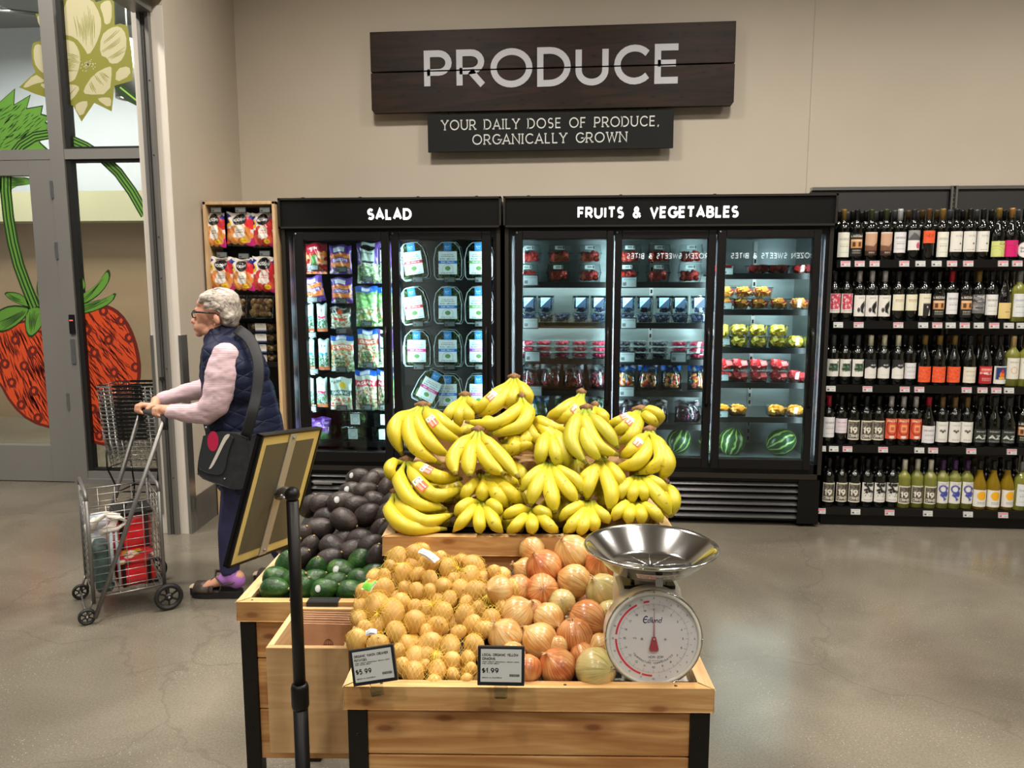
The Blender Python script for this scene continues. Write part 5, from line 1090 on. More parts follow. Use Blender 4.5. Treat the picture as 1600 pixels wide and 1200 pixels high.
ROWS = [
 [(1315, 'flower'), (1335.5, 'school'), (1358, 'pic'), (1381, 'pic'), (1402.5, 'silver'), (1424, 'half'), (1447, 'orangetop'), (1468.5, 'flower'), (1490, 'wal'), (1511, 'wal'), (1531.5, 'wal'), (1555.5, 'lime'), (1576, 'magenta'), (1597, 'round')],
 [(1301, 'pink'), (1319.7, 'pink'), (1339.5, 'cow'), (1359, 'cow'), (1379, 'cow'), (1400, 'cream'), (1420, 'cream'), (1441, 'bw'), (1463, 'school'), (1483, 'redcap'), (1505, 'school'), (1525, 'shade'), (1545, 'white'), (1565, 'yellow'), (1588, 'whitewine')],
 [(1299, 'frost'), (1317.5, 'frost'), (1337, 'frost'), (1357, 'velvet'), (1378, 'velvet'), (1399.6, 'velvet'), (1418.5, 'vita'), (1441, 'orange'), (1464, 'orange'), (1487, 'orange'), (1511, 'creamg'), (1536, 'hill'), (1558, 'pict'), (1578.5, 'blanc'), (1599, 'blanc')],
 [(1292, 'redcap'), (1311.5, 'pinkw'), (1331, 'crime'), (1350.5, 'crime'), (1369.5, 'crime'), (1389, 'red'), (1408, 'red'), (1427, 'red'), (1447, 'lowwhite'), (1468.5, 'wing'), (1488, 'wing'), (1507, 'wing'), (1527, 'anz'), (1549.5, 'anz'), (1572, 'anz'), (1595, 'school')],
 [(1292, 'crime'), (1312, 'crime'), (1332, 'crime'), (1352, 'crow'), (1371, 'crow'), (1391, 'crow'), (1409.5, 'crimew'), (1429.5, 'crimew'), (1450, 'crimew'), (1469, 'dragon'), (1488, 'dragon'), (1507, 'dragon'), (1527, 'sun'), (1548.5, 'sun'), (1570, 'sun'), (1592, 'whitewine')]]
backs = [bottle_stock(None, 0, 0, 60, c, s, None, True) for c, s in (((24, 24, 24), 'o'), ((60, 62, 64), 'o'), ((70, 56, 30), 'g'))]
for r_, rw in enumerate(ROWS):
    z = ROWZ[r_]+.0005; i = 0
    while i < len(rw):
        j = i
        while j+1 < len(rw) and rw[j+1][1] == rw[i][1]: j += 1
        n = j-i+1
        for k in range(i, j+1):
            px, key = rw[k]; st, desc = BS[key]; v = onZ(px, 500, z); y = WY+.055+rnd.uniform(-.006, .008); x = onY(px, (405, 500, 598, 692, 792)[r_], y).x
            pos = '' if n == 1 else (('left', 'right') if n == 2 else ('left', 'middle', 'right'))[k-i]+' of %s, ' % ('two' if n == 2 else 'three')
            rep = sum(1 for q in rw[:i] if q[1] == key)
            extra = '' if not rep else 'farther right, '
            lb_ = '%s, %s%s%s wine shelf' % (desc, pos, extra, ROWN[r_])
            wl_ = lb_.split()
            st.put((x, y, z), (0, 0, rnd.uniform(-.12, .12)), ' '.join(wl_[:16]), 'wine bottles along the front of the shelves')
        i = j+1
    for d in (1, 2) if r_ == 0 else (1,):
        for px, key in rw:
            y = WY+.055+.085*d; x = onY(px, (405, 500, 598, 692, 792)[r_], WY+.055).x+rnd.uniform(-.003, .003)
            backs[rnd.choice((0, 0, 1, 2))].put((x, y, z), (0, 0, 0), 'unlabelled dark bottle %s row back behind the front bottles, %s wine shelf' % (('second', 'third')[d-1], ROWN[r_]), 'bottles behind the front row, %s wine shelf' % ROWN[r_])
wt = [shelf_tag_stock('shelf_price_tag', '-', 'price tag', pink=False), shelf_tag_stock('shelf_price_tag', '-', 'price tag', pink=True)]
TG = [[(1316, 1), (1338, 1), (1361, 1), (1407, 1), (1432, 0), (1457, 0), (1481, 1), (1506, 1), (1560, 1), (1582, 1)], [(1310, 0), (1342, 1), (1404, 1), (1443, 0), (1465, 1), (1486, 0), (1508, 1), (1530, 0), (1554, 1), (1577, 0), (1597, 0)],
      [(1304, 0), (1362, 1), (1421, 1), (1444, 1), (1519, 1), (1544, 1), (1566, 1), (1586, 0)], [(1294, 0), (1314, 0), (1336, 1), (1393, 1), (1451, 0), (1473, 1), (1534, 1), (1599, 1)], [(1299, 1), (1355, 0), (1410, 1), (1472, 0), (1537, 0), (1594, 1)]]
for r_, tg in enumerate(TG):
    for i, (px, k) in enumerate(tg):
        v = onY(px, 500, WY-.014); wt[k].put((v.x, WY-.013, ROWZ[r_]-.02), (R(-8), 0, 0), '%s price tag on the %s wine shelf edge, %s from the left' % (('white', 'pink-striped')[k], ROWN[r_], ORD[i] if i < 10 else 'last'), 'price tags on the wine shelves')

# ================================================================== STACK OF WIRE HAND BASKETS
CHR = mat('basket_wire', (196, 196, 192), .22, .8)
def wire_basket():
    mb = MB(); w0, d0, w1, d1, h = .37, .27, .31, .22, .19; t = .0018
    def ring(w, d, z, r=t): mb.tube([(-w/2, -d/2, z), (w/2, -d/2, z), (w/2, d/2, z), (-w/2, d/2, z)], r, 5, closed=True)
    ring(w0, d0, h, .0035); 
    for k in range(7): f = k/7; ring(w1+(w0-w1)*f, d1+(d0-d1)*f, h*f)
    for k in range(11):
        u = k/10-.5
        for s in (-1, 1): mb.tube([(u*w1, s*d1/2, 0), (u*w0, s*d0/2, h)], t, 4)
        mb.tube([(u*w1, -d1/2, 0), (u*w1, d1/2, 0)], t, 4)
    for k in range(8):
        u = k/7-.5
        for s in (-1, 1): mb.tube([(s*w1/2, u*d1, 0), (s*w0/2, u*d0, h)], t, 4)
    o = mb.obj('shopping_basket', CHR, label='-', cat='basket')
    hm = MB()
    hm.box(-.09, .09, -.142, -.128, h-.004, h+.010); hm.box(-.09, .09, .128, .142, h-.004, h+.010)
    for s in (-1, 1): hm.tube([(s*.175, -.02, h), (s*.175, -.12, h+.005), (s*.09, -.135, h+.003)], .003, 5); hm.tube([(s*.175, .02, h), (s*.175, .12, h+.005), (s*.09, .135, h+.003)], .003, 5)
    hm.obj('handle', BLACK, o); return Stock(o)
wbk = wire_basket(); BX, BY = -2.80, 4.72
for i in range(14): wbk.put((BX+.0015*i*(-1), BY, .32+.0255*i), (0, 0, R(8)), 'wire shopping basket in the stack by the jamb' + (', topmost' if i == 13 else ', bottom one' if i == 0 else ', %s above the bottom one' % ORD[i-1] if i < 11 else ', just below the top' if i == 12 else ', third from the top'), 'stacked wire shopping baskets')
sd = MB(); z0 = .312
sd.tube([(BX-.17, BY-.13, z0), (BX+.17, BY-.13, z0), (BX+.17, BY+.13, z0), (BX-.17, BY+.13, z0)], .006, 6, closed=True)
for a, b in ((-1, -1), (1, -1), (1, 1), (-1, 1)): sd.tube([(BX+a*.17, BY+b*.13, z0+.12), (BX+a*.17, BY+b*.13, z0), (BX+a*.13, BY+b*.09, .15), (BX+a*.17, BY+b*.13, 0.004)], .006, 6)
sd.tube([(BX-.13, BY-.09, .15), (BX+.13, BY-.09, .15), (BX+.13, BY+.09, .15), (BX-.13, BY+.09, .15)], .005, 6, closed=True)
sd.obj('basket_stand', BLACK, label='black wire stand holding the stack of shopping baskets', cat='stand')

# ================================================================== THE PRODUCE STAND
TH = R(3.6); SO = Vector((-.422, 1.321, 0)); SM = Matrix.Translation(SO) @ Matrix.Rotation(TH, 4, 'Z'); SI = SM.inverted()
def S(u, v, z): return SM @ Vector((u, v, z))
def loc_(p): return SI @ Vector(p)
PINE = wood('pine_board', (222, 182, 124), (196, 148, 92), axis=0, scale=1.3, rough=.42, dark=(138, 88, 52))
PINEY = wood('pine_rail', (220, 188, 140), (198, 162, 114), axis=1, scale=1.3, rough=.42, knots=False)
PINEF = wood('fir_panel', (210, 164, 108), (172, 120, 70), axis=0, scale=.9, rough=.5, dark=(110, 60, 34))
PINEZ = wood('birch_box', (214, 178, 130), (196, 158, 110), axis=0, scale=.7, rough=.5, knots=False)
SCREW = mat('screw_dark', (60, 44, 34), .6)
def crate_table(name, label, u0, u1, v0, v1, zt, lip, legs=True, planks=2, floor_z=None, pb=.32, origin=None):
    o = thing(name, label, 'display table', S(u0, v0, 0), TH); w = u1-u0; d = v1-v0; t = .024
    def rim(poly, m, ax):
        mb = MB(); mb.prism(poly, lambda a, b: (a, b, zt), lambda a, b: (a, b, zt-lip)); x = mb.obj('rim_board', m, o); bevel_mod(x, .0015)
    rim([(0, 0), (w, 0), (w-t, t), (t, t)], PINE, 0); rim([(0, d), (w, d), (w-t, d-t), (t, d-t)], PINE, 0)
    rim([(0, 0), (t, t), (t, d-t), (0, d)], PINEY, 1); rim([(w, 0), (w-t, t), (w-t, d-t), (w, d)], PINEY, 1)
    mb = MB()
    for a in (.1, .37, .6, .9):
        mb.lathe([(.0032, zt), (.0032, zt+.0004), (0, zt+.0004)], 8, Matrix.Translation((a*w, t*.5, 0)))
    mb.obj('screw', SCREW, o)
    fz = floor_z or zt-lip+.004
    mb = MB(); n = max(3, int(d/.03))
    for k in range(n): mb.box(t, w-t, t+.004+k*(d-2*t)/n, t+.004+k*(d-2*t)/n+.017, fz-.008, fz)
    mb.obj('slatted_base', BLACK, o)
    if legs:
        for (a, b) in ((.004, .006), (w-.04, .006), (.004, d-.042), (w-.04, d-.042)):
            mb = MB(); mb.box(a, a+.036, b, b+.036, 0, zt-lip); l_ = mb.obj('leg', BLACK, o); bevel_mod(l_, .0015)
            q = MB()
            for z in (zt-.1, zt-.2, zt-.32): q.ell((a+.018, b-.0006, z), (.0028, .0012, .0028), n=8, k=5)
            q.obj('bolt', BLACK2, l_)
    z = zt-lip-.002
    for k in range(planks):
        h = .098 if k == 0 else .13
        for fr in ((.04, w-.04, .012, .028), (.04, w-.04, d-.028, d-.012)):
            mb = MB(); mb.box(fr[0], fr[1], fr[2], fr[3], z-h+.003, z); bevel_mod(mb.obj('plank', PINEF, o), .002)
        for a in (.012, w-.026):
            mb = MB(); mb.box(a, a+.014, .042, d-.042, z-h+.003, z); bevel_mod(mb.obj('plank', PINEY, o), .002)
        z -= h
    return o
frontT = crate_table('crate_table', 'low pine crate table in front holding potatoes, onions and the scale', 0, .690, 0, .395, .75, .046, planks=3)
leftT = crate_table('crate_table', 'pine crate table with black legs holding the avocado pile', -.343, -.006, .375, .93, .75, .048, planks=3)
bananaT = crate_table('crate_table', 'taller pine crate table behind, heaped with bananas', 0.0, .70, .41, .97, .90, .046, planks=3)
# wooden risers under the bananas
rz = thing('banana_riser', 'stepped pale wooden riser under the banana bunches', 'riser', S(.03, .60, .862), TH)
for k, (a, h) in enumerate(((0, .06), (.1, .15), (.2, .22))):
    mb = MB(); mb.box(0, .64, a, a+.1 if k < 2 else .36, 0, h); bevel_mod(mb.obj('step', PINEZ, rz), .002)

# ---- relaxation along the line of sight, so that pieces rest beside each other
def relax(items, it=50, f=.93, cap=9.):
    st0 = {id(q): q[0].copy() for q in items}
    for _ in range(it):
        mv = False
        for i in range(len(items)):
            for j in range(i+1, len(items)):
                a = items[i]; b = items[j]; d = a[0]-b[0]; m = (a[1]+b[1])*f
                if d.length < m:
                    da = (a[0]-_C).length; db = (b[0]-_C).length; k = b if db >= da else a; dr = (k[0]-_C).normalized()
                    if (k[0]-st0[id(k)]).length < cap: k[0] += dr*min(.004, m-d.length); mv = True
        if not mv: break
def plane_from(v0, z0, v1, z1):
    p = S(.3, v0, z0); q = S(.3, v1, z1); w = S(.6, v0, z0); n = (q-p).cross(w-p).normalized(); return p, n
def rot_to(zdir, spin=0.):
    return Vector(zdir).to_track_quat('Z', 'Y').to_matrix() @ Matrix.Rotation(spin, 3, 'Z')

# ---- avocados
def skin(name, stops, scale, rough, bump): return noisy(name, stops, scale=scale, rough=rough, bump=bump, bscale=130, spec=.5, coords='Object', randcol=.12)
AVB = skin('ripe_avocado_skin', [(.3, (38, 32, 30)), (.55, (58, 49, 46)), (.75, (78, 66, 60))], 26, .42, .7)
AVG = skin('green_avocado_skin', [(.3, (22, 48, 20)), (.55, (38, 78, 30)), (.78, (92, 132, 52))], 26, .34, .7)
def avocado(m):
    pr = [(0, -.0445), (.012, -.0435), (.022, -.039), (.0295, -.03), (.0335, -.018), (.0345, -.005), (.033, .008), (.0285, .021), (.0215, .033), (.0135, .0415), (.006, .0455), (0, .0462)]
    mb = MB(); mb.lathe(pr, 20)
    for i, v in enumerate(mb.v):
        n = noise.noise(Vector(v)*28)*.0012; vv = Vector(v); mb.v[i] = tuple(vv+vv.normalized()*n)
    o = mb.obj('avocado', m, label='-', cat='avocado')
    MB().lathe([(.0035, .0445), (.0042, .048), (.003, .0495), (0, .0495)], 8).obj('stem_end', mat('avocado_stem', (170, 140, 90), .7), o)
    return o
avS = {}
for k, m in (('B', AVB), ('G', AVG)):
    for st in (0, 1):
        o = avocado(m)
        if st:
            mb = MB(); patch(mb, Cv(8, 8, (232, 232, 228), 2).ring(.5, .5, .45, .45, .25, (150, 160, 170)).rect(.35, .3, .65, .7, (200, 206, 210)), lambda u, v: (lambda U, V: (.0353*math.sin(U*.3), -.0353*math.cos(U*.3), V*.0085-.004))((2*u-1)*math.sqrt(1-(2*v-1)**2/2), (2*v-1)*math.sqrt(1-(2*u-1)**2/2))); mb.obj('sticker', PRN, o)
        avS[k+str(st)] = Stock(o)
AV = [(488, 178, 85, 'B', 60, 0), (398, 130, 55, 'B', 20, 1), (625, 215, 65, 'B', 80, 0), (350, 240, 85, 'B', 10, 1), (268, 320, 90, 'B', 15, 1), (535, 325, 88, 'B', -15, 0), (475, 420, 92, 'B', 30, 0), (392, 350, 60, 'B', 0, 0), (150, 440, 80, 'B', 10, 0),
      (290, 465, 94, 'B', -20, 0), (105, 530, 92, 'B', 5, 0), (570, 545, 84, 'B', 70, 0), (415, 615, 92, 'B', 15, 0), (210, 680, 98, 'B', -25, 0), (25, 680, 76, 'B', 70, 0), (548, 755, 86, 'B', 80, 0), (272, 625, 60, 'B', 40, 0), (612, 420, 60, 'B', 60, 0), (560, 130, 60, 'B', 10, 0),
      (420, 770, 84, 'G', 50, 0), (75, 855, 92, 'G', 80, 0), (270, 865, 98, 'G', -10, 1), (135, 1005, 86, 'G', 20, 1), (340, 1020, 92, 'G', 5, 0), (420, 930, 60, 'G', 0, 0), (515, 890, 62, 'G', 30, 0), (470, 1010, 60, 'G', 60, 0),
      (-35, 1005, 78, 'G', 60, 0), (-162, 805, 84, 'G', 75, 0), (-250, 1000, 92, 'G', 5, 0), (-232, 915, 84, 'G', -10, 0), (-105, 930, 70, 'G', 30, 0), (-60, 760, 80, 'B', 40, 0), (-150, 640, 80, 'B', 20, 0), (-40, 590, 80, 'B', 60, 0), (20, 350, 70, 'B', 60, 0), (120, 330, 70, 'B', 10, 0),
      (450, 240, 70, 'B', 20, 0), (660, 330, 70, 'B', 60, 0), (640, 560, 60, 'B', 60, 0), (500, 660, 60, 'B', 30, 0), (170, 770, 60, 'B', 30, 0), (350, 700, 60, 'B', 30, 0), (40, 940, 60, 'G', 30, 0), (210, 960, 60, 'G', 30, 0)]
ap, an_ = plane_from(.375+.085, .768, .375+.46, .93)
items = []
for (x, y, r, k, ang, st) in AV:
    p = onP(480+x/5, 720+y/5, ap, an_); sz = r/5/FPX*(p-_C).length; items.append([p, sz*.98, k, ang, st, sz/.0375])
relax(items, f=.90)
cn = {'B': 0, 'G': 0}
for p, r, k, ang, st, sc in items:
    sc = max(.82, min(1.12, sc)); a = R(ang); big = _r*math.cos(a)+_u*math.sin(a)
    dirv = (big*1.0-_f*rnd.uniform(-.3, .5)); M3 = rot_to(dirv, 0.)
    if st:                                                            # turn the sticker side to the viewer
        best = min(range(24), key=lambda q: ((M3 @ Matrix.Rotation(q*math.pi/12, 3, 'Z')) @ Vector((0, -1, 0))).dot(_f+_u*(-.4)))
        M3 = M3 @ Matrix.Rotation(best*math.pi/12, 3, 'Z')
    lab = ('ripe blackish avocado in the upper pile' if k == 'B' else 'unripe green avocado along the front of the avocado crate')+(' with a white oval sticker' if st else ', without sticker')
    avS[k+str(st)].put(p, M3.to_euler(), lab, ('ripe avocados' if k == 'B' else 'green avocados')+(' with stickers' if st else ''), (sc, sc, sc))
mb = MB(); mb.prism([(0, 0), (.46, 0), (.46, .11), (0.02, -.0)], lambda a, b: (0, a, b), lambda a, b: (.28, a, b))
o = mb.obj('avocado_ramp', BLACK, label='black sloped liner under the avocado pile', cat='display riser'); o.location = S(-.315, .425, .706); o.rotation_euler = (0, 0, TH)

# ---- onions
def onion_mat(name, c1, c2, c3):
    m = mat(name, c1, .3, coat=.15); nt = NT(m); tc = nt.n('ShaderNodeTexCoord'); oi = nt.n('ShaderNodeObjectInfo'); sp = nt.n('ShaderNodeSeparateXYZ'); nt.l(tc.outputs['Object'], sp.inputs[0])
    at = nt.n('ShaderNodeMath', operation='ARCTAN2'); nt.l(sp.outputs[0], at.inputs[0]); nt.l(sp.outputs[1], at.inputs[1])
    cb = nt.n('ShaderNodeCombineXYZ'); ml = nt.n('ShaderNodeMath', operation='MULTIPLY'); ml.inputs[1].default_value = 9; nt.l(at.outputs[0], ml.inputs[0]); nt.l(ml.outputs[0], cb.inputs[0])
    mz = nt.n('ShaderNodeMath', operation='MULTIPLY'); mz.inputs[1].default_value = 16; nt.l(sp.outputs[2], mz.inputs[0]); nt.l(mz.outputs[0], cb.inputs[1]); mr = nt.n('ShaderNodeMath', operation='MULTIPLY'); mr.inputs[1].default_value = 50; nt.l(oi.outputs['Random'], mr.inputs[0]); nt.l(mr.outputs[0], cb.inputs[2])
    nz = nt.n('ShaderNodeTexNoise'); nz.inputs['Scale'].default_value = 1.6; nz.inputs['Detail'].default_value = 4; nt.l(cb.outputs[0], nz.inputs['Vector'])
    n2 = nt.n('ShaderNodeTexNoise'); n2.inputs['Scale'].default_value = 22; nt.l(tc.outputs['Object'], n2.inputs['Vector'])
    ad = nt.n('ShaderNodeMath', operation='ADD'); nt.l(nz.outputs[0], ad.inputs[0]); q = nt.n('ShaderNodeMath', operation='MULTIPLY_ADD'); nt.l(n2.outputs[0], q.inputs[0]); q.inputs[1].default_value = .8; q.inputs[2].default_value = -.4; nt.l(q.outputs[0], ad.inputs[1])
    nt.l(ramp(nt, ad.outputs[0], [(.3, c1), (.5, c2), (.68, c3)]), nt.b.inputs['Base Color'])
    nt.b.inputs['Subsurface Weight'].default_value = .0
    return m
ONM = {'o': onion_mat('orange_onion_skin', (166, 92, 44), (196, 126, 70), (216, 166, 112)), 'r': onion_mat('reddish_onion_skin', (162, 84, 46), (192, 114, 62), (212, 158, 100)), 't': onion_mat('tan_onion_skin', (186, 130, 66), (208, 162, 98), (220, 192, 134)), 'g': onion_mat('pale_onion_skin', (156, 146, 80), (190, 176, 114), (208, 178, 122))}
def onion(m):
    pr = [(0, -.0335), (.008, -.0335), (.02, -.029), (.030, -.019), (.0352, -.006), (.0355, .005), (.0315, .017), (.0235, .0265), (.0135, .0325), (.006, .0365), (.0035, .041)]
    mb = MB(); mb.lathe(pr, 24)
    for i, v in enumerate(mb.v):
        vv = Vector(v); a = math.atan2(vv.y, vv.x); mb.v[i] = tuple(vv*(1+.012*math.sin(a*9)+.02*noise.noise(vv*30)))
    o = mb.obj('onion', m, label='-', cat='onion'); t = MB(); r = random.Random(5)
    for k in range(7):
        a = r.uniform(0, 6.28); t.tube([(.0015*math.cos(a), .0015*math.sin(a), .037), (.003*math.cos(a), .003*math.sin(a), .043), (.008*math.cos(a+.5), .008*math.sin(a+.5), .047)], [.0018, .0012, .0005], 4)
    t.obj('neck_tuft', mat('dry_onion_neck', (196, 160, 112), .8), o)
    t = MB()
    for k in range(16): a = r.uniform(0, 6.28); d = r.uniform(.001, .006); t.tube([(d*math.cos(a), d*math.sin(a), -.0325), (d*1.7*math.cos(a), d*1.7*math.sin(a), -.037)], [.0006, .0004], 3)
    t.obj('root', mat('onion_root', (170, 150, 120), .9), o)
    return Stock(o)
ONS = {k: onion(m) for k, m in ONM.items()}
ON = [(1150, 140, 92, 't', 1, 'pale orange onion with dry straps at the back top'), (1010, 210, 90, 'r', 1, 'reddish onion with twisted dry neck, back left'), (1300, 200, 86, 'r', 0, 'brownish onion half under the scale bowl'), (1160, 280, 86, 't', 0, 'smooth tan onion below the topmost onion'),
      (1302, 330, 88, 'g', 1, 'pale green onion with small sticker beside the scale'), (1000, 325, 83, 'o', 1, 'orange onion with brown root facing forward, upper left'), (888, 312, 66, 'o', 0, 'orange onion partly behind its neighbours at the left'), (1100, 385, 66, 'g', 0, 'pale yellow-green onion deep in the middle'),
      (790, 322, 68, 't', 0, 'pale tan onion behind the potatoes'), (880, 440, 85, 't', 0, 'tan onion in the left middle next to the potatoes'), (1032, 462, 76, 't', 0, 'pale onion in the centre of the heap'), (1222, 465, 92, 'o', 0, 'large orange tan onion right of centre'),
      (820, 552, 86, 't', 1, 'tan onion above the onion price display'), (990, 577, 90, 't', 0, 'pale onion with a lifted flap of skin'), (1162, 550, 90, 'o', 0, 'glossy orange onion in front at right of centre'), (1290, 600, 62, 't', 0, 'small tan onion just left of the dial'),
      (1076, 702, 90, 'r', 1, 'copper onion with string roots at the front edge'), (925, 715, 72, 'r', 0, 'copper onion behind the right side of the price display'), (1266, 712, 98, 'g', 0, 'large pale onion at the front edge beside the scale'), (1335, 440, 66, 'g', 0, 'greenish onion deep behind the dial'),
      (1200, 640, 60, 'o', 0, 'orange onion buried behind the front row'), (960, 420, 50, 'o', 0, 'onion buried left of centre'), (1080, 600, 50, 't', 0, 'onion buried in the middle of the front'), (860, 640, 60, 't', 0, 'onion hidden behind the price display')]
pp0, pn = plane_from(.062, .765, .335, .893)
oi_ = []
for (x, y, r, k, fl, lb_) in ON:
    p = onP(530+x/3.158, 820+y/3.158, pp0, pn); oi_.append([p, r/3.158/FPX*(p-_C).length, k, fl, lb_])
r7 = random.Random(21); base_n = len(oi_)
for _ in range(3000):
    x = r7.uniform(790, 965); y = r7.uniform(858, 1058)
    if x < 800+(1058-y)*.05: continue
    p = onP(x, y, pp0, pn); p = p+(p-_C).normalized()*.045
    if all((x-(530+q[0]/3.158))**2+(y-(820+q[1]/3.158))**2 > 17**2 for q in ON) and all((p-q[0]).length > .055 for q in oi_[base_n:]): oi_.append([p, .031, r7.choice('ott'), 0, 'orange-brown onion buried deep in the onion heap'])
relax(oi_, f=.92, cap=.028)
for p, r, k, fl, lb_ in oi_:
    s = r/.0355; d = Vector((rnd.uniform(-1, 1), rnd.uniform(-.5, 1), rnd.uniform(-.6, .6))) if not fl else Vector((-.5, -.3, .8))
    if 'root facing' in lb_: d = Vector((-.1, .8, -.5))
    ONS[k].put(p, rot_to(d, rnd.uniform(0, 6)).to_euler(), lb_, 'buried onions' if 'buried deep' in lb_ else None, (s, s, s*.97))
mb = MB()
patch(mb, Cv(10, 10, (206, 210, 200), 2).ring(.5, .5, .45, .45, .25, (60, 70, 60)).text('IM', .5, .5, .3, .5, (50, 60, 50)), lambda u, v: (.0004+(u-.5)*.012, -.0005, (v-.5)*.012))

# ---- potatoes in net bags
POTM = noisy('creamer_potato_skin', [(.3, (184, 138, 72)), (.5, (206, 162, 90)), (.72, (222, 184, 116))], scale=30, rough=.5, bump=.3, bscale=90, randcol=.1)
def potato(seed):
    mb = MB(); mb.ell((0, 0, 0), (.0215, .0182, .017), n=16, k=11); r = random.Random(seed); o_ = Vector((seed*3.1, 0, 0))
    for i, v in enumerate(mb.v): vv = Vector(v); mb.v[i] = tuple(vv*(1+.16*noise.noise(vv*32+o_)))
    for k in range(5):
        a = Vector((r.uniform(-1, 1), r.uniform(-1, 1), r.uniform(-1, 1))).normalized()
        mb.ell(a*.0178, (.0016, .0016, .0006), rot_to(a), 6, 4, 1)
    return Stock(mb.obj('potato', [POTM, mat('potato_eye', (140, 96, 50), .8)], label='-', cat='potato'))
PO = [potato(s) for s in range(5)]
reg = [(562, 940), (575, 915), (590, 895), (612, 866), (650, 856), (690, 868), (716, 872), (752, 870), (765, 890), (790, 905), (806, 925), (800, 945), (786, 955), (776, 975), (764, 1000), (746, 1012), (746, 1062), (700, 1070), (640, 1070), (622, 1040), (614, 1012), (560, 1008), (548, 998), (556, 975)]
bagc = [((622, 888), 'back left'), ((720, 897), 'back middle'), ((592, 962), 'left'), ((676, 962), 'middle'), ((752, 952), 'right'), ((690, 1032), 'front')]
pts = []; r = random.Random(11)
fixed = [(591, 950, 24), (612, 962, 22), (557, 1002, 16), (590, 1005, 15), (645, 1055, 17), (706, 1036, 15), (704, 1010, 16), (738, 978, 15), (686, 980, 16), (670, 880, 17), (622, 872, 15), (650, 868, 16), (700, 888, 15), (740, 886, 17), (735, 903, 16), (600, 922, 18), (632, 897, 15), (720, 923, 15), (748, 925, 18), (770, 930, 15), (690, 960, 19), (727, 962, 17), (648, 975, 18), (620, 990, 16), (672, 1010, 18), (768, 965, 16), (757, 984, 14), (742, 1010, 17), (648, 1027, 16), (683, 1048, 14), (664, 1025, 14)]
for x, y, q in fixed: pts.append((x, y, q))
for _ in range(9000):
    x = r.uniform(548, 806); y = r.uniform(856, 1072); q = r.uniform(10.5, 14.5)
    if pin((x, y), reg) and all((x-a)**2+(y-b)**2 > ((q+c)*.72)**2 for a, b, c in pts): pts.append((x, y, q))
front = len(pts)
for _ in range(3000):
    x = r.uniform(552, 800); y = r.uniform(862, 1068)
    if pin((x, y), reg) and all((x-a)**2+(y-b)**2 > 26**2 for a, b, c in pts[front:]): pts.append((x, y, 15))
pi_ = []
for i, (x, y, q) in enumerate(pts):
    p = onP(x, y, pp0+Vector((0, 0, -.012)), pn); dd = (p-_C).normalized(); p += dd*((0 if i < front else .032)+r.uniform(-.004, .006)); pi_.append([p, q/FPX*(p-_C).length, x, y])
relax(pi_, it=40, f=.86, cap=.016)
members = {k: [] for k in range(6)}
for p, rad, x, y in pi_:
    k = min(range(6), key=lambda j: (bagc[j][0][0]-x)**2+(bagc[j][0][1]-y)**2); s = rad/.0185; members[k].append((p, rad))
    PO[r.randrange(5)].put(p, (r.uniform(0, 6), r.uniform(0, 6), r.uniform(0, 6)), 'small golden potato in the %s net bag of the front crate' % bagc[k][1], 'potatoes in the %s net bag' % bagc[k][1], (s, s, s))
NETM = mat('yellow_net', (222, 190, 60), .5)
ex = (S(1, 0, 0)-S(0, 0, 0)).normalized(); ey = pn.cross(ex).normalized()
if ey.z < 0: ey = -ey
nn_ = pn if pn.z > 0 else -pn
for k in range(6):
    ms = [((p-pp0).dot(ex), (p-pp0).dot(ey), (p-pp0).dot(nn_), q) for p, q in members[k]]
    def hgt(a, b):
        h = None
        for (x, y, z, q) in ms:
            d2 = (a-x)**2+(b-y)**2
            if d2 < (q*1.25)**2: v = z+(math.sqrt(max(0, q*q*1.2-d2)) if d2 < q*q*1.2 else 0.); h = v if h is None or v > h else h
        return h
    def H2(a, b):
        vs = [hgt(a+dx, b+dy) for dx, dy in ((0, 0), (.006, 0), (-.006, 0), (0, .006), (0, -.006))]; vs = [v for v in vs if v is not None]
        return max(sum(vs)/len(vs), hgt(a, b) or -1)+.0012 if vs and hgt(a, b) is not None else None
    a0 = min(m[0] for m in ms)-.02; a1 = max(m[0] for m in ms)+.02; b0 = min(m[1] for m in ms)-.02; b1 = max(m[1] for m in ms)+.02
    mb = MB(); st = .0085
    for sgn in (1, -1):
        c = -((a1-a0)+(b1-b0))
        while c < (a1-a0)+(b1-b0):
            run = []; n = int((a1-a0)/.0042)
            for i in range(n+1):
                a = a0+i*.0042; b = (b0+c+(a-a0)*1.6) if sgn > 0 else (b1-c-(a-a0)*1.6)
                h = H2(a, b) if b0 <= b <= b1 else None
                if h is None:
                    if len(run) > 2: mb.tube(run, .00038, 3)
                    run = []
                else: run.append(pp0+ex*a+ey*b+nn_*h)
            if len(run) > 2: mb.tube(run, .00038, 3)
            c += st*1.6
    nb = mb.obj('net_bag', NETM, label='yellow plastic net around the %s batch of small potatoes' % bagc[k][1], cat='net bag')
    # gathered knot
    cx_ = sum(m[0] for m in ms)/len(ms); cy_ = sum(m[1] for m in ms)/len(ms); hh = hgt(cx_, cy_) or .02; kp = pp0+ex*cx_+ey*cy_+nn_*(hh+.002)
    kb = MB()
    for q in range(14):
        a = q*math.pi/7; e = [kp]
        for t_ in (.012, .026):
            A_ = cx_+math.cos(a)*t_; B_ = cy_+math.sin(a)*t_; h = hgt(A_, B_); e.append(pp0+ex*A_+ey*B_+nn_*((h if h is not None else hh-.008)+.0015))
        kb.tube(e, [.0012, .0006, .0004], 3)
    kb.obj('gathered_knot', NETM, nb)
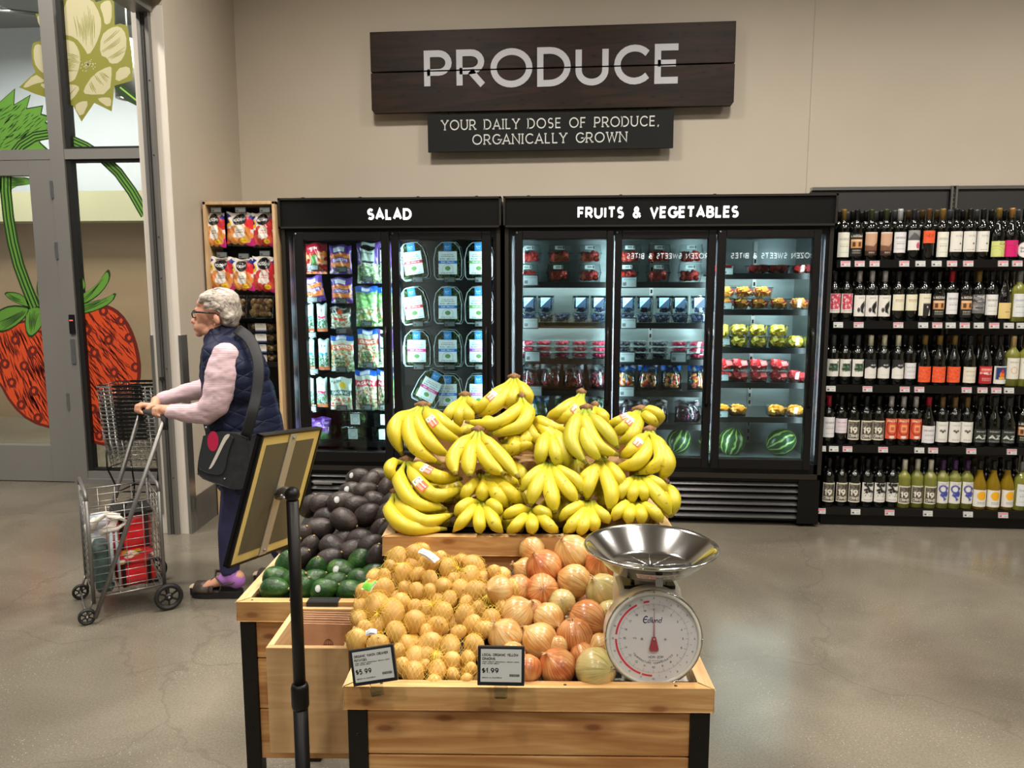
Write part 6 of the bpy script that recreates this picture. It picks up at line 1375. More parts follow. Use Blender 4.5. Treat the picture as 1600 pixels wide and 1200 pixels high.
def bent_tag(name, px, py, w, h, rot, cols, lab, off=.03):
    p = onP(px, py, pp0+nn_*off, pn); mb = MB(); cv = Cv(20, 10, cols[0], 2)
    if len(cols) > 1: cv.rect(.5, .2, 1, .8, cols[1])
    else: cv.lines(.1, .9, [.75, .5, .25], (120, 120, 120), .03, 4)
    patch(mb, cv, lambda u, v: ((u-.5)*w, (v-.5)*h, .006*math.sin(u*3.1)+.002*math.sin(v*5))); mb.add([(-w/2, -h/2, -.0006), (w/2, -h/2, -.0006), (w/2, h/2, -.0006), (-w/2, h/2, -.0006)], [(3, 2, 1, 0)], 0, False, (1, 1, 1))
    o = mb.obj(name, PRN, label=lab, cat='tag'); o.location = p; M3 = Matrix((ex, ey, nn_)).transposed() @ Matrix.Rotation(R(rot), 3, 'Z'); o.rotation_euler = M3.to_euler()
bent_tag('net_tag', 670, 868, .052, .017, -38, ((236, 236, 232),), 'white paper strip on the net at the top of the potatoes', .034)
bent_tag('net_tag', 577, 914, .03, .022, 70, ((110, 196, 60), (240, 130, 40)), 'green and orange tag on the left side of the net bags', .03)
bent_tag('net_tag', 580, 988, .022, .012, 10, ((232, 234, 238),), 'small white plastic clip on the lower left net bag', .028)
# black sloped liner under the front produce
mb = MB(); mb.prism([(0.0, 0), (.34, 0), (.34, .125), (.02, .0)], lambda a, b: (0, a, b), lambda a, b: (.50, a, b))
o = mb.obj('sloped_liner', BLACK, label='black sloped liner under the potatoes and onions', cat='display riser'); o.location = S(.03, .03, .71); o.rotation_euler = (0, 0, TH)

# ---- bananas
BAN = mat('banana_skin', (240, 210, 60), .42); 
def _ban():
    nt = NT(BAN); a = nt.n('ShaderNodeVertexColor'); a.layer_name = 'col'; tc = nt.n('ShaderNodeTexCoord'); vo = nt.n('ShaderNodeTexNoise'); vo.inputs['Scale'].default_value = 70; vo.inputs['Detail'].default_value = 3; nt.l(tc.outputs['Object'], vo.inputs['Vector'])
    mr = nt.n('ShaderNodeMapRange'); mr.inputs[1].default_value = .66; mr.inputs[2].default_value = .71; mr.inputs[3].default_value = 0; mr.inputs[4].default_value = .7; nt.l(vo.outputs[0], mr.inputs[0])
    mx = nt.n('ShaderNodeMix', data_type='RGBA'); nt.l(mr.outputs[0], mx.inputs[0]); nt.l(a.outputs[0], mx.inputs[6]); mx.inputs[7].default_value = rgba((130, 100, 40)); nt.l(mx.outputs[2], nt.b.inputs['Base Color'])
_ban()
CROWN = noisy('banana_crown', [(.35, (112, 76, 52)), (.65, (160, 122, 78))], scale=90, rough=.8)
def ycen(zy): return 1.885+(695-zy)/630*.36
def catmull(P, n):
    P = [P[0]*2-P[1]]+P+[P[-1]*2-P[-2]]; out = []; segs = len(P)-3
    for i in range(n+1):
        t = i/n*segs; k = min(int(t), segs-1); t -= k; a, b, c, d = P[k:k+4]
        out.append(.5*((2*b)+(c-a)*t+(2*a-5*b+4*c-d)*t*t+(3*b-a-3*c+d)*t*t*t))
    return out
def bunch(crown, bans, label, off=0., tipo=.02, green=0., stickers=(), mido=-.04):
    def W(p, o): return onY(590+p[0]/3.265, 570+p[1]/3.265, ycen(p[1])+off+o)
    c = W(crown, 0); root = thing('banana_bunch', label, 'bananas', c)
    mb = MB(); cn_ = len(bans); N = 16
    rr = random.Random(int(crown[0]*7+crown[1]))
    up = (c-W((crown[0], crown[1]+60), 0)).normalized()
    for bi, (p1, p2, p3) in enumerate(bans):
        sp = (bi-(cn_-1)/2)*.006; c0 = c+_r*sp-up*.004
        P = [c0, W(p1, mido*.7), W(p2, mido), W(p3, tipo)]
        Q = catmull(P, N); L_ = sum((Q[i+1]-Q[i]).length for i in range(N)); R_ = max(.0160, min(.0205, L_*.115))
        prof = [.0055, .0058, .0070, .0100, .0145, .0178, .0193, .0197, .0198, .0196, .019, .0182, .0168, .0146, .0112, .0066, .0042]; rs = [x/.0198*R_ if i > 2 else x for i, x in enumerate(prof)]
        m = MB(); b0 = len(m.v); m.tube(Q, rs, 10, flat=.93)
        # five soft edges along the fruit, colour along its length
        for i in range(N+1):
            for j in range(10):
                v = Vector(m.v[i*10+j]); m.v[i*10+j] = tuple(Q[i]+(v-Q[i])*(1.07 if j % 2 == 0 else .94))
        g_ = green+rr.uniform(-.08, .1); hue = rr.uniform(-6, 6)
        yl = np.array(lin((210+hue, 190+hue, 42))); gr = np.array(lin((138, 158, 44))); bn = np.array(lin((84, 64, 40)))
        for fi, f in enumerate(m.f):
            if len(f) == 4:
                i = min(f)//10; t = i/N; e = max(0, 1-t/.28)*.75+max(0, (t-.8)/.2)*.35; w = min(1, max(0, e+g_)); cc = yl*(1-w)+gr*w
                if i >= N-1: cc = cc*.4+bn*.6
                m.c[fi] = tuple(cc)
            else: m.c[fi] = tuple(bn)
            m.s[fi] = True
        m.v = [tuple(Vector(v)-c) for v in m.v]
        bo = m.obj('banana', BAN, root)
        if bi in stickers:
            s = MB(); k0 = 8; best = min(range(10), key=lambda j: (Vector(m.v[k0*10+j])+c-Q[k0]).normalized().dot(_f+_u*(-.35)))
            cv = Cv(16, 7, (236, 104, 60), 2).rect(.0, .0, .4, 1, (240, 236, 230)).ring(.2, .5, .14, .36, .3, (60, 120, 70)).lines(.45, .95, [.7, .35], (250, 240, 230), .08, 3)
            def fs(u, v):
                ii = k0-1+u*2.4; i0 = int(ii); ft = ii-i0; jj = best-.9+v*1.8; j0 = math.floor(jj); fj = jj-j0
                G_ = lambda i, j: Vector(m.v[i*10+(j % 10)])
                p = (G_(i0, j0)*(1-fj)+G_(i0, j0+1)*fj)*(1-ft)+(G_(i0+1, j0)*(1-fj)+G_(i0+1, j0+1)*fj)*ft; ctr = (Q[i0]*(1-ft)+Q[i0+1]*ft)-c
                return p+(p-ctr).normalized()*.0014
            patch(s, cv, fs); s.obj('sticker', PRN, bo)
    w = max(.009, cn_*.0042)
    mb.tube([Vector((0, 0, 0))-_r*w+up*.002, up*.009, _r*w+up*.002], [.0075, .0095, .0075], 8); mb.tube([up*-.004, up*.010], [.010, .0085], 8)
    for i, v in enumerate(mb.v): vv = Vector(v); mb.v[i] = tuple(vv+Vector((1, .4, 1))*.0025*noise.noise(vv*160))
    mb.obj('crown', CROWN, root)
    return root
bunch((228, 212), [((110, 275), (86, 350), (128, 465)), ((160, 290), (190, 420), (325, 508)), ((205, 290), (270, 400), (372, 470)), ((265, 262), (330, 345), (432, 395)), ((300, 262), (360, 312), (445, 352))], 'large yellow banana bunch at the upper left, sweeping right', -.04, .01, stickers=(3,))
bunch((145, 492), [((78, 500), (62, 545), (92, 600)), ((112, 590), (190, 705), (352, 735)), ((190, 570), (290, 665), (460, 625)), ((220, 530), (310, 572), (430, 582))], 'yellow banana bunch at the left edge, second from the bottom', -.03, .01, stickers=(2, 3))
bunch((85, 655), [((66, 750), (160, 830), (352, 838)), ((130, 735), (240, 800), (392, 762))], 'yellow banana pair lying at the bottom left corner', -.02, 0.)
bunch((512, 338), [((435, 400), (385, 480), (400, 565)), ((478, 430), (465, 510), (472, 572)), ((525, 430), (575, 510), (650, 560)), ((565, 400), (650, 490), (722, 580))], 'duller four-finger banana bunch standing out left of centre', -.07, -.03, .02, mido=-.03)
bunch((545, 556), [((488, 610), (450, 655), (445, 700)), ((540, 620), (535, 660), (545, 700)), ((585, 620), (625, 680), (668, 722)), ((610, 600), (685, 660), (745, 712)), ((620, 575), (680, 592), (722, 620))], 'banana bunch below the standing four-finger one, left of centre', -.015)
bunch((530, 692), [((480, 742), (430, 800), (385, 852)), ((520, 760), (520, 820), (526, 858)), ((570, 755), (600, 815), (638, 855)), ((465, 705), (420, 735), (405, 782)), ((580, 708), (612, 735), (622, 768))], 'banana bunch in the bottom row, second from the left', -.02, -.01, .1)
bunch((790, 738), [((740, 785), (700, 825), (662, 855)), ((788, 790), (788, 830), (792, 860)), ((840, 785), (882, 825), (920, 852)), ((730, 740), (680, 755), (642, 785)), ((820, 745), (860, 760), (880, 780))], 'small banana bunch in the middle of the bottom row', -.02, -.01, .1)
bunch((880, 495), [((820, 540), (765, 590), (735, 650)), ((838, 570), (800, 650), (780, 722)), ((876, 590), (890, 680), (906, 758)), ((920, 570), (975, 645), (1020, 708)), ((945, 545), (1015, 590), (1045, 660))], 'fan of five bananas in the centre of the heap', -.04, -.02, .12)
bunch((885, 308), [((850, 385), (835, 455), (822, 520)), ((900, 400), (915, 470), (932, 530)), ((925, 375), (955, 450), (966, 530))], 'narrow green-tinged banana bunch above the central fan', -.03, .0, .22)
bunch((695, 68), [((615, 140), (540, 205), (455, 245)), ((660, 140), (590, 215), (500, 265)), ((700, 130), (680, 185), (640, 215)), ((740, 115), (768, 165), (768, 215))], 'topmost banana bunch at the peak of the heap', .02, .02, stickers=(0,))
bunch((735, 165), [((712, 230), (600, 300), (448, 290)), ((770, 240), (720, 320), (560, 355))], 'yellow banana bunch lying across just below the peak', -.035, -.01)
bunch((640, 385), [((760, 345), (740, 400), (660, 440)), ((700, 375), (690, 430), (610, 415)), ((720, 420), (760, 410), (790, 440))], 'yellow bananas tucked under the peak, above the wooden step', -.0, .02)
bunch((445, 160), [((390, 215), (360, 260), (352, 312)), ((430, 220), (415, 270), (412, 320)), ((452, 225), (468, 265), (480, 300)), ((475, 190), (505, 212), (530, 240))], 'small banana bunch at the back, left of the peak', .03)
bunch((770, 275), [((760, 315), (800, 370), (878, 395)), ((830, 290), (900, 325), (985, 350)), ((840, 320), (920, 385), (985, 390))], 'yellow banana bunch lying flat right of the peak', -.0)
bunch((1040, 145), [((985, 200), (920, 245), (862, 272)), ((1015, 215), (970, 265), (880, 288)), ((1035, 220), (1010, 280), (940, 330))], 'banana bunch at the back right, crown standing high', .02, .02, .15, stickers=(1,))
bunch((1065, 225), [((1010, 290), (990, 400), (1068, 508)), ((1065, 300), (1120, 410), (1230, 462)), ((1120, 290), (1175, 350), (1228, 430)), ((1060, 340), (1090, 430), (1140, 490))], 'big greenish banana bunch hanging right of centre', -.06, -.02, .3)
bunch((1110, 210), [((1140, 245), (1158, 275), (1165, 320)), ((1090, 240), (1085, 270), (1080, 300))], 'small banana bunch behind the greenish bunch', .03, .02, .1)
bunch((1340, 232), [((1280, 268), (1225, 292), (1172, 312)), ((1300, 280), (1250, 325), (1190, 350)), ((1325, 300), (1290, 370), (1215, 400)), ((1385, 232), (1440, 258), (1425, 318)), ((1370, 258), (1405, 288), (1408, 330))], 'banana bunch at the upper right with green outer fruit', .0, .02, .15, stickers=(0, 1))
bunch((1385, 338), [((1375, 425), (1320, 500), (1205, 525)), ((1430, 400), (1440, 500), (1312, 562)), ((1340, 385), (1290, 440), (1235, 470)), ((1450, 430), (1480, 510), (1440, 590))], 'yellow banana bunch at the right edge, sweeping left', -.04, .01, stickers=(2,))
bunch((1145, 468), [((1105, 540), (1075, 620), (1068, 690)), ((1165, 560), (1192, 660), (1182, 752)), ((1195, 525), (1235, 580), (1238, 635)), ((1085, 545), (1060, 580), (1045, 620))], 'upright banana bunch below the greenish one, right of centre', -.03, -.01, .05)
bunch((1330, 562), [((1280, 602), (1245, 650), (1222, 700)), ((1315, 620), (1300, 665), (1290, 710)), ((1345, 620), (1360, 660), (1365, 700)), ((1385, 615), (1450, 690), (1500, 778)), ((1400, 590), (1445, 615), (1475, 660))], 'banana bunch low on the right side of the heap', -.02, 0., .12)
bunch((1080, 692), [((1025, 720), (965, 755), (928, 800)), ((1040, 765), (990, 820), (950, 855)), ((1070, 775), (1045, 830), (1025, 862)), ((1100, 765), (1105, 815), (1112, 850)), ((1125, 745), (1160, 775), (1182, 805))], 'banana bunch in the bottom row, right of centre', -.02, -.01, .08)
bunch((1315, 692), [((1262, 718), (1220, 758), (1198, 792)), ((1292, 740), (1282, 775), (1278, 812)), ((1338, 740), (1345, 775), (1348, 812)), ((1375, 728), (1425, 765), (1452, 802))], 'dark-crowned banana bunch behind the steel bowl', -.02, -.01, .1)
bunch((1462, 602), [((1495, 640), (1515, 700), (1500, 775)), ((1450, 650), (1470, 720), (1480, 780))], 'banana pair at the far right edge of the crate', .0, 0., .15)
bunch((520, 300), [((560, 290), (640, 330), (700, 330)), ((480, 330), (440, 340), (420, 370))], 'bananas deep behind the standing four-finger bunch', .03, .03)
for cx, cy in ((655, 480), (1010, 480), (330, 560), (690, 600), (1050, 600), (250, 690), (690, 700), (940, 650), (1200, 560)):
    bunch((cx, cy), [((cx-60, cy+50), (cx-80, cy+100), (cx-70, cy+140)), ((cx-15, cy+60), (cx-22, cy+110), (cx-20, cy+150)), ((cx+20, cy+60), (cx+30, cy+110), (cx+40, cy+150)), ((cx+55, cy+45), (cx+85, cy+95), (cx+90, cy+140))], 'banana bunch mostly hidden deep in the heap, seen through gaps', .055, .03, .1).__setitem__('group', 'buried banana bunches')
mb = MB()
for k in range(3): mb.tube([(.0, k*.012, -.06), (.004, k*.012, .03), (.012, k*.012+.004, .045)], .0022, 5)
mb.box(-.004, .008, -.004, .03, -.1, .05)
o = mb.obj('clip_strip', mat('smoked_plastic', (70, 76, 76), .15), label='dark plastic clip strip at the right end of the banana crate', cat='clip'); o.location = S(.703, .60, .975)

# ---- electronic price displays on clips
def esl(px, py, w, h, roll, name, lines, price, label, dy=0.):
    c = onY(px, py, 1.322+dy); o = thing('price_display', label, 'price display', c); o.rotation_euler = (R(-14), R(roll), TH)
    b_ = MB(); b_.box(-w/2, w/2, -.004, .006, -h/2, h/2, bev=.002); b_.obj('case', mat('display_case', (28, 32, 38), .35), o)
    MB().box(-w/2*.87, w/2*.87, -.0046, -.004, -h/2*.8, h/2*.86).obj('screen', mat('e_paper', (186, 190, 188), .45), o)
    INK = mat('ink_black', (24, 24, 26), .6); t = MB(); x0 = -w/2*.8; y = -.0048
    def T(txt, hh, z, wd=None, tt=.2): put_text(t, txt, hh, lambda a, b, d: (x0+a, y, z+b), t=tt, gap=.3, align='l', width=wd)
    T(lines[0], .0048, .0175, w*.76, .24); T(lines[1], .0048, .0105, w*.27, .24)
    T('SWEET CREAMY ORGANICALLY GROWN LOOKS', .0019, .0065, w*.78, .26); T('AND TASTES GREAT', .0019, .0035, w*.36, .26)
    T(price, .0095, -.0125, w*.34, .2); T('EACH', .0022, -.0085, None, .2)
    r = random.Random(3)
    for k in range(26): bx = w*.18+k*.00072; t.add([(bx, y, -.018), (bx+.0004*r.choice((.6, 1, 1.5)), y, -.018), (bx+.0004, y, -.0135), (bx, y, -.0135)], [(0, 1, 2, 3)])
    T('GROWN IN CALIFORNIA', .002, -.0212, w*.42, .26)
    t.obj('print', INK, o)
    k = MB(); k.box(-.012, .012, -.002, .004, -h/2-.022, -h/2+.002, bev=.001); k.box(-.009, .009, -.006, -.002, -h/2-.022, -h/2-.014); k.obj('clip', CLEAR, o)
esl(584, 1039, .083, .065, -9.5, '', ('ORGANIC YUKON CREAMER', 'POTATOES'), '$5.99', 'tilted black-framed price display reading $5.99 in front of the potatoes', -.012)
esl(783, 1040, .085, .069, .5, '', ('LOCAL ORGANIC YELLOW', 'ONIONS'), '$1.99', 'black-framed price display reading $1.99 in front of the onions', -.012)

# ---- dial scale with a steel bowl
sc_c = onY(1021, 997, 1.405); q = loc_(sc_c)
scl = thing('dial_scale', 'white dial produce scale with a wide steel bowl on the crate corner', 'scale', S(q.x, q.y+.05, .712)); scl.rotation_euler = (0, 0, TH)
cz = sc_c.z-.712; CRE = mat('cream_enamel', (222, 220, 206), .3, coat=.3); POL = mat('polished_steel', (205, 205, 203), .13, 1.)
h = MB(); h.box(-.062, .062, .0, .10, 0, cz+.075, bev=.008); h.obj('housing', CRE, scl)
h = MB(); h.box(-.085, .085, -.02, .11, 0, .012, bev=.003); h.obj('foot_plate', CRE, scl)
DM = Matrix.Translation((0, -.05, cz)) @ Matrix.Rotation(R(-6), 4, 'X') @ Matrix.Rotation(R(90), 4, 'X')
d = MB(); d.lathe([(.084, -.045), (.0915, -.04), (.0925, 0), (.0905, .004), (.0845, .008), (.0845, .002), (.0, .002)], 56, DM); dl = d.obj('dial_housing', CRE, scl)
d = MB(); d.lathe([(.0922, -.004), (.0932, 0), (.0928, .004), (.0912, .005), (.0905, .0)], 56, DM, cap=False); d.obj('chrome_ring', POL, dl)
def D(a, b, z=.0026): return DM @ Vector((a*1.055, b*1.055, z))
PR = MB(); WHT = mat('dial_white', (226, 226, 226), .45); RED = mat('dial_red', (226, 60, 76), .45); NAVY = mat('dial_navy', (40, 50, 96), .5); GRY = mat('dial_grey', (112, 112, 120), .5)
PR.add([tuple(D(.079*math.cos(k*math.pi/32), .079*math.sin(k*math.pi/32), .0022)) for k in range(64)], [tuple(range(64))], 0)
def arc(r0, r1, a0, a1, m, n=24):
    for i in range(n):
        t0 = R(a0+(a1-a0)*i/n); t1 = R(a0+(a1-a0)*(i+1)/n)
        PR.add([tuple(D(r0*math.cos(t0), r0*math.sin(t0))), tuple(D(r1*math.cos(t0), r1*math.sin(t0))), tuple(D(r1*math.cos(t1), r1*math.sin(t1))), tuple(D(r0*math.cos(t1), r0*math.sin(t1)))], [(0, 1, 2, 3)], m)
arc(.066, .0695, 117, 174, 1); arc(.066, .0695, 181, 250, 1); arc(.066, .0695, 252, 268, 1); arc(.066, .0695, 97, 106, 1)
for k in range(200):
    a = 90-k*1.8; 
    if k % 5 == 0: arc(.060 if k % 10 else .057, .0635, a-.22, a+.22, 3, 1)
    else: arc(.061, .0635, a-.12, a+.12, 3, 1)
    if k % 10 == 5: arc(.066, .0695, a-.2, a+.2, 3, 1)
for k in range(20):
    a = R(90-k*18); n_ = str(k); put_text(PR, n_, .0042, lambda x, y, d_, a=a: D(.0525*math.cos(a)+x, .0525*math.sin(a)+y-.002), t=.16, gap=.25, m=3)
    put_text(PR, str(k), .0036, lambda x, y, d_, a=a: D(.0735*math.cos(a)+x, .0735*math.sin(a)+y-.002), t=.16, gap=.25, m=3)
def script(txt, x, y, hh, w, m, sk=.18): put_text(PR, txt, hh, lambda a, b, d_: D(x+a+b*sk, y+b), t=.2, gap=.22, m=m, width=w)
# maker's name: a large swash E and small letters
for st in ([(.62, .9), (.3, 1.0), (.05, .75), (.0, .5), (.05, .2), (.3, 0), (.62, .08)], [(.0, .5), (.6, .52)]):
    for qd in ribbon(st, .16): PR.add([tuple(D(-.0195+p.x*.011+p.y*.002, .0285+p.y*.012)) for p in qd], [(0, 1, 2, 3)], 2)
lx = -.0115
for stks, wd in (([A(.25, .27, .24, .26, 60, 300, 10), [(.5, 1), (.5, 0)]], .75), ([[(.08, 1), (.08, 0)]], .3), ([[(0, .55), (0, .2)]+A(.22, .22, .22, .22, 180, 360, 6)+[(.44, .55)]], .7), ([[(0, 0), (0, .5)], A(.22, .3, .22, .22, 180, 0, 6)+[(.44, 0)]], .7), ([A(.25, .27, .24, .26, 60, 300, 10), [(.5, 1), (.5, 0)]], .7)):
    for st in stks:
        for qd in ribbon(st, .15): PR.add([tuple(D(lx+p.x*.0085+p.y*.002, .029+p.y*.010)) for p in qd], [(0, 1, 2, 3)], 2)
    lx += wd*.0082
put_text(PR, 'HDR-2DP', .0045, lambda a, b, d_: D(.004+a, -.036+b), t=.16, m=3); put_text(PR, '20 LB X 1/2 OZ', .0022, lambda a, b, d_: D(.004+a, -.041+b), t=.16, m=3); put_text(PR, 'KG', .0032, lambda a, b, d_: D(-.034+a, -.001+b), t=.16, m=3)
arc_t = 'TEMPERATURE COMPENSATED'
for i, ch_ in enumerate(arc_t):
    a = R(218+i*(104/len(arc_t))); rr = .0465
    if ch_ == ' ': continue
    put_text(PR, ch_, .0036, lambda x, y, d_, a=a: D(rr*math.cos(a)+x*math.cos(a+math.pi/2)-y*math.cos(a), rr*math.sin(a)+x*math.sin(a+math.pi/2)-y*math.sin(a)), t=.16, m=3)
PR.obj('dial_face', [WHT, RED, NAVY, GRY], dl)
n = MB(); ndl = [(-.0012, .0), (-.0004, .048), (.0004, .048), (.0012, 0)]
n.prism([(-.001, 0), (-.0003, .05), (.0003, .05), (.001, 0)], lambda a, b: tuple(D(a, b, .0065)), lambda a, b: tuple(D(a, b, .0055)))
n.prism([(-.0035, .004), (.0035, .004), (.0042, 0), (.0085, -.018), (.007, -.022), (-.007, -.022), (-.0085, -.018), (-.0042, 0)], lambda a, b: tuple(D(a, b, .0068)), lambda a, b: tuple(D(a, b, .0055)))
n.obj('needle', mat('needle_red', (170, 70, 80), .4), dl)
n = MB(); n.ell(tuple(D(0, 0, .007)), .0026, n=10, k=6); n.ell(tuple(D(-.021, .0, .003)), .0022, n=8, k=6); n.ell(tuple(D(.021, 0, .003)), .0022, n=8, k=6)
for a in (90, 180, 270, 0): n.ell(tuple(D(.0865*math.cos(R(a)), .0865*math.sin(R(a)), .007)), .002, n=8, k=6)
n.obj('rivet', STEEL, dl)
d = MB(); d.lathe([(.0, .0125), (.05, .0115), (.076, .0085), (.0845, .0075)], 48, DM, cap=False); d.obj('lens', glass('scale_lens', (250, 250, 250), .8, .03), dl)
h = MB(); h.box(-.05, .05, .005, .1, cz+.075, cz+.082); h.box(-.022, .022, .02, .08, cz+.082, cz+.1); h.obj('platform_spider', BLACK2, scl)
for s in (-1, 1): MB().cyl((s*.032, .02, cz+.08), (s*.032, .02, cz+.105), .004).obj('support_post', STEEL, scl)
h = MB(); h.box(-.03, .03, .0, .016, cz+.086, cz+.096); h.obj('bracket', STEEL, scl)
bw = onY(1017, 851, 1.475); ql = scl.location
bo = thing('weighing_bowl', 'polished stainless steel bowl on top of the dial scale', 'bowl', (bw.x, bw.y, bw.z-.044)); bo.rotation_euler = (0, 0, TH)
b = MB(); b.lathe([(0, .0), (.074, .0), (.082, .004), (.122, .040), (.1275, .0445), (.1305, .0445), (.1315, .042), (.1305, .0395), (.1275, .039), (.0835, .001), (.076, -.002), (0, -.002)], 72); b.obj('bowl_shell', POL, bo)
b = MB()
for k in range(10):
    a = k*math.pi/5+.2; b.tube([(.008*math.cos(a), .008*math.sin(a), .0), (.074*math.cos(a), .074*math.sin(a), .0)], .0009, 6)
b.obj('pressed_rib', POL, bo)
h = MB(); h.box(-.0065, .0065, -.104, -.098, .0, .016); o_ = h.obj('label_tab', mat('tab_grey', (150, 150, 148), .4), bo); 
cvb = Cv(30, 8, (210, 206, 200), 2).lines(.05, .45, [.7, .45, .2], (200, 60, 60), .05, 2).lines(.55, .95, [.7, .45, .2], (90, 90, 90), .05, 5)
h = MB()
def fb(u, v): a = R(-90+(u-.5)*46); t = .012+v*.014; rr = .0835+(t-.001)*(.1275-.0835)/.038+.0008; return (rr*math.cos(a), rr*math.sin(a), t-.0008)
patch(h, cvb, fb); h.obj('bowl_label', PRN, bo)

# ---- wooden box with paper bags, hooked on the left table
fl = loc_(onZ(415, 1012, .742)); fr = loc_(onZ(545, 1012, .742)); v1_ = .371
bx = thing('paper_bag_box', 'open birch box holding folded brown paper bags, hung below the avocados', 'box', S(fl.x, fl.y, .505)); bx.rotation_euler = (0, 0, TH)
w_ = fr.x-fl.x; d_ = v1_-fl.y; hh = .237; t_ = .013
for nm, a in (('front_board', (0, w_, 0, t_)), ('back_board', (0, w_, d_-t_, d_)), ('side_board', (0, t_, t_, d_-t_)), ('side_board', (w_-t_, w_, t_, d_-t_))):
    m = MB(); m.box(a[0], a[1], a[2], a[3], 0, hh); bevel_mod(m.obj(nm, PINEZ if 'side' not in nm else PINEY, bx), .0012)
m = MB(); m.box(t_, w_-t_, t_, d_-t_, 0, .012); m.obj('base_board', PINEZ, bx)
KRAFT = noisy('kraft_paper', [(.3, (172, 128, 96)), (.7, (190, 148, 114))], scale=20, rough=.75, bump=.1)
for k in range(6):
    m = MB(); y0 = d_-t_-.026-.005*k; tilt = -.003*(k > 3)
    m.add([(t_+.012, y0, .016), (w_-t_-.014-.002*k, y0, .016), (w_-t_-.014-.002*k, y0+.02+tilt, .230-.003*k), (t_+.012, y0+.02+tilt, .232-.003*k), (t_+.012, y0+.004, .016), (w_-t_-.014, y0+.004, .016), (w_-t_-.014, y0+.0225+tilt, .230-.003*k), (t_+.012, y0+.0225+tilt, .232-.003*k)],
          [(0, 1, 2, 3), (7, 6, 5, 4), (3, 2, 6, 7), (0, 3, 7, 4), (1, 5, 6, 2)])
    o = m.obj('paper_bag', KRAFT, label='folded brown paper bag in the wooden box, %s from the back' % ORD[k], cat='paper bag', group='folded brown paper bags'); o.location = bx.location; o.rotation_euler = (0, 0, TH)
    if k == 5:
        lg = MB(); zc_ = .165; pts_ = A(0, 0, .011, .016, 90, 450, 16)
        def fl_(a, b): return (w_*.52+a, y0+(.02+tilt)*(zc_+b-.016)/.2-.0012, zc_+b)
        for st in (pts_, [(0, .016), (0, -.016)], A(0, .0, .006, .016, 90, 450, 12), [(-.010, .004), (.010, .004)], [(-.008, -.022), (.008, -.022)]):
            for qd in ribbon(st, .0016): lg.add([fl_(p.x, p.y) for p in qd], [(0, 1, 2, 3)])
        lg.obj('printed_logo', mat('kraft_print', (120, 78, 60), .7), o)
ck = onZ(504, 940, .752); cl = loc_(ck)
m = MB(); m.box(-.037, .037, -.004, .026, .0, .002); m.box(-.037, .037, -.006, -.002, -.022, .002); o = m.obj('lip_clip', mat('black_vinyl', (26, 26, 27), .45), label='black vinyl strap over the front lip of the avocado crate', cat='clip'); o.location = S(cl.x, .375, .7502); o.rotation_euler = (0, 0, TH)

# ---- sign holder on a pole, seen from behind
pc = Vector((-.573, 1.414, 1.09)); sy, tl, rl = 1.312, -.26, -.116; bw_, bh_ = .200, .258
wv = Vector((math.cos(sy), math.sin(sy), 0)); n0 = Vector((-math.sin(sy), math.cos(sy), 0)); hv = Vector((0, 0, 1))*math.cos(tl)+n0*math.sin(tl)
w2 = wv*math.cos(rl)+hv*math.sin(rl); h2 = hv*math.cos(rl)-wv*math.sin(rl); n2 = w2.cross(h2)
BM = Matrix((w2, h2, n2)).transposed().to_4x4()
pt_ = onY(457, 782, 1.385); zt_ = pt_.z
ps = thing('sign_stand', 'black pole floor stand with a tilted sign holder seen from behind', 'sign stand', (pt_.x, pt_.y, 0))
BI = Matrix.Translation(pc-Vector(ps.location)) @ BM; sgn = 1 if (BM @ Vector((0, 0, 1))).dot(_C-pc) > 0 else -1
def bb_(m, a0, a1, b0, b1, c0, c1): c0, c1 = sorted((c0*sgn, c1*sgn)); m.box(a0, a1, b0, b1, c0, c1, M=BI); return m
a = bw_/2; b = bh_/2
fb_ = bb_(MB(), -a, a, -b, b, -.004, .0).obj('sign_frame', BLACK, ps)
m = MB()
for q4 in ((-a, a, b-.004, b), (-a, a, -b, -b+.004), (-a, -a+.004, -b, b), (a-.004, a, -b, b)): bb_(m, *q4, -.01, .004)
m.obj('frame_edge', BLACK, fb_)
bb_(MB(), -a+.003, a-.003, -b+.003, b-.003, .0, .0016).obj('tan_backing', mat('tan_backing', (222, 200, 124), .6), fb_)
bb_(MB(), -a+.021, a-.021, -b+.021, b-.021, .0016, .0024).obj('grey_backing', mat('olive_grey_backing', (96, 90, 70), .7), fb_)
m = bb_(MB(), -.0115, .0115, -b+.004, b-.004, .0024, .0042); st_ = m.obj('mounting_strip', mat('zinc_strip', (176, 174, 168), .4, .35), fb_)
m = MB()
for z in (-b+.014, b-.012): m.ell(BI @ Vector((0, z, .005*sgn)), .003, n=8, k=6)
m.obj('rivet', STEEL, st_)
m = MB(); j = Vector((0, 0, zt_+.012)); brk = BI @ Vector((0, .0, .004*sgn)); m.tube([brk, (brk+j)/2+Vector((0, 0, .008)), j], [.012, .009, .008], 8); m.obj('hinge_bracket', STEEL, ps)
m = MB(); m.ell(j, .0145, n=16, k=10); m.obj('ball_joint', BLACK, ps)
m = MB(); m.ell(j+Vector((-.012, -.012, -.004)), .004, n=8, k=6); m.ell(j+Vector((-.018, -.008, -.001)), .0035, n=8, k=6); m.obj('wing_screw', STEEL, ps)
m = MB(); m.lathe([(.0118, .62), (.0118, zt_), (.0, zt_)], 20); m.obj('upper_pole', BLACK, ps)
zc2 = onY(465, 1085, 1.385).z
m = MB(); m.lathe([(.0145, .012), (.0145, zc2-.02)], 20); m.obj('lower_pole', BLACK, ps)
m = MB(); m.lathe([(.0155, zc2-.028), (.0172, zc2-.022), (.0172, zc2+.016), (.0155, zc2+.022), (.0118, zc2+.024)], 20); m.obj('collar', BLACK, ps)
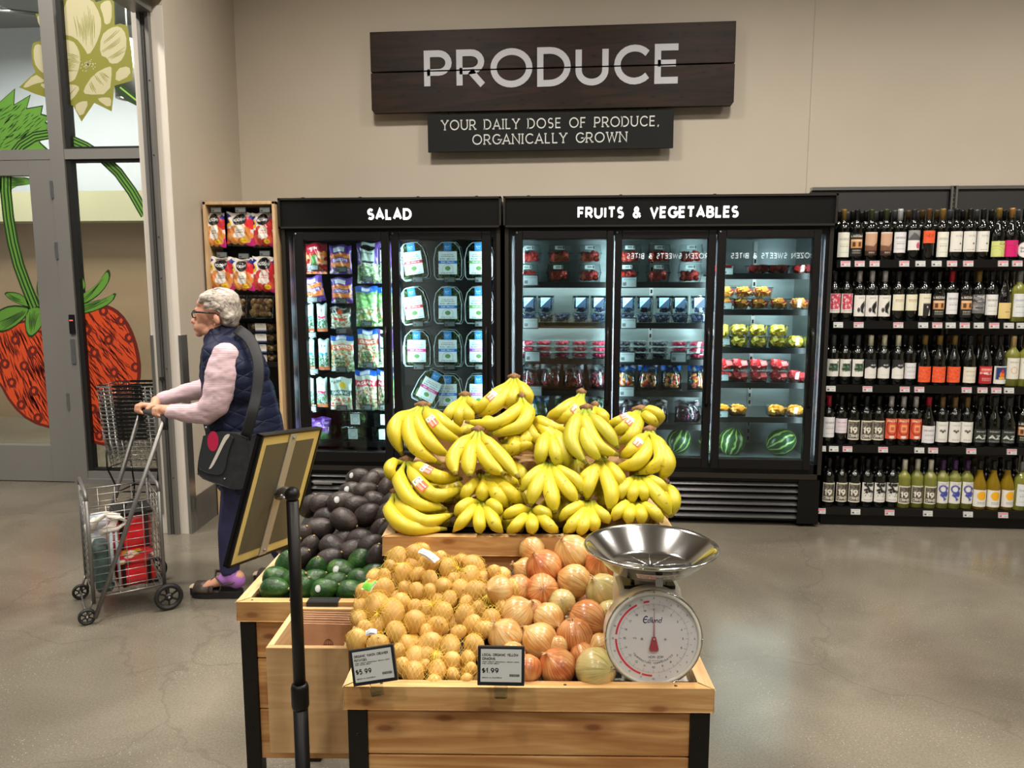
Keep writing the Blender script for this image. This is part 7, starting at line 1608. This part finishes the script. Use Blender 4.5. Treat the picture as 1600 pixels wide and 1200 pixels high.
m = MB(); m.lathe([(.15, 0), (.15, .008), (.14, .013), (.02, .02), (.02, .04), (0, .04)], 40); m.obj('base', BLACK, ps)

# ================================================================== SHOPPING CART
CGREY = mat('cart_grey_tube', (112, 110, 106), .35, .5); CWIRE = mat('cart_wire', (165, 163, 158), .3, .8); RUB = mat('wheel_rubber', (20, 20, 20), .6); HUB = mat('wheel_plastic', (30, 30, 30), .4)
ct = Vector((-2.10, 3.08, 0)); CT = R(38)
cart = thing('shopping_cart', 'grey folding wire shopping cart with black wheels pushed by the woman', 'cart', ct, CT)
CM = Matrix.Translation(ct) @ Matrix.Rotation(CT, 4, 'Z'); CI = CM.inverted()
cl_, cw_, cb, ctop = .29, .35, .115, .555
m = MB()
for (a, b) in ((0, 0), (cl_, 0), (cl_, cw_), (0, cw_)): m.tube([(a, b, .09 if b == 0 or True else 0), (a, b, ctop)], .0085, 8)
m.tube([(0, 0, ctop), (-.0, .02, ctop+.03), (0, cw_-.02, ctop+.03), (0, cw_, ctop)], .0085, 8); m.tube([(cl_, 0, ctop), (cl_, .02, ctop+.03), (cl_, cw_-.02, ctop+.03), (cl_, cw_, ctop)], .0085, 8)
m.obj('frame', CGREY, cart)
for nm, pts_ in (('side_panel', [(0, 0), (cl_, 0)]), ('side_panel', [(0, cw_), (cl_, cw_)]), ('end_panel', [(0, 0), (0, cw_)]), ('end_panel', [(cl_, 0), (cl_, cw_)])):
    m = MB(); (a0, b0), (a1, b1) = pts_; n = 12
    for k in range(n+1):
        z = cb+(ctop-.03-cb)*k/n; m.tube([(a0, b0, z), (a1, b1, z)], .0017 if 0 < k < n else .003, 5)
    for k in range(1, 4): t = k/4; m.tube([(a0+(a1-a0)*t, b0+(b1-b0)*t, cb), (a0+(a1-a0)*t, b0+(b1-b0)*t, ctop-.03)], .0017, 5)
    m.obj(nm, CWIRE, cart)
m = MB()
for k in range(9): m.tube([(cl_*k/8, 0, cb), (cl_*k/8, cw_, cb)], .0018, 5)
for k in range(5): m.tube([(0, cw_*k/4, cb-.002), (cl_, cw_*k/4, cb-.002)], .0018, 5)
m.obj('bottom_panel', CWIRE, cart)
T1 = CI @ onY(257, 654, 3.28); T2 = CI @ onY(219, 645, 3.53)
m = MB(); m.tube([(.0, -.02, .03), T1], .0095, 10); m.tube([(.0, cw_+.02, .03), T2], .0095, 10); hd_ = m.obj('handle_frame', CGREY, cart)
gx = (T2-T1).normalized(); m = MB(); m.tube([T1+(Vector((0, 0, -.05))), T1, T1+gx*.02+Vector((0, 0, .012)), T2-gx*.02+Vector((0, 0, .012)), T2, T2+Vector((0, 0, -.04))], .0135, 10); m.obj('grip', mat('grip_foam', (34, 34, 35), .8), hd_)
def wheel(c, r, w, nm='wheel'):
    M_ = Matrix.Translation(c) @ Matrix.Rotation(R(90), 4, 'X'); m = MB(); m.lathe([(r*.74, -w/2), (r*.95, -w/2), (r, -w*.25), (r, w*.25), (r*.95, w/2), (r*.74, w/2), (r*.70, 0)], 28, M_, cap=False)
    m.add(m.v[:0], []); o = m.obj(nm, RUB, cart); h = MB(); h.lathe([(.0, -w*.3), (r*.28, -w*.3), (r*.28, w*.3), (0, w*.3)], 16, M_)
    for k in range(6):
        a = k*math.pi/3; h.box(-r*.07, r*.07, r*.2, r*.76, -w*.15, w*.15, M=M_ @ Matrix.Rotation(a, 4, 'Z'))
    h.lathe([(r*.68, -w*.2), (r*.76, -w*.2), (r*.76, w*.2), (r*.68, w*.2), (r*.68, -w*.2)], 24, M_, cap=False); h.obj('hub', HUB, o)
    q = MB(); q.ell(Vector(c)+Vector((0, -w*.5, 0)), .006, n=8, k=6); q.obj('axle_cap', STEEL, o)
wheel((cl_+.01, -.03, .062), .062, .024); wheel((cl_+.01, cw_+.03, .062), .062, .024); wheel((-.03, .0, .036), .036, .02); wheel((-.03, cw_-.02, .036), .036, .02)
m = MB(); m.cyl((cl_+.01, -.03, .062), (cl_+.01, cw_+.03, .062), .005); m.cyl((-.03, .0, .036), (-.03, cw_-.02, .036), .004)
for b in (0, cw_): m.tube([(0, b, .115), (-.03, b*.94, .036)], .005, 6); m.tube([(cl_, b, .115), (cl_+.01, b, .062)], .005, 6)
m.obj('axle', CGREY, cart)
# what lies in the cart
def cartthing(name, mb, mats, label, cat): o = mb.obj(name, mats, label=label, cat=cat); o.location = ct; o.rotation_euler = (0, 0, CT); return o
REDF = noisy('red_tote_fabric', [(.3, (176, 14, 26)), (.6, (212, 24, 36)), (.8, (226, 52, 60))], scale=14, rough=.3, coat=.3, bump=.5, bscale=30)
def pillow(cx, cy, z0, w, d, h, seed=0, amp=.012, tap=.9, n=18):
    mb = MB(); V = []; F = []; rr = random.Random(seed)
    for k in range(n+1):
        t = k/n; s = (1-(1-tap)*t)*(1-.18*max(0, abs(2*t-1)-.8)/.2)
        for j in range(24):
            a = 2*math.pi*j/24; cx_ = math.copysign(abs(math.cos(a))**.45, math.cos(a)); sy_ = math.copysign(abs(math.sin(a))**.45, math.sin(a))
            p = Vector((cx+cx_*w/2*s, cy+sy_*d/2*s, z0+h*t)); q = noise.noise(p*14+Vector((seed, 0, 0))); V.append(tuple(p+Vector((cx_, sy_, 0))*q*amp*1.6))
    for k in range(n):
        for j in range(24): F.append((k*24+j, k*24+(j+1) % 24, (k+1)*24+(j+1) % 24, (k+1)*24+j))
    F.append(tuple(range(23, -1, -1))); F.append(tuple(range(n*24, n*24+24))); return mb.add(V, F, 0, True)
o = cartthing('tote_bag', pillow(.185, .15, cb+.004, .16, .24, .34, 3), REDF, 'shiny red tote bag with black straps standing in the shopping cart', 'bag')
m = MB()
for a in (.13, .235):
    m.tube([(a, .028, cb+.01), (a, .026, cb+.2), (a, .034, cb+.345), (a+(.03 if a < .2 else -.03), .05, cb+.40), (.183, .055, cb+.405)], .0085, 6, flat=.3, up=(0, 1, 0))
m.obj('strap', mat('black_webbing', (16, 16, 16), .7), o)
m = MB(); m.box(.11, .265, .036, .26, cb+.338, cb+.35, bev=.004); m.obj('zip_top', BLACK, o)
cvt = Cv(30, 14, (196, 30, 40), 2).spots(26, 0, .05, 1, .95, .12, .1, [(200, 150, 40), (230, 225, 215), (60, 60, 60), (180, 70, 40), (210, 40, 60)], 12)
m = MB(); patch(m, cvt, lambda u, v: (.115+u*.14, .022+.002*math.sin(u*7), cb+.12+v*.065)); m.obj('printed_band', PRN, o)
DG = noisy('dark_green_bag', [(.3, (26, 44, 42)), (.7, (70, 92, 84))], scale=18, rough=.6, bump=.4)
cartthing('shopping_bag', pillow(.05, .11, cb+.004, .075, .18, .21, 5, .01), DG, 'dark green crumpled bag at the front end of the cart', 'bag')
o = cartthing('shopping_bag', pillow(.06, .25, cb+.004, .09, .12, .30, 8, .012), noisy('pale_blue_bag', [(.3, (150, 158, 168)), (.7, (206, 208, 210))], scale=16, rough=.6, bump=.4), 'pale grey bag behind the green one in the cart', 'bag')
WC = mat('white_cloth', (226, 220, 208), .8)
m = MB(); m.tube([(.015, .05, .40), (.035, .035, .45), (.075, .03, .478), (.115, .028, .465), (.095, .024, .42), (.045, .03, .395)], [.017, .019, .021, .019, .017, .015], 10, flat=.55); m.tube([(.075, .022, .47), (.125, .02, .455), (.155, .028, .43), (.115, .02, .405), (.06, .024, .40)], [.015, .018, .017, .015, .012], 10, flat=.55); m.tube([(.03, .03, .46), (.0, .05, .43), (.004, .04, .38)], [.012, .014, .008], 8)
cartthing('cloth_bag', m, WC, 'white cloth handles knotted on top of the goods in the cart', 'cloth')
m = MB(); m.tube([(.085, .026, cb+.05), (.088, .026, .41)], [.012, .014], 8, flat=.6); m.tube([(.112, .026, cb+.03), (.108, .026, .41)], [.01, .012], 8, flat=.6)
cartthing('paper_roll', m, mat('pale_roll', (176, 184, 190), .5), 'pale upright roll beside the red tote in the cart', 'roll')

# ================================================================== THE WOMAN
def remesh(mb, name, mats, parent=None, vox=.006, smooth=6, label=None):
    o = mb.obj(name+'_raw', mats if isinstance(mats, list) else [mats]); md = o.modifiers.new('r', 'REMESH'); md.mode = 'VOXEL'; md.voxel_size = vox; md.use_smooth_shade = True
    s = o.modifiers.new('s', 'SMOOTH'); s.factor = .5; s.iterations = smooth
    dg = bpy.context.evaluated_depsgraph_get(); me = bpy.data.meshes.new_from_object(o.evaluated_get(dg)); me.name = name
    bpy.data.objects.remove(o); me.materials.clear()
    for x in (mats if isinstance(mats, list) else [mats]): me.materials.append(x)
    me.polygons.foreach_set('use_smooth', [True]*len(me.polygons)); q = bpy.data.objects.new(name, me); COL.objects.link(q)
    if parent is not None: q.parent = parent
    if label: q['label'] = label
    return q
WYY = 3.5; PXM = 3.62/FPX
base = onZ(358, 918, 0); woman = thing('person', 'elderly person in navy quilted vest and pink sleeves pushing the wire cart', 'person', (base.x, WYY, 0))
wo = Vector((base.x, WYY, 0))
def J(px, py, dy=0.): return onY(px, py, WYY+dy)-wo
def E_(mb, px, py, dy, rx, rz, ly, tilt=0.): mb.ell(J(px, py, dy), (rx*PXM, ly, rz*PXM), Matrix.Rotation(R(tilt), 3, 'Y'), 16, 12); return mb
def chain(mb, L, lat=1.):
    """L: (point, radius[, lateral factor]); a run of overlapping ellipsoids"""
    for i in range(len(L)-1):
        a, b = L[i], L[i+1]; d = (b[0]-a[0]).length; n = max(2, int(d/(min(a[1], b[1])*.28)))
        for k in range(n+1):
            t = k/n; r = a[1]*(1-t)+b[1]*t; lf = (a[2] if len(a) > 2 else lat)*(1-t)+(b[2] if len(b) > 2 else lat)*t
            mb.ell(a[0].lerp(b[0], t), (r, r*lf, r), None, 12, 8)
    return mb
SKIN = noisy('skin', [(.3, (196, 140, 112)), (.7, (212, 158, 130))], scale=18, rough=.5, bump=.08, bscale=120); SKIN.node_tree.nodes['Principled BSDF'].inputs['Subsurface Weight'].default_value = .08; SKIN.node_tree.nodes['Principled BSDF'].inputs['Subsurface Radius'].default_value = (.01, .004, .002)
b = MB()
# head
E_(b, 342, 481, 0, 27, 25, .070); E_(b, 324, 491, 0, 17, 22, .058); E_(b, 321, 510, 0, 14.5, 13, .050); E_(b, 311.5, 521, 0, 6.2, 5.6, .021); E_(b, 328, 517, 0, 12, 9, .05)
chain(b, [(J(308, 488), .009, .9), (J(304.5, 497), .010, 1.0), (J(302.3, 502), .0125, 1.1)]); E_(b, 306, 503.5, 0, 4, 2.6, .017)
E_(b, 305.5, 510.2, 0, 3.2, 1.8, .02); E_(b, 306, 514.2, 0, 3.4, 1.9, .018); E_(b, 310, 511, 0, 6, 8, .026); E_(b, 312.5, 483, 0, 5, 4, .046); E_(b, 319, 474, 0, 8.5, 10, .054)
for s in (-1, 1):
    E_(b, 315, 500, s*.032, 7, 7, .020); E_(b, 309.8, 489.5, s*.026, 3.2, 3.0, .012)
    p = J(338.5, 498.5, s*.076); b.ell(p, (.0145, .0125, .027), Matrix.Rotation(R(-12), 3, 'Y')); b.ell(J(336, 508, s*.064), (.008, .005, .009)); b.ell(J(333.5, 500, s*.060), (.006, .01, .007))
chain(b, [(J(338, 508), .046, .98), (J(341, 530), .050, 1.05), (J(348, 548), .062, 1.3)])
# trunk under the clothes
chain(b, [(J(352, 556), .075, 1.9), (J(366, 590), .11, 1.35), (J(374, 640), .12, 1.2), (J(386, 690), .125, 1.2), (J(392, 722), .12, 1.3)])
# arms
nearA = [(J(352, 562, -.165), .050), (J(337, 636, -.205), .042), (J(300, 645, -.19), .036), (J(268, 643, -.20), .026), (J(259, 641, -.205), .024)]
farA = [(J(346, 566, .165), .050), (J(322, 612, .20), .040), (J(286, 617, .12), .034), (J(254, 624, .06), .025), (J(244, 626, .04), .024)]
chain(b, nearA); chain(b, farA)
# legs and feet
chain(b, [(J(384, 722, -.075), .082), (J(365, 806, -.08), .055), (J(360, 850, -.085), .050), (J(361, 893, -.09), .034)]); chain(b, [(J(404, 722, .08), .082), (J(418, 800, .085), .055), (J(440, 856, .09), .045), (J(458, 890, .09), .034)])
def foot(px, py, dy): chain(b, [(J(px+8, py+4, dy), .034, .95), (J(px-14, py+8, dy), .028, 1.25), (J(px-34, py+14, dy), .020, 1.9), (J(px-48, py+17, dy), .014, 2.6)])
foot(363, 898, -.09); foot(462, 896, .09)
# hands: four bent fingers and a thumb closed on the grip
def hand(wr, kn, bar, bard, side):
    wr = Vector(wr); kn = Vector(kn); pd = (kn-wr).normalized(); bard = Vector(bard).normalized(); dn = pd.cross(bard).normalized()
    if dn.z > 0: dn = -dn
    for t in (0, .25, .5, .75, 1.):
        for w in (-.5, -.17, .17, .5):
            b.ell(wr.lerp(kn, t)+bard*w*.058*(.65+.35*t), (.0135, .0135, .0135), None, 10, 7)
    for i, ln in enumerate((.92, 1.0, .95, .8)):
        w = (i-1.5)/3; o_ = kn+bard*w*.070; P = [o_, o_+pd*.026*ln+dn*.010, o_+pd*.026*ln+dn*.032, o_+pd*.004+dn*.040]
        chain(b, [(P[0], .0098), (P[1], .0092), (P[2], .0084), (P[3], .0075)])
    th = wr.lerp(kn, .35)+bard*side*.032; chain(b, [(th, .012), (th+pd*.026+dn*.018+bard*side*.006, .0105), (th+pd*.030+dn*.036-bard*side*.010, .009)])
g1 = onY(257, 650, 3.28)-wo; g2 = onY(219, 643, 3.53)-wo; gd_ = (g2-g1).normalized(); up_ = Vector((0, 0, 1))
gc1 = g1+gd_*.055+up_*.012; gc2 = g2-gd_*.05+up_*.012
hand(gc1+Vector((.062, -.0, .022)), gc1+Vector((.002, -.0, .024)), gc1, gd_, 1); hand(gc2+Vector((.064, -.0, .016)), gc2+Vector((.002, 0, .024)), gc2, gd_, -1)
chain(b, [(nearA[-1][0], .024), (gc1+Vector((.060, 0, .020)), .0215)]); chain(b, [(farA[-1][0], .024), (gc2+Vector((.062, 0, .014)), .0215)])
body = remesh(b, 'body', SKIN, woman, .0042, 5)
# face details
f_ = MB()
for s in (-1, 1): f_.ell(J(308.2, 489.6, s*.027), (.007, .011, .0065), None, 12, 8)
f_.obj('eye', mat('eye_white', (200, 190, 180), .3), woman)
f_ = MB()
for s in (-1, 1): f_.ell(J(306.6, 489.8, s*.027), (.0035, .005, .0042), None, 10, 6)
f_.obj('iris', mat('iris_dark', (30, 20, 16), .2), woman)
f_ = MB(); f_.tube([J(304, 512.2, -.018), J(302.6, 512.2, -.006), J(302.6, 512.2, .006), J(304, 512.2, .018)], .0024, 6); f_.obj('mouth', mat('lip', (160, 92, 82), .5), woman)
f_ = MB(); E_(f_, 333.8, 513.5, -.071, 1.2, 1.2, .003); f_.obj('earring', mat('gold', (220, 180, 90), .25, 1.), woman)
# glasses
GLS = mat('black_frame', (16, 14, 14), .25); g_ = MB()
for s in (-1, 1):
    c = J(303.8, 491, s*.031); g_.tube([c+Vector((.0, math.cos(a)*.024, math.sin(a)*.017)) for a in [i*math.pi/10 for i in range(20)]], .0028, 6, closed=True)
    g_.tube([J(303.6, 487.2, s*.056), J(306, 487.6, s*.072), J(322, 488.5, s*.076), J(336, 489.5, s*.078), J(341, 493, s*.078)], [.0045, .0045, .0042, .0038, .003], 6)
g_.tube([J(303, 489, -.010), J(302.4, 488.4, 0), J(303, 489, .010)], .0025, 6)
go = g_.obj('glasses', GLS, woman); g_ = MB()
for s in (-1, 1): c = J(303.8, 491, s*.031); g_.add([tuple(c+Vector((.0, math.cos(a)*.023, math.sin(a)*.016))) for a in [i*math.pi/8 for i in range(16)]], [tuple(range(16))])
g_.obj('lens', glass('spectacle_lens', (250, 250, 250), .7), go)
# hair
HAIR = noisy('grey_hair', [(.25, (128, 118, 108)), (.5, (176, 166, 154)), (.75, (214, 206, 196))], scale=60, rough=.55, bump=1., bscale=140, stretch=(.35, 1.6, .8), distort=.6)
h_ = MB(); E_(h_, 338, 467, 0, 24, 15.5, .072); E_(h_, 350, 472, 0, 24, 22, .078); E_(h_, 360, 488, 0, 15.5, 20, .072); E_(h_, 360, 503, 0, 11, 9, .058); E_(h_, 327, 466, 0, 13, 10, .066); E_(h_, 321, 470, 0, 8, 7, .062)
for s in (-1, 1): E_(h_, 343, 478, s*.050, 14, 10, .033); E_(h_, 328, 478, s*.048, 10, 7.5, .026); E_(h_, 358, 495, s*.040, 9, 10, .03)
hr = remesh(h_, 'hair', HAIR, woman, .004, 2)
for v in hr.data.vertices:
    p = v.co; n = noise.noise(Vector((p.x*22, p.y*90, p.z*40)))*.0035+noise.noise(Vector((p.x*60, p.y*200, p.z*110)))*.0016; v.co = p+v.normal*n
s_ = MB(); rr = random.Random(9); hc = J(345, 482)
for k in range(420):
    a = rr.uniform(0, 2*math.pi); el = rr.uniform(-.1, 1.35); d = Vector((math.cos(a)*math.cos(el), math.sin(a)*math.cos(el), math.sin(el)))
    if d.x < -.55 and d.z < .35: continue
    p = hc+Vector((d.x*.088, d.y*.082, d.z*.094)); t = Vector((1, rr.uniform(-.3, .3), -.7 if d.x > 0 else .1)); t = (t-d*t.dot(d)).normalized()
    s_.tube([p, p+t*.012+d*.0025, p+t*.024+d*.002, p+t*.034-d*.002], [.0011, .0010, .0007, .0003], 3)
s_.obj('hair_strands', HAIR, hr)
# clothes
def knit():
    m = mat('pink_striped_knit', (206, 180, 184), .85); nt = NT(m); tc = nt.n('ShaderNodeTexCoord'); w = nt.n('ShaderNodeTexWave', wave_type='BANDS', bands_direction='Z'); w.inputs['Scale'].default_value = 42; w.inputs['Distortion'].default_value = 1.2; w.inputs['Detail'].default_value = 1; nt.l(tc.outputs['Object'], w.inputs['Vector'])
    nt.l(ramp(nt, w.outputs['Fac'], [(.25, (190, 154, 164)), (.7, (212, 192, 196))]), nt.b.inputs['Base Color'])
    n = nt.n('ShaderNodeTexNoise'); n.inputs['Scale'].default_value = 12; nt.l(tc.outputs['Object'], n.inputs['Vector']); bp = nt.n('ShaderNodeBump'); bp.inputs['Strength'].default_value = .5; bp.inputs['Distance'].default_value = .01; nt.l(n.outputs[0], bp.inputs['Height']); nt.l(bp.outputs[0], nt.b.inputs['Normal']); return m
KN = knit()
def shirt(L):
    s = MB(); chain(s, L); return s
s1 = shirt([(J(352, 558, -.165), .066, .8), (J(346, 590, -.185), .080, .72), (J(338, 628, -.20), .066, .8), (J(322, 645, -.195), .056, .85), (J(298, 646, -.19), .047), (J(276, 644, -.195), .037), (J(268, 643.5, -.20), .034)])
sv1 = remesh(s1, 'sleeve', KN, woman, .006, 6)
s2 = shirt([(J(346, 566, .165), .062, .8), (J(326, 606, .19), .056, .85), (J(290, 614, .13), .045), (J(258, 622, .065), .034), (J(253, 623, .055), .032)])
remesh(s2, 'sleeve', KN, woman, .006, 6)
s3 = MB(); chain(s3, [(J(330, 530), .04, 1.2), (J(334, 545), .05, 1.3)])
for sv in [o for o in kids(woman) if o.name.startswith('sleeve')]:
    for v in sv.data.vertices: p = v.co; v.co = p+v.normal*(.004*noise.noise(Vector((p.x*14, p.y*10, p.z*26)))+.0022*noise.noise(Vector((p.x*40, p.y*30, p.z*60))))
def vestm():
    m = mat('navy_quilted', (17, 24, 52), .6, spec=.3); nt = NT(m); tc = nt.n('ShaderNodeTexCoord'); sp = nt.n('ShaderNodeSeparateXYZ'); nt.l(tc.outputs['Object'], sp.inputs[0])
    nz = nt.n('ShaderNodeTexNoise'); nz.inputs['Scale'].default_value = 5; nt.l(tc.outputs['Object'], nz.inputs['Vector'])
    hs = []
    for kx, kz in ((.55, 1.), (-.75, 1.)):
        a = nt.n('ShaderNodeMath', operation='MULTIPLY'); a.inputs[1].default_value = kx; nt.l(sp.outputs[0], a.inputs[0]); b2 = nt.n('ShaderNodeMath', operation='MULTIPLY_ADD'); b2.inputs[1].default_value = kz; nt.l(sp.outputs[2], b2.inputs[0]); nt.l(a.outputs[0], b2.inputs[2])
        c = nt.n('ShaderNodeMath', operation='MULTIPLY_ADD'); c.inputs[1].default_value = .05; nt.l(nz.outputs[0], c.inputs[0]); nt.l(b2.outputs[0], c.inputs[2])
        pp_ = nt.n('ShaderNodeMath', operation='PINGPONG'); pp_.inputs[1].default_value = .034; nt.l(c.outputs[0], pp_.inputs[0])
        d = nt.n('ShaderNodeMath', operation='DIVIDE'); d.inputs[1].default_value = .034; nt.l(pp_.outputs[0], d.inputs[0]); e = nt.n('ShaderNodeMath', operation='POWER'); e.inputs[1].default_value = .35; nt.l(d.outputs[0], e.inputs[0]); hs.append(e.outputs[0])
    mn = nt.n('ShaderNodeMath', operation='MINIMUM'); nt.l(hs[0], mn.inputs[0]); nt.l(hs[1], mn.inputs[1])
    bp = nt.n('ShaderNodeBump'); bp.inputs['Strength'].default_value = .8; bp.inputs['Distance'].default_value = .007; nt.l(mn.outputs[0], bp.inputs['Height']); nt.l(bp.outputs[0], nt.b.inputs['Normal']); return m
VM = vestm()
v_ = MB()
chain(v_, [(J(350, 536), .078, 1.15), (J(356, 556), .112, 1.5), (J(365, 585), .145, 1.25), (J(374, 620), .165, 1.12), (J(380, 655), .178, 1.08), (J(388, 695), .182, 1.06), (J(394, 735), .17, 1.1)])
chain(v_, [(J(334, 533), .045, 1.25), (J(343, 524), .056, 1.15), (J(355, 522), .052, 1.15), (J(366, 532), .055, 1.3), (J(385, 552), .062, 1.6), (J(397, 585), .07, 1.5)])
for s in (-1, 1): chain(v_, [(J(350, 545, s*.05), .06), (J(360, 552, s*.125), .058), (J(372, 575, s*.14), .062), (J(378, 610, s*.13), .07)])
vs = remesh(v_, 'quilted_vest', VM, woman, .0075, 6)
for v in vs.data.vertices: p = v.co; v.co = p+v.normal*(.005*noise.noise(Vector((p.x*9, p.y*9, p.z*16))))
p_ = MB(); PANT = noisy('navy_trousers', [(.3, (30, 32, 62)), (.7, (42, 44, 80))], scale=9, rough=.8, bump=.5, bscale=14)
chain(p_, [(J(392, 712), .145, 1.2), (J(394, 735), .14, 1.2)])
chain(p_, [(J(386, 730, -.07), .115), (J(370, 790, -.08), .078), (J(362, 830, -.085), .064), (J(359, 868, -.09), .051), (J(359, 888, -.09), .047)]); chain(p_, [(J(402, 730, .08), .11), (J(416, 792, .085), .076), (J(437, 850, .09), .060), (J(452, 880, .09), .05)])
remesh(p_, 'trousers', PANT, woman, .006, 5)
SOCK = mat('purple_sock', (158, 104, 178), .9)
for (px, py, dy) in ((361, 893, -.09), (459, 890, .09)):
    k_ = MB(); chain(k_, [(J(px, py-3, dy), .040), (J(px+1, py+8, dy), .040), (J(px+9, py+13, dy), .041)]); chain(k_, [(J(px+2, py+8, dy), .038), (J(px-10, py+12, dy), .034, 1.1)]); remesh(k_, 'sock', SOCK, woman, .005, 3)
    s_ = MB(); z0 = 0.; cx = J(px-22, py+28, dy).x; L_ = .132
    out = [(-1, .0), (-.93, .6), (-.7, .95), (-.3, 1.0), (.2, .78), (.6, .7), (.9, .62), (1.0, 0)]
    ol = smooth_poly([(cx+a*L_, J(px, py, dy).y+w*.045) for a, w in out]+[(cx+a*L_, J(px, py, dy).y-w*.045) for a, w in out[::-1][1:-1]], 2)
    s_.prism(ol, lambda a, b2: (a, b2, .034+(.012 if a < cx-.1 else 0)), lambda a, b2: (a, b2, .001+(.010 if a < cx-.11 else 0))); so = s_.obj('shoe_sole', mat('black_rubber_sole', (24, 23, 22), .6), woman); bevel_mod(so, .006, 3)
    u_ = MB(); y_ = J(px, py, dy).y
    def strap(x, z, w, hgt, wid):
        V = []; n = 14
        for i in range(n+1):
            a = math.pi*i/n; V += [(x-wid/2, y_-math.cos(a)*w, z+math.sin(a)*hgt), (x+wid/2, y_-math.cos(a)*w, z+math.sin(a)*hgt*1.12)]
        u_.add(V, [(2*i, 2*i+1, 2*i+3, 2*i+2) for i in range(n)], 0, True)
    strap(cx-.062, .03, .047, .042, .075); strap(cx-.012, .03, .044, .058, .022)
    u_.tube([(cx+.03, y_-.041, .035), (cx+.045, y_-.043, .075), (cx+.012, y_-.036, .11), (cx+.0, y_, .125), (cx+.012, y_+.036, .11), (cx+.045, y_+.043, .075), (cx+.03, y_+.041, .035)], .009, 6, flat=.4); u_.tube([(cx+.045, y_-.04, .07), (cx+.1, y_-.038, .085), (cx+.128, y_, .09), (cx+.1, y_+.038, .085), (cx+.045, y_+.04, .07)], .009, 6, flat=.4)
    us = u_.obj('sandal_upper', mat('brown_sandal_leather', (70, 62, 54), .4), woman); sm_ = us.modifiers.new('s', 'SOLIDIFY'); sm_.thickness = .003
    tm = MB(); chain(tm, [(Vector((cx-.1, y_, .047)), .012, 2.2), (Vector((cx-.122, y_, .044)), .010, 2.6)]); tm.obj('sock_toe', mat('pale_toe', (206, 186, 160), .8), woman)
# shoulder bag: flap, white stripe, red disc and strap
BY_ = 3.262
def Bp(px, py, dy=0.): return onY(px, py, BY_+dy)
bag_c = Bp(350, 745)
sb_ = thing('shoulder_bag', 'black messenger bag with a red disc and white stripe hanging at the hip', 'bag', bag_c)
def pxprism(mb, pts_, y0, y1, m=0): return mb.prism([(p.x, p.z) for p in (onY(a, b2, BY_)-bag_c for a, b2 in pts_)], lambda a, b2: (a, y0, b2), lambda a, b2: (a, y1, b2), m)
BAGF = noisy('black_bag_fabric', [(.3, (26, 28, 30)), (.7, (40, 42, 45))], scale=30, rough=.65, bump=.15)
m = MB(); pxprism(m, smooth_poly([(321, 676), (384, 680), (388, 700), (392, 750), (386, 758), (372, 765), (340, 757), (310, 745), (309, 728), (314, 700)], 1), .0, .09); bevel_mod(m.obj('bag_body', BAGF, sb_), .012, 3)
m = MB(); pxprism(m, smooth_poly([(320, 675), (368, 678), (358, 704), (352, 738), (340, 742), (314, 735), (310, 726), (315, 700)], 1), -.007, .004); fl_o = m.obj('flap', mat('charcoal_flap', (36, 42, 46), .6), sb_); bevel_mod(fl_o, .003)
m = MB(); pxprism(m, [(334+8.6*math.cos(a), 689+15.5*math.sin(a)) for a in [i*math.pi/14 for i in range(28)]], -.0085, -.006); m.obj('red_disc', mat('crimson_print', (186, 30, 72), .5), fl_o)
m = MB(); pxprism(m, smooth_poly([(327, 733), (330, 727), (340, 706), (349, 686), (354, 678), (362, 678), (352, 692), (344, 709), (333, 730)], 1), -.0088, -.006); m.obj('white_stripe', mat('pale_stripe', (206, 202, 192), .6), fl_o)
m = MB(); m.ell(Bp(351, 748)-bag_c+Vector((0, -.002, 0)), .005, n=10, k=6); m.ell(Bp(322, 668)-bag_c, .006, n=8, k=6); m.obj('metal_stud', STEEL, sb_)
m = MB(); sp_ = [Bp(383, 686, .03), onY(393, 650, 3.24), onY(401, 615, 3.265), onY(404, 580, 3.29), onY(400, 552, 3.33), onY(388, 528, 3.39), onY(370, 514, 3.45)]
Qs = catmull([p-bag_c for p in sp_], 24); m.tube(Qs, .026, 8, flat=.10, up=(0, -1, 0)); m.obj('shoulder_strap', mat('black_strap', (34, 36, 38), .7), sb_)
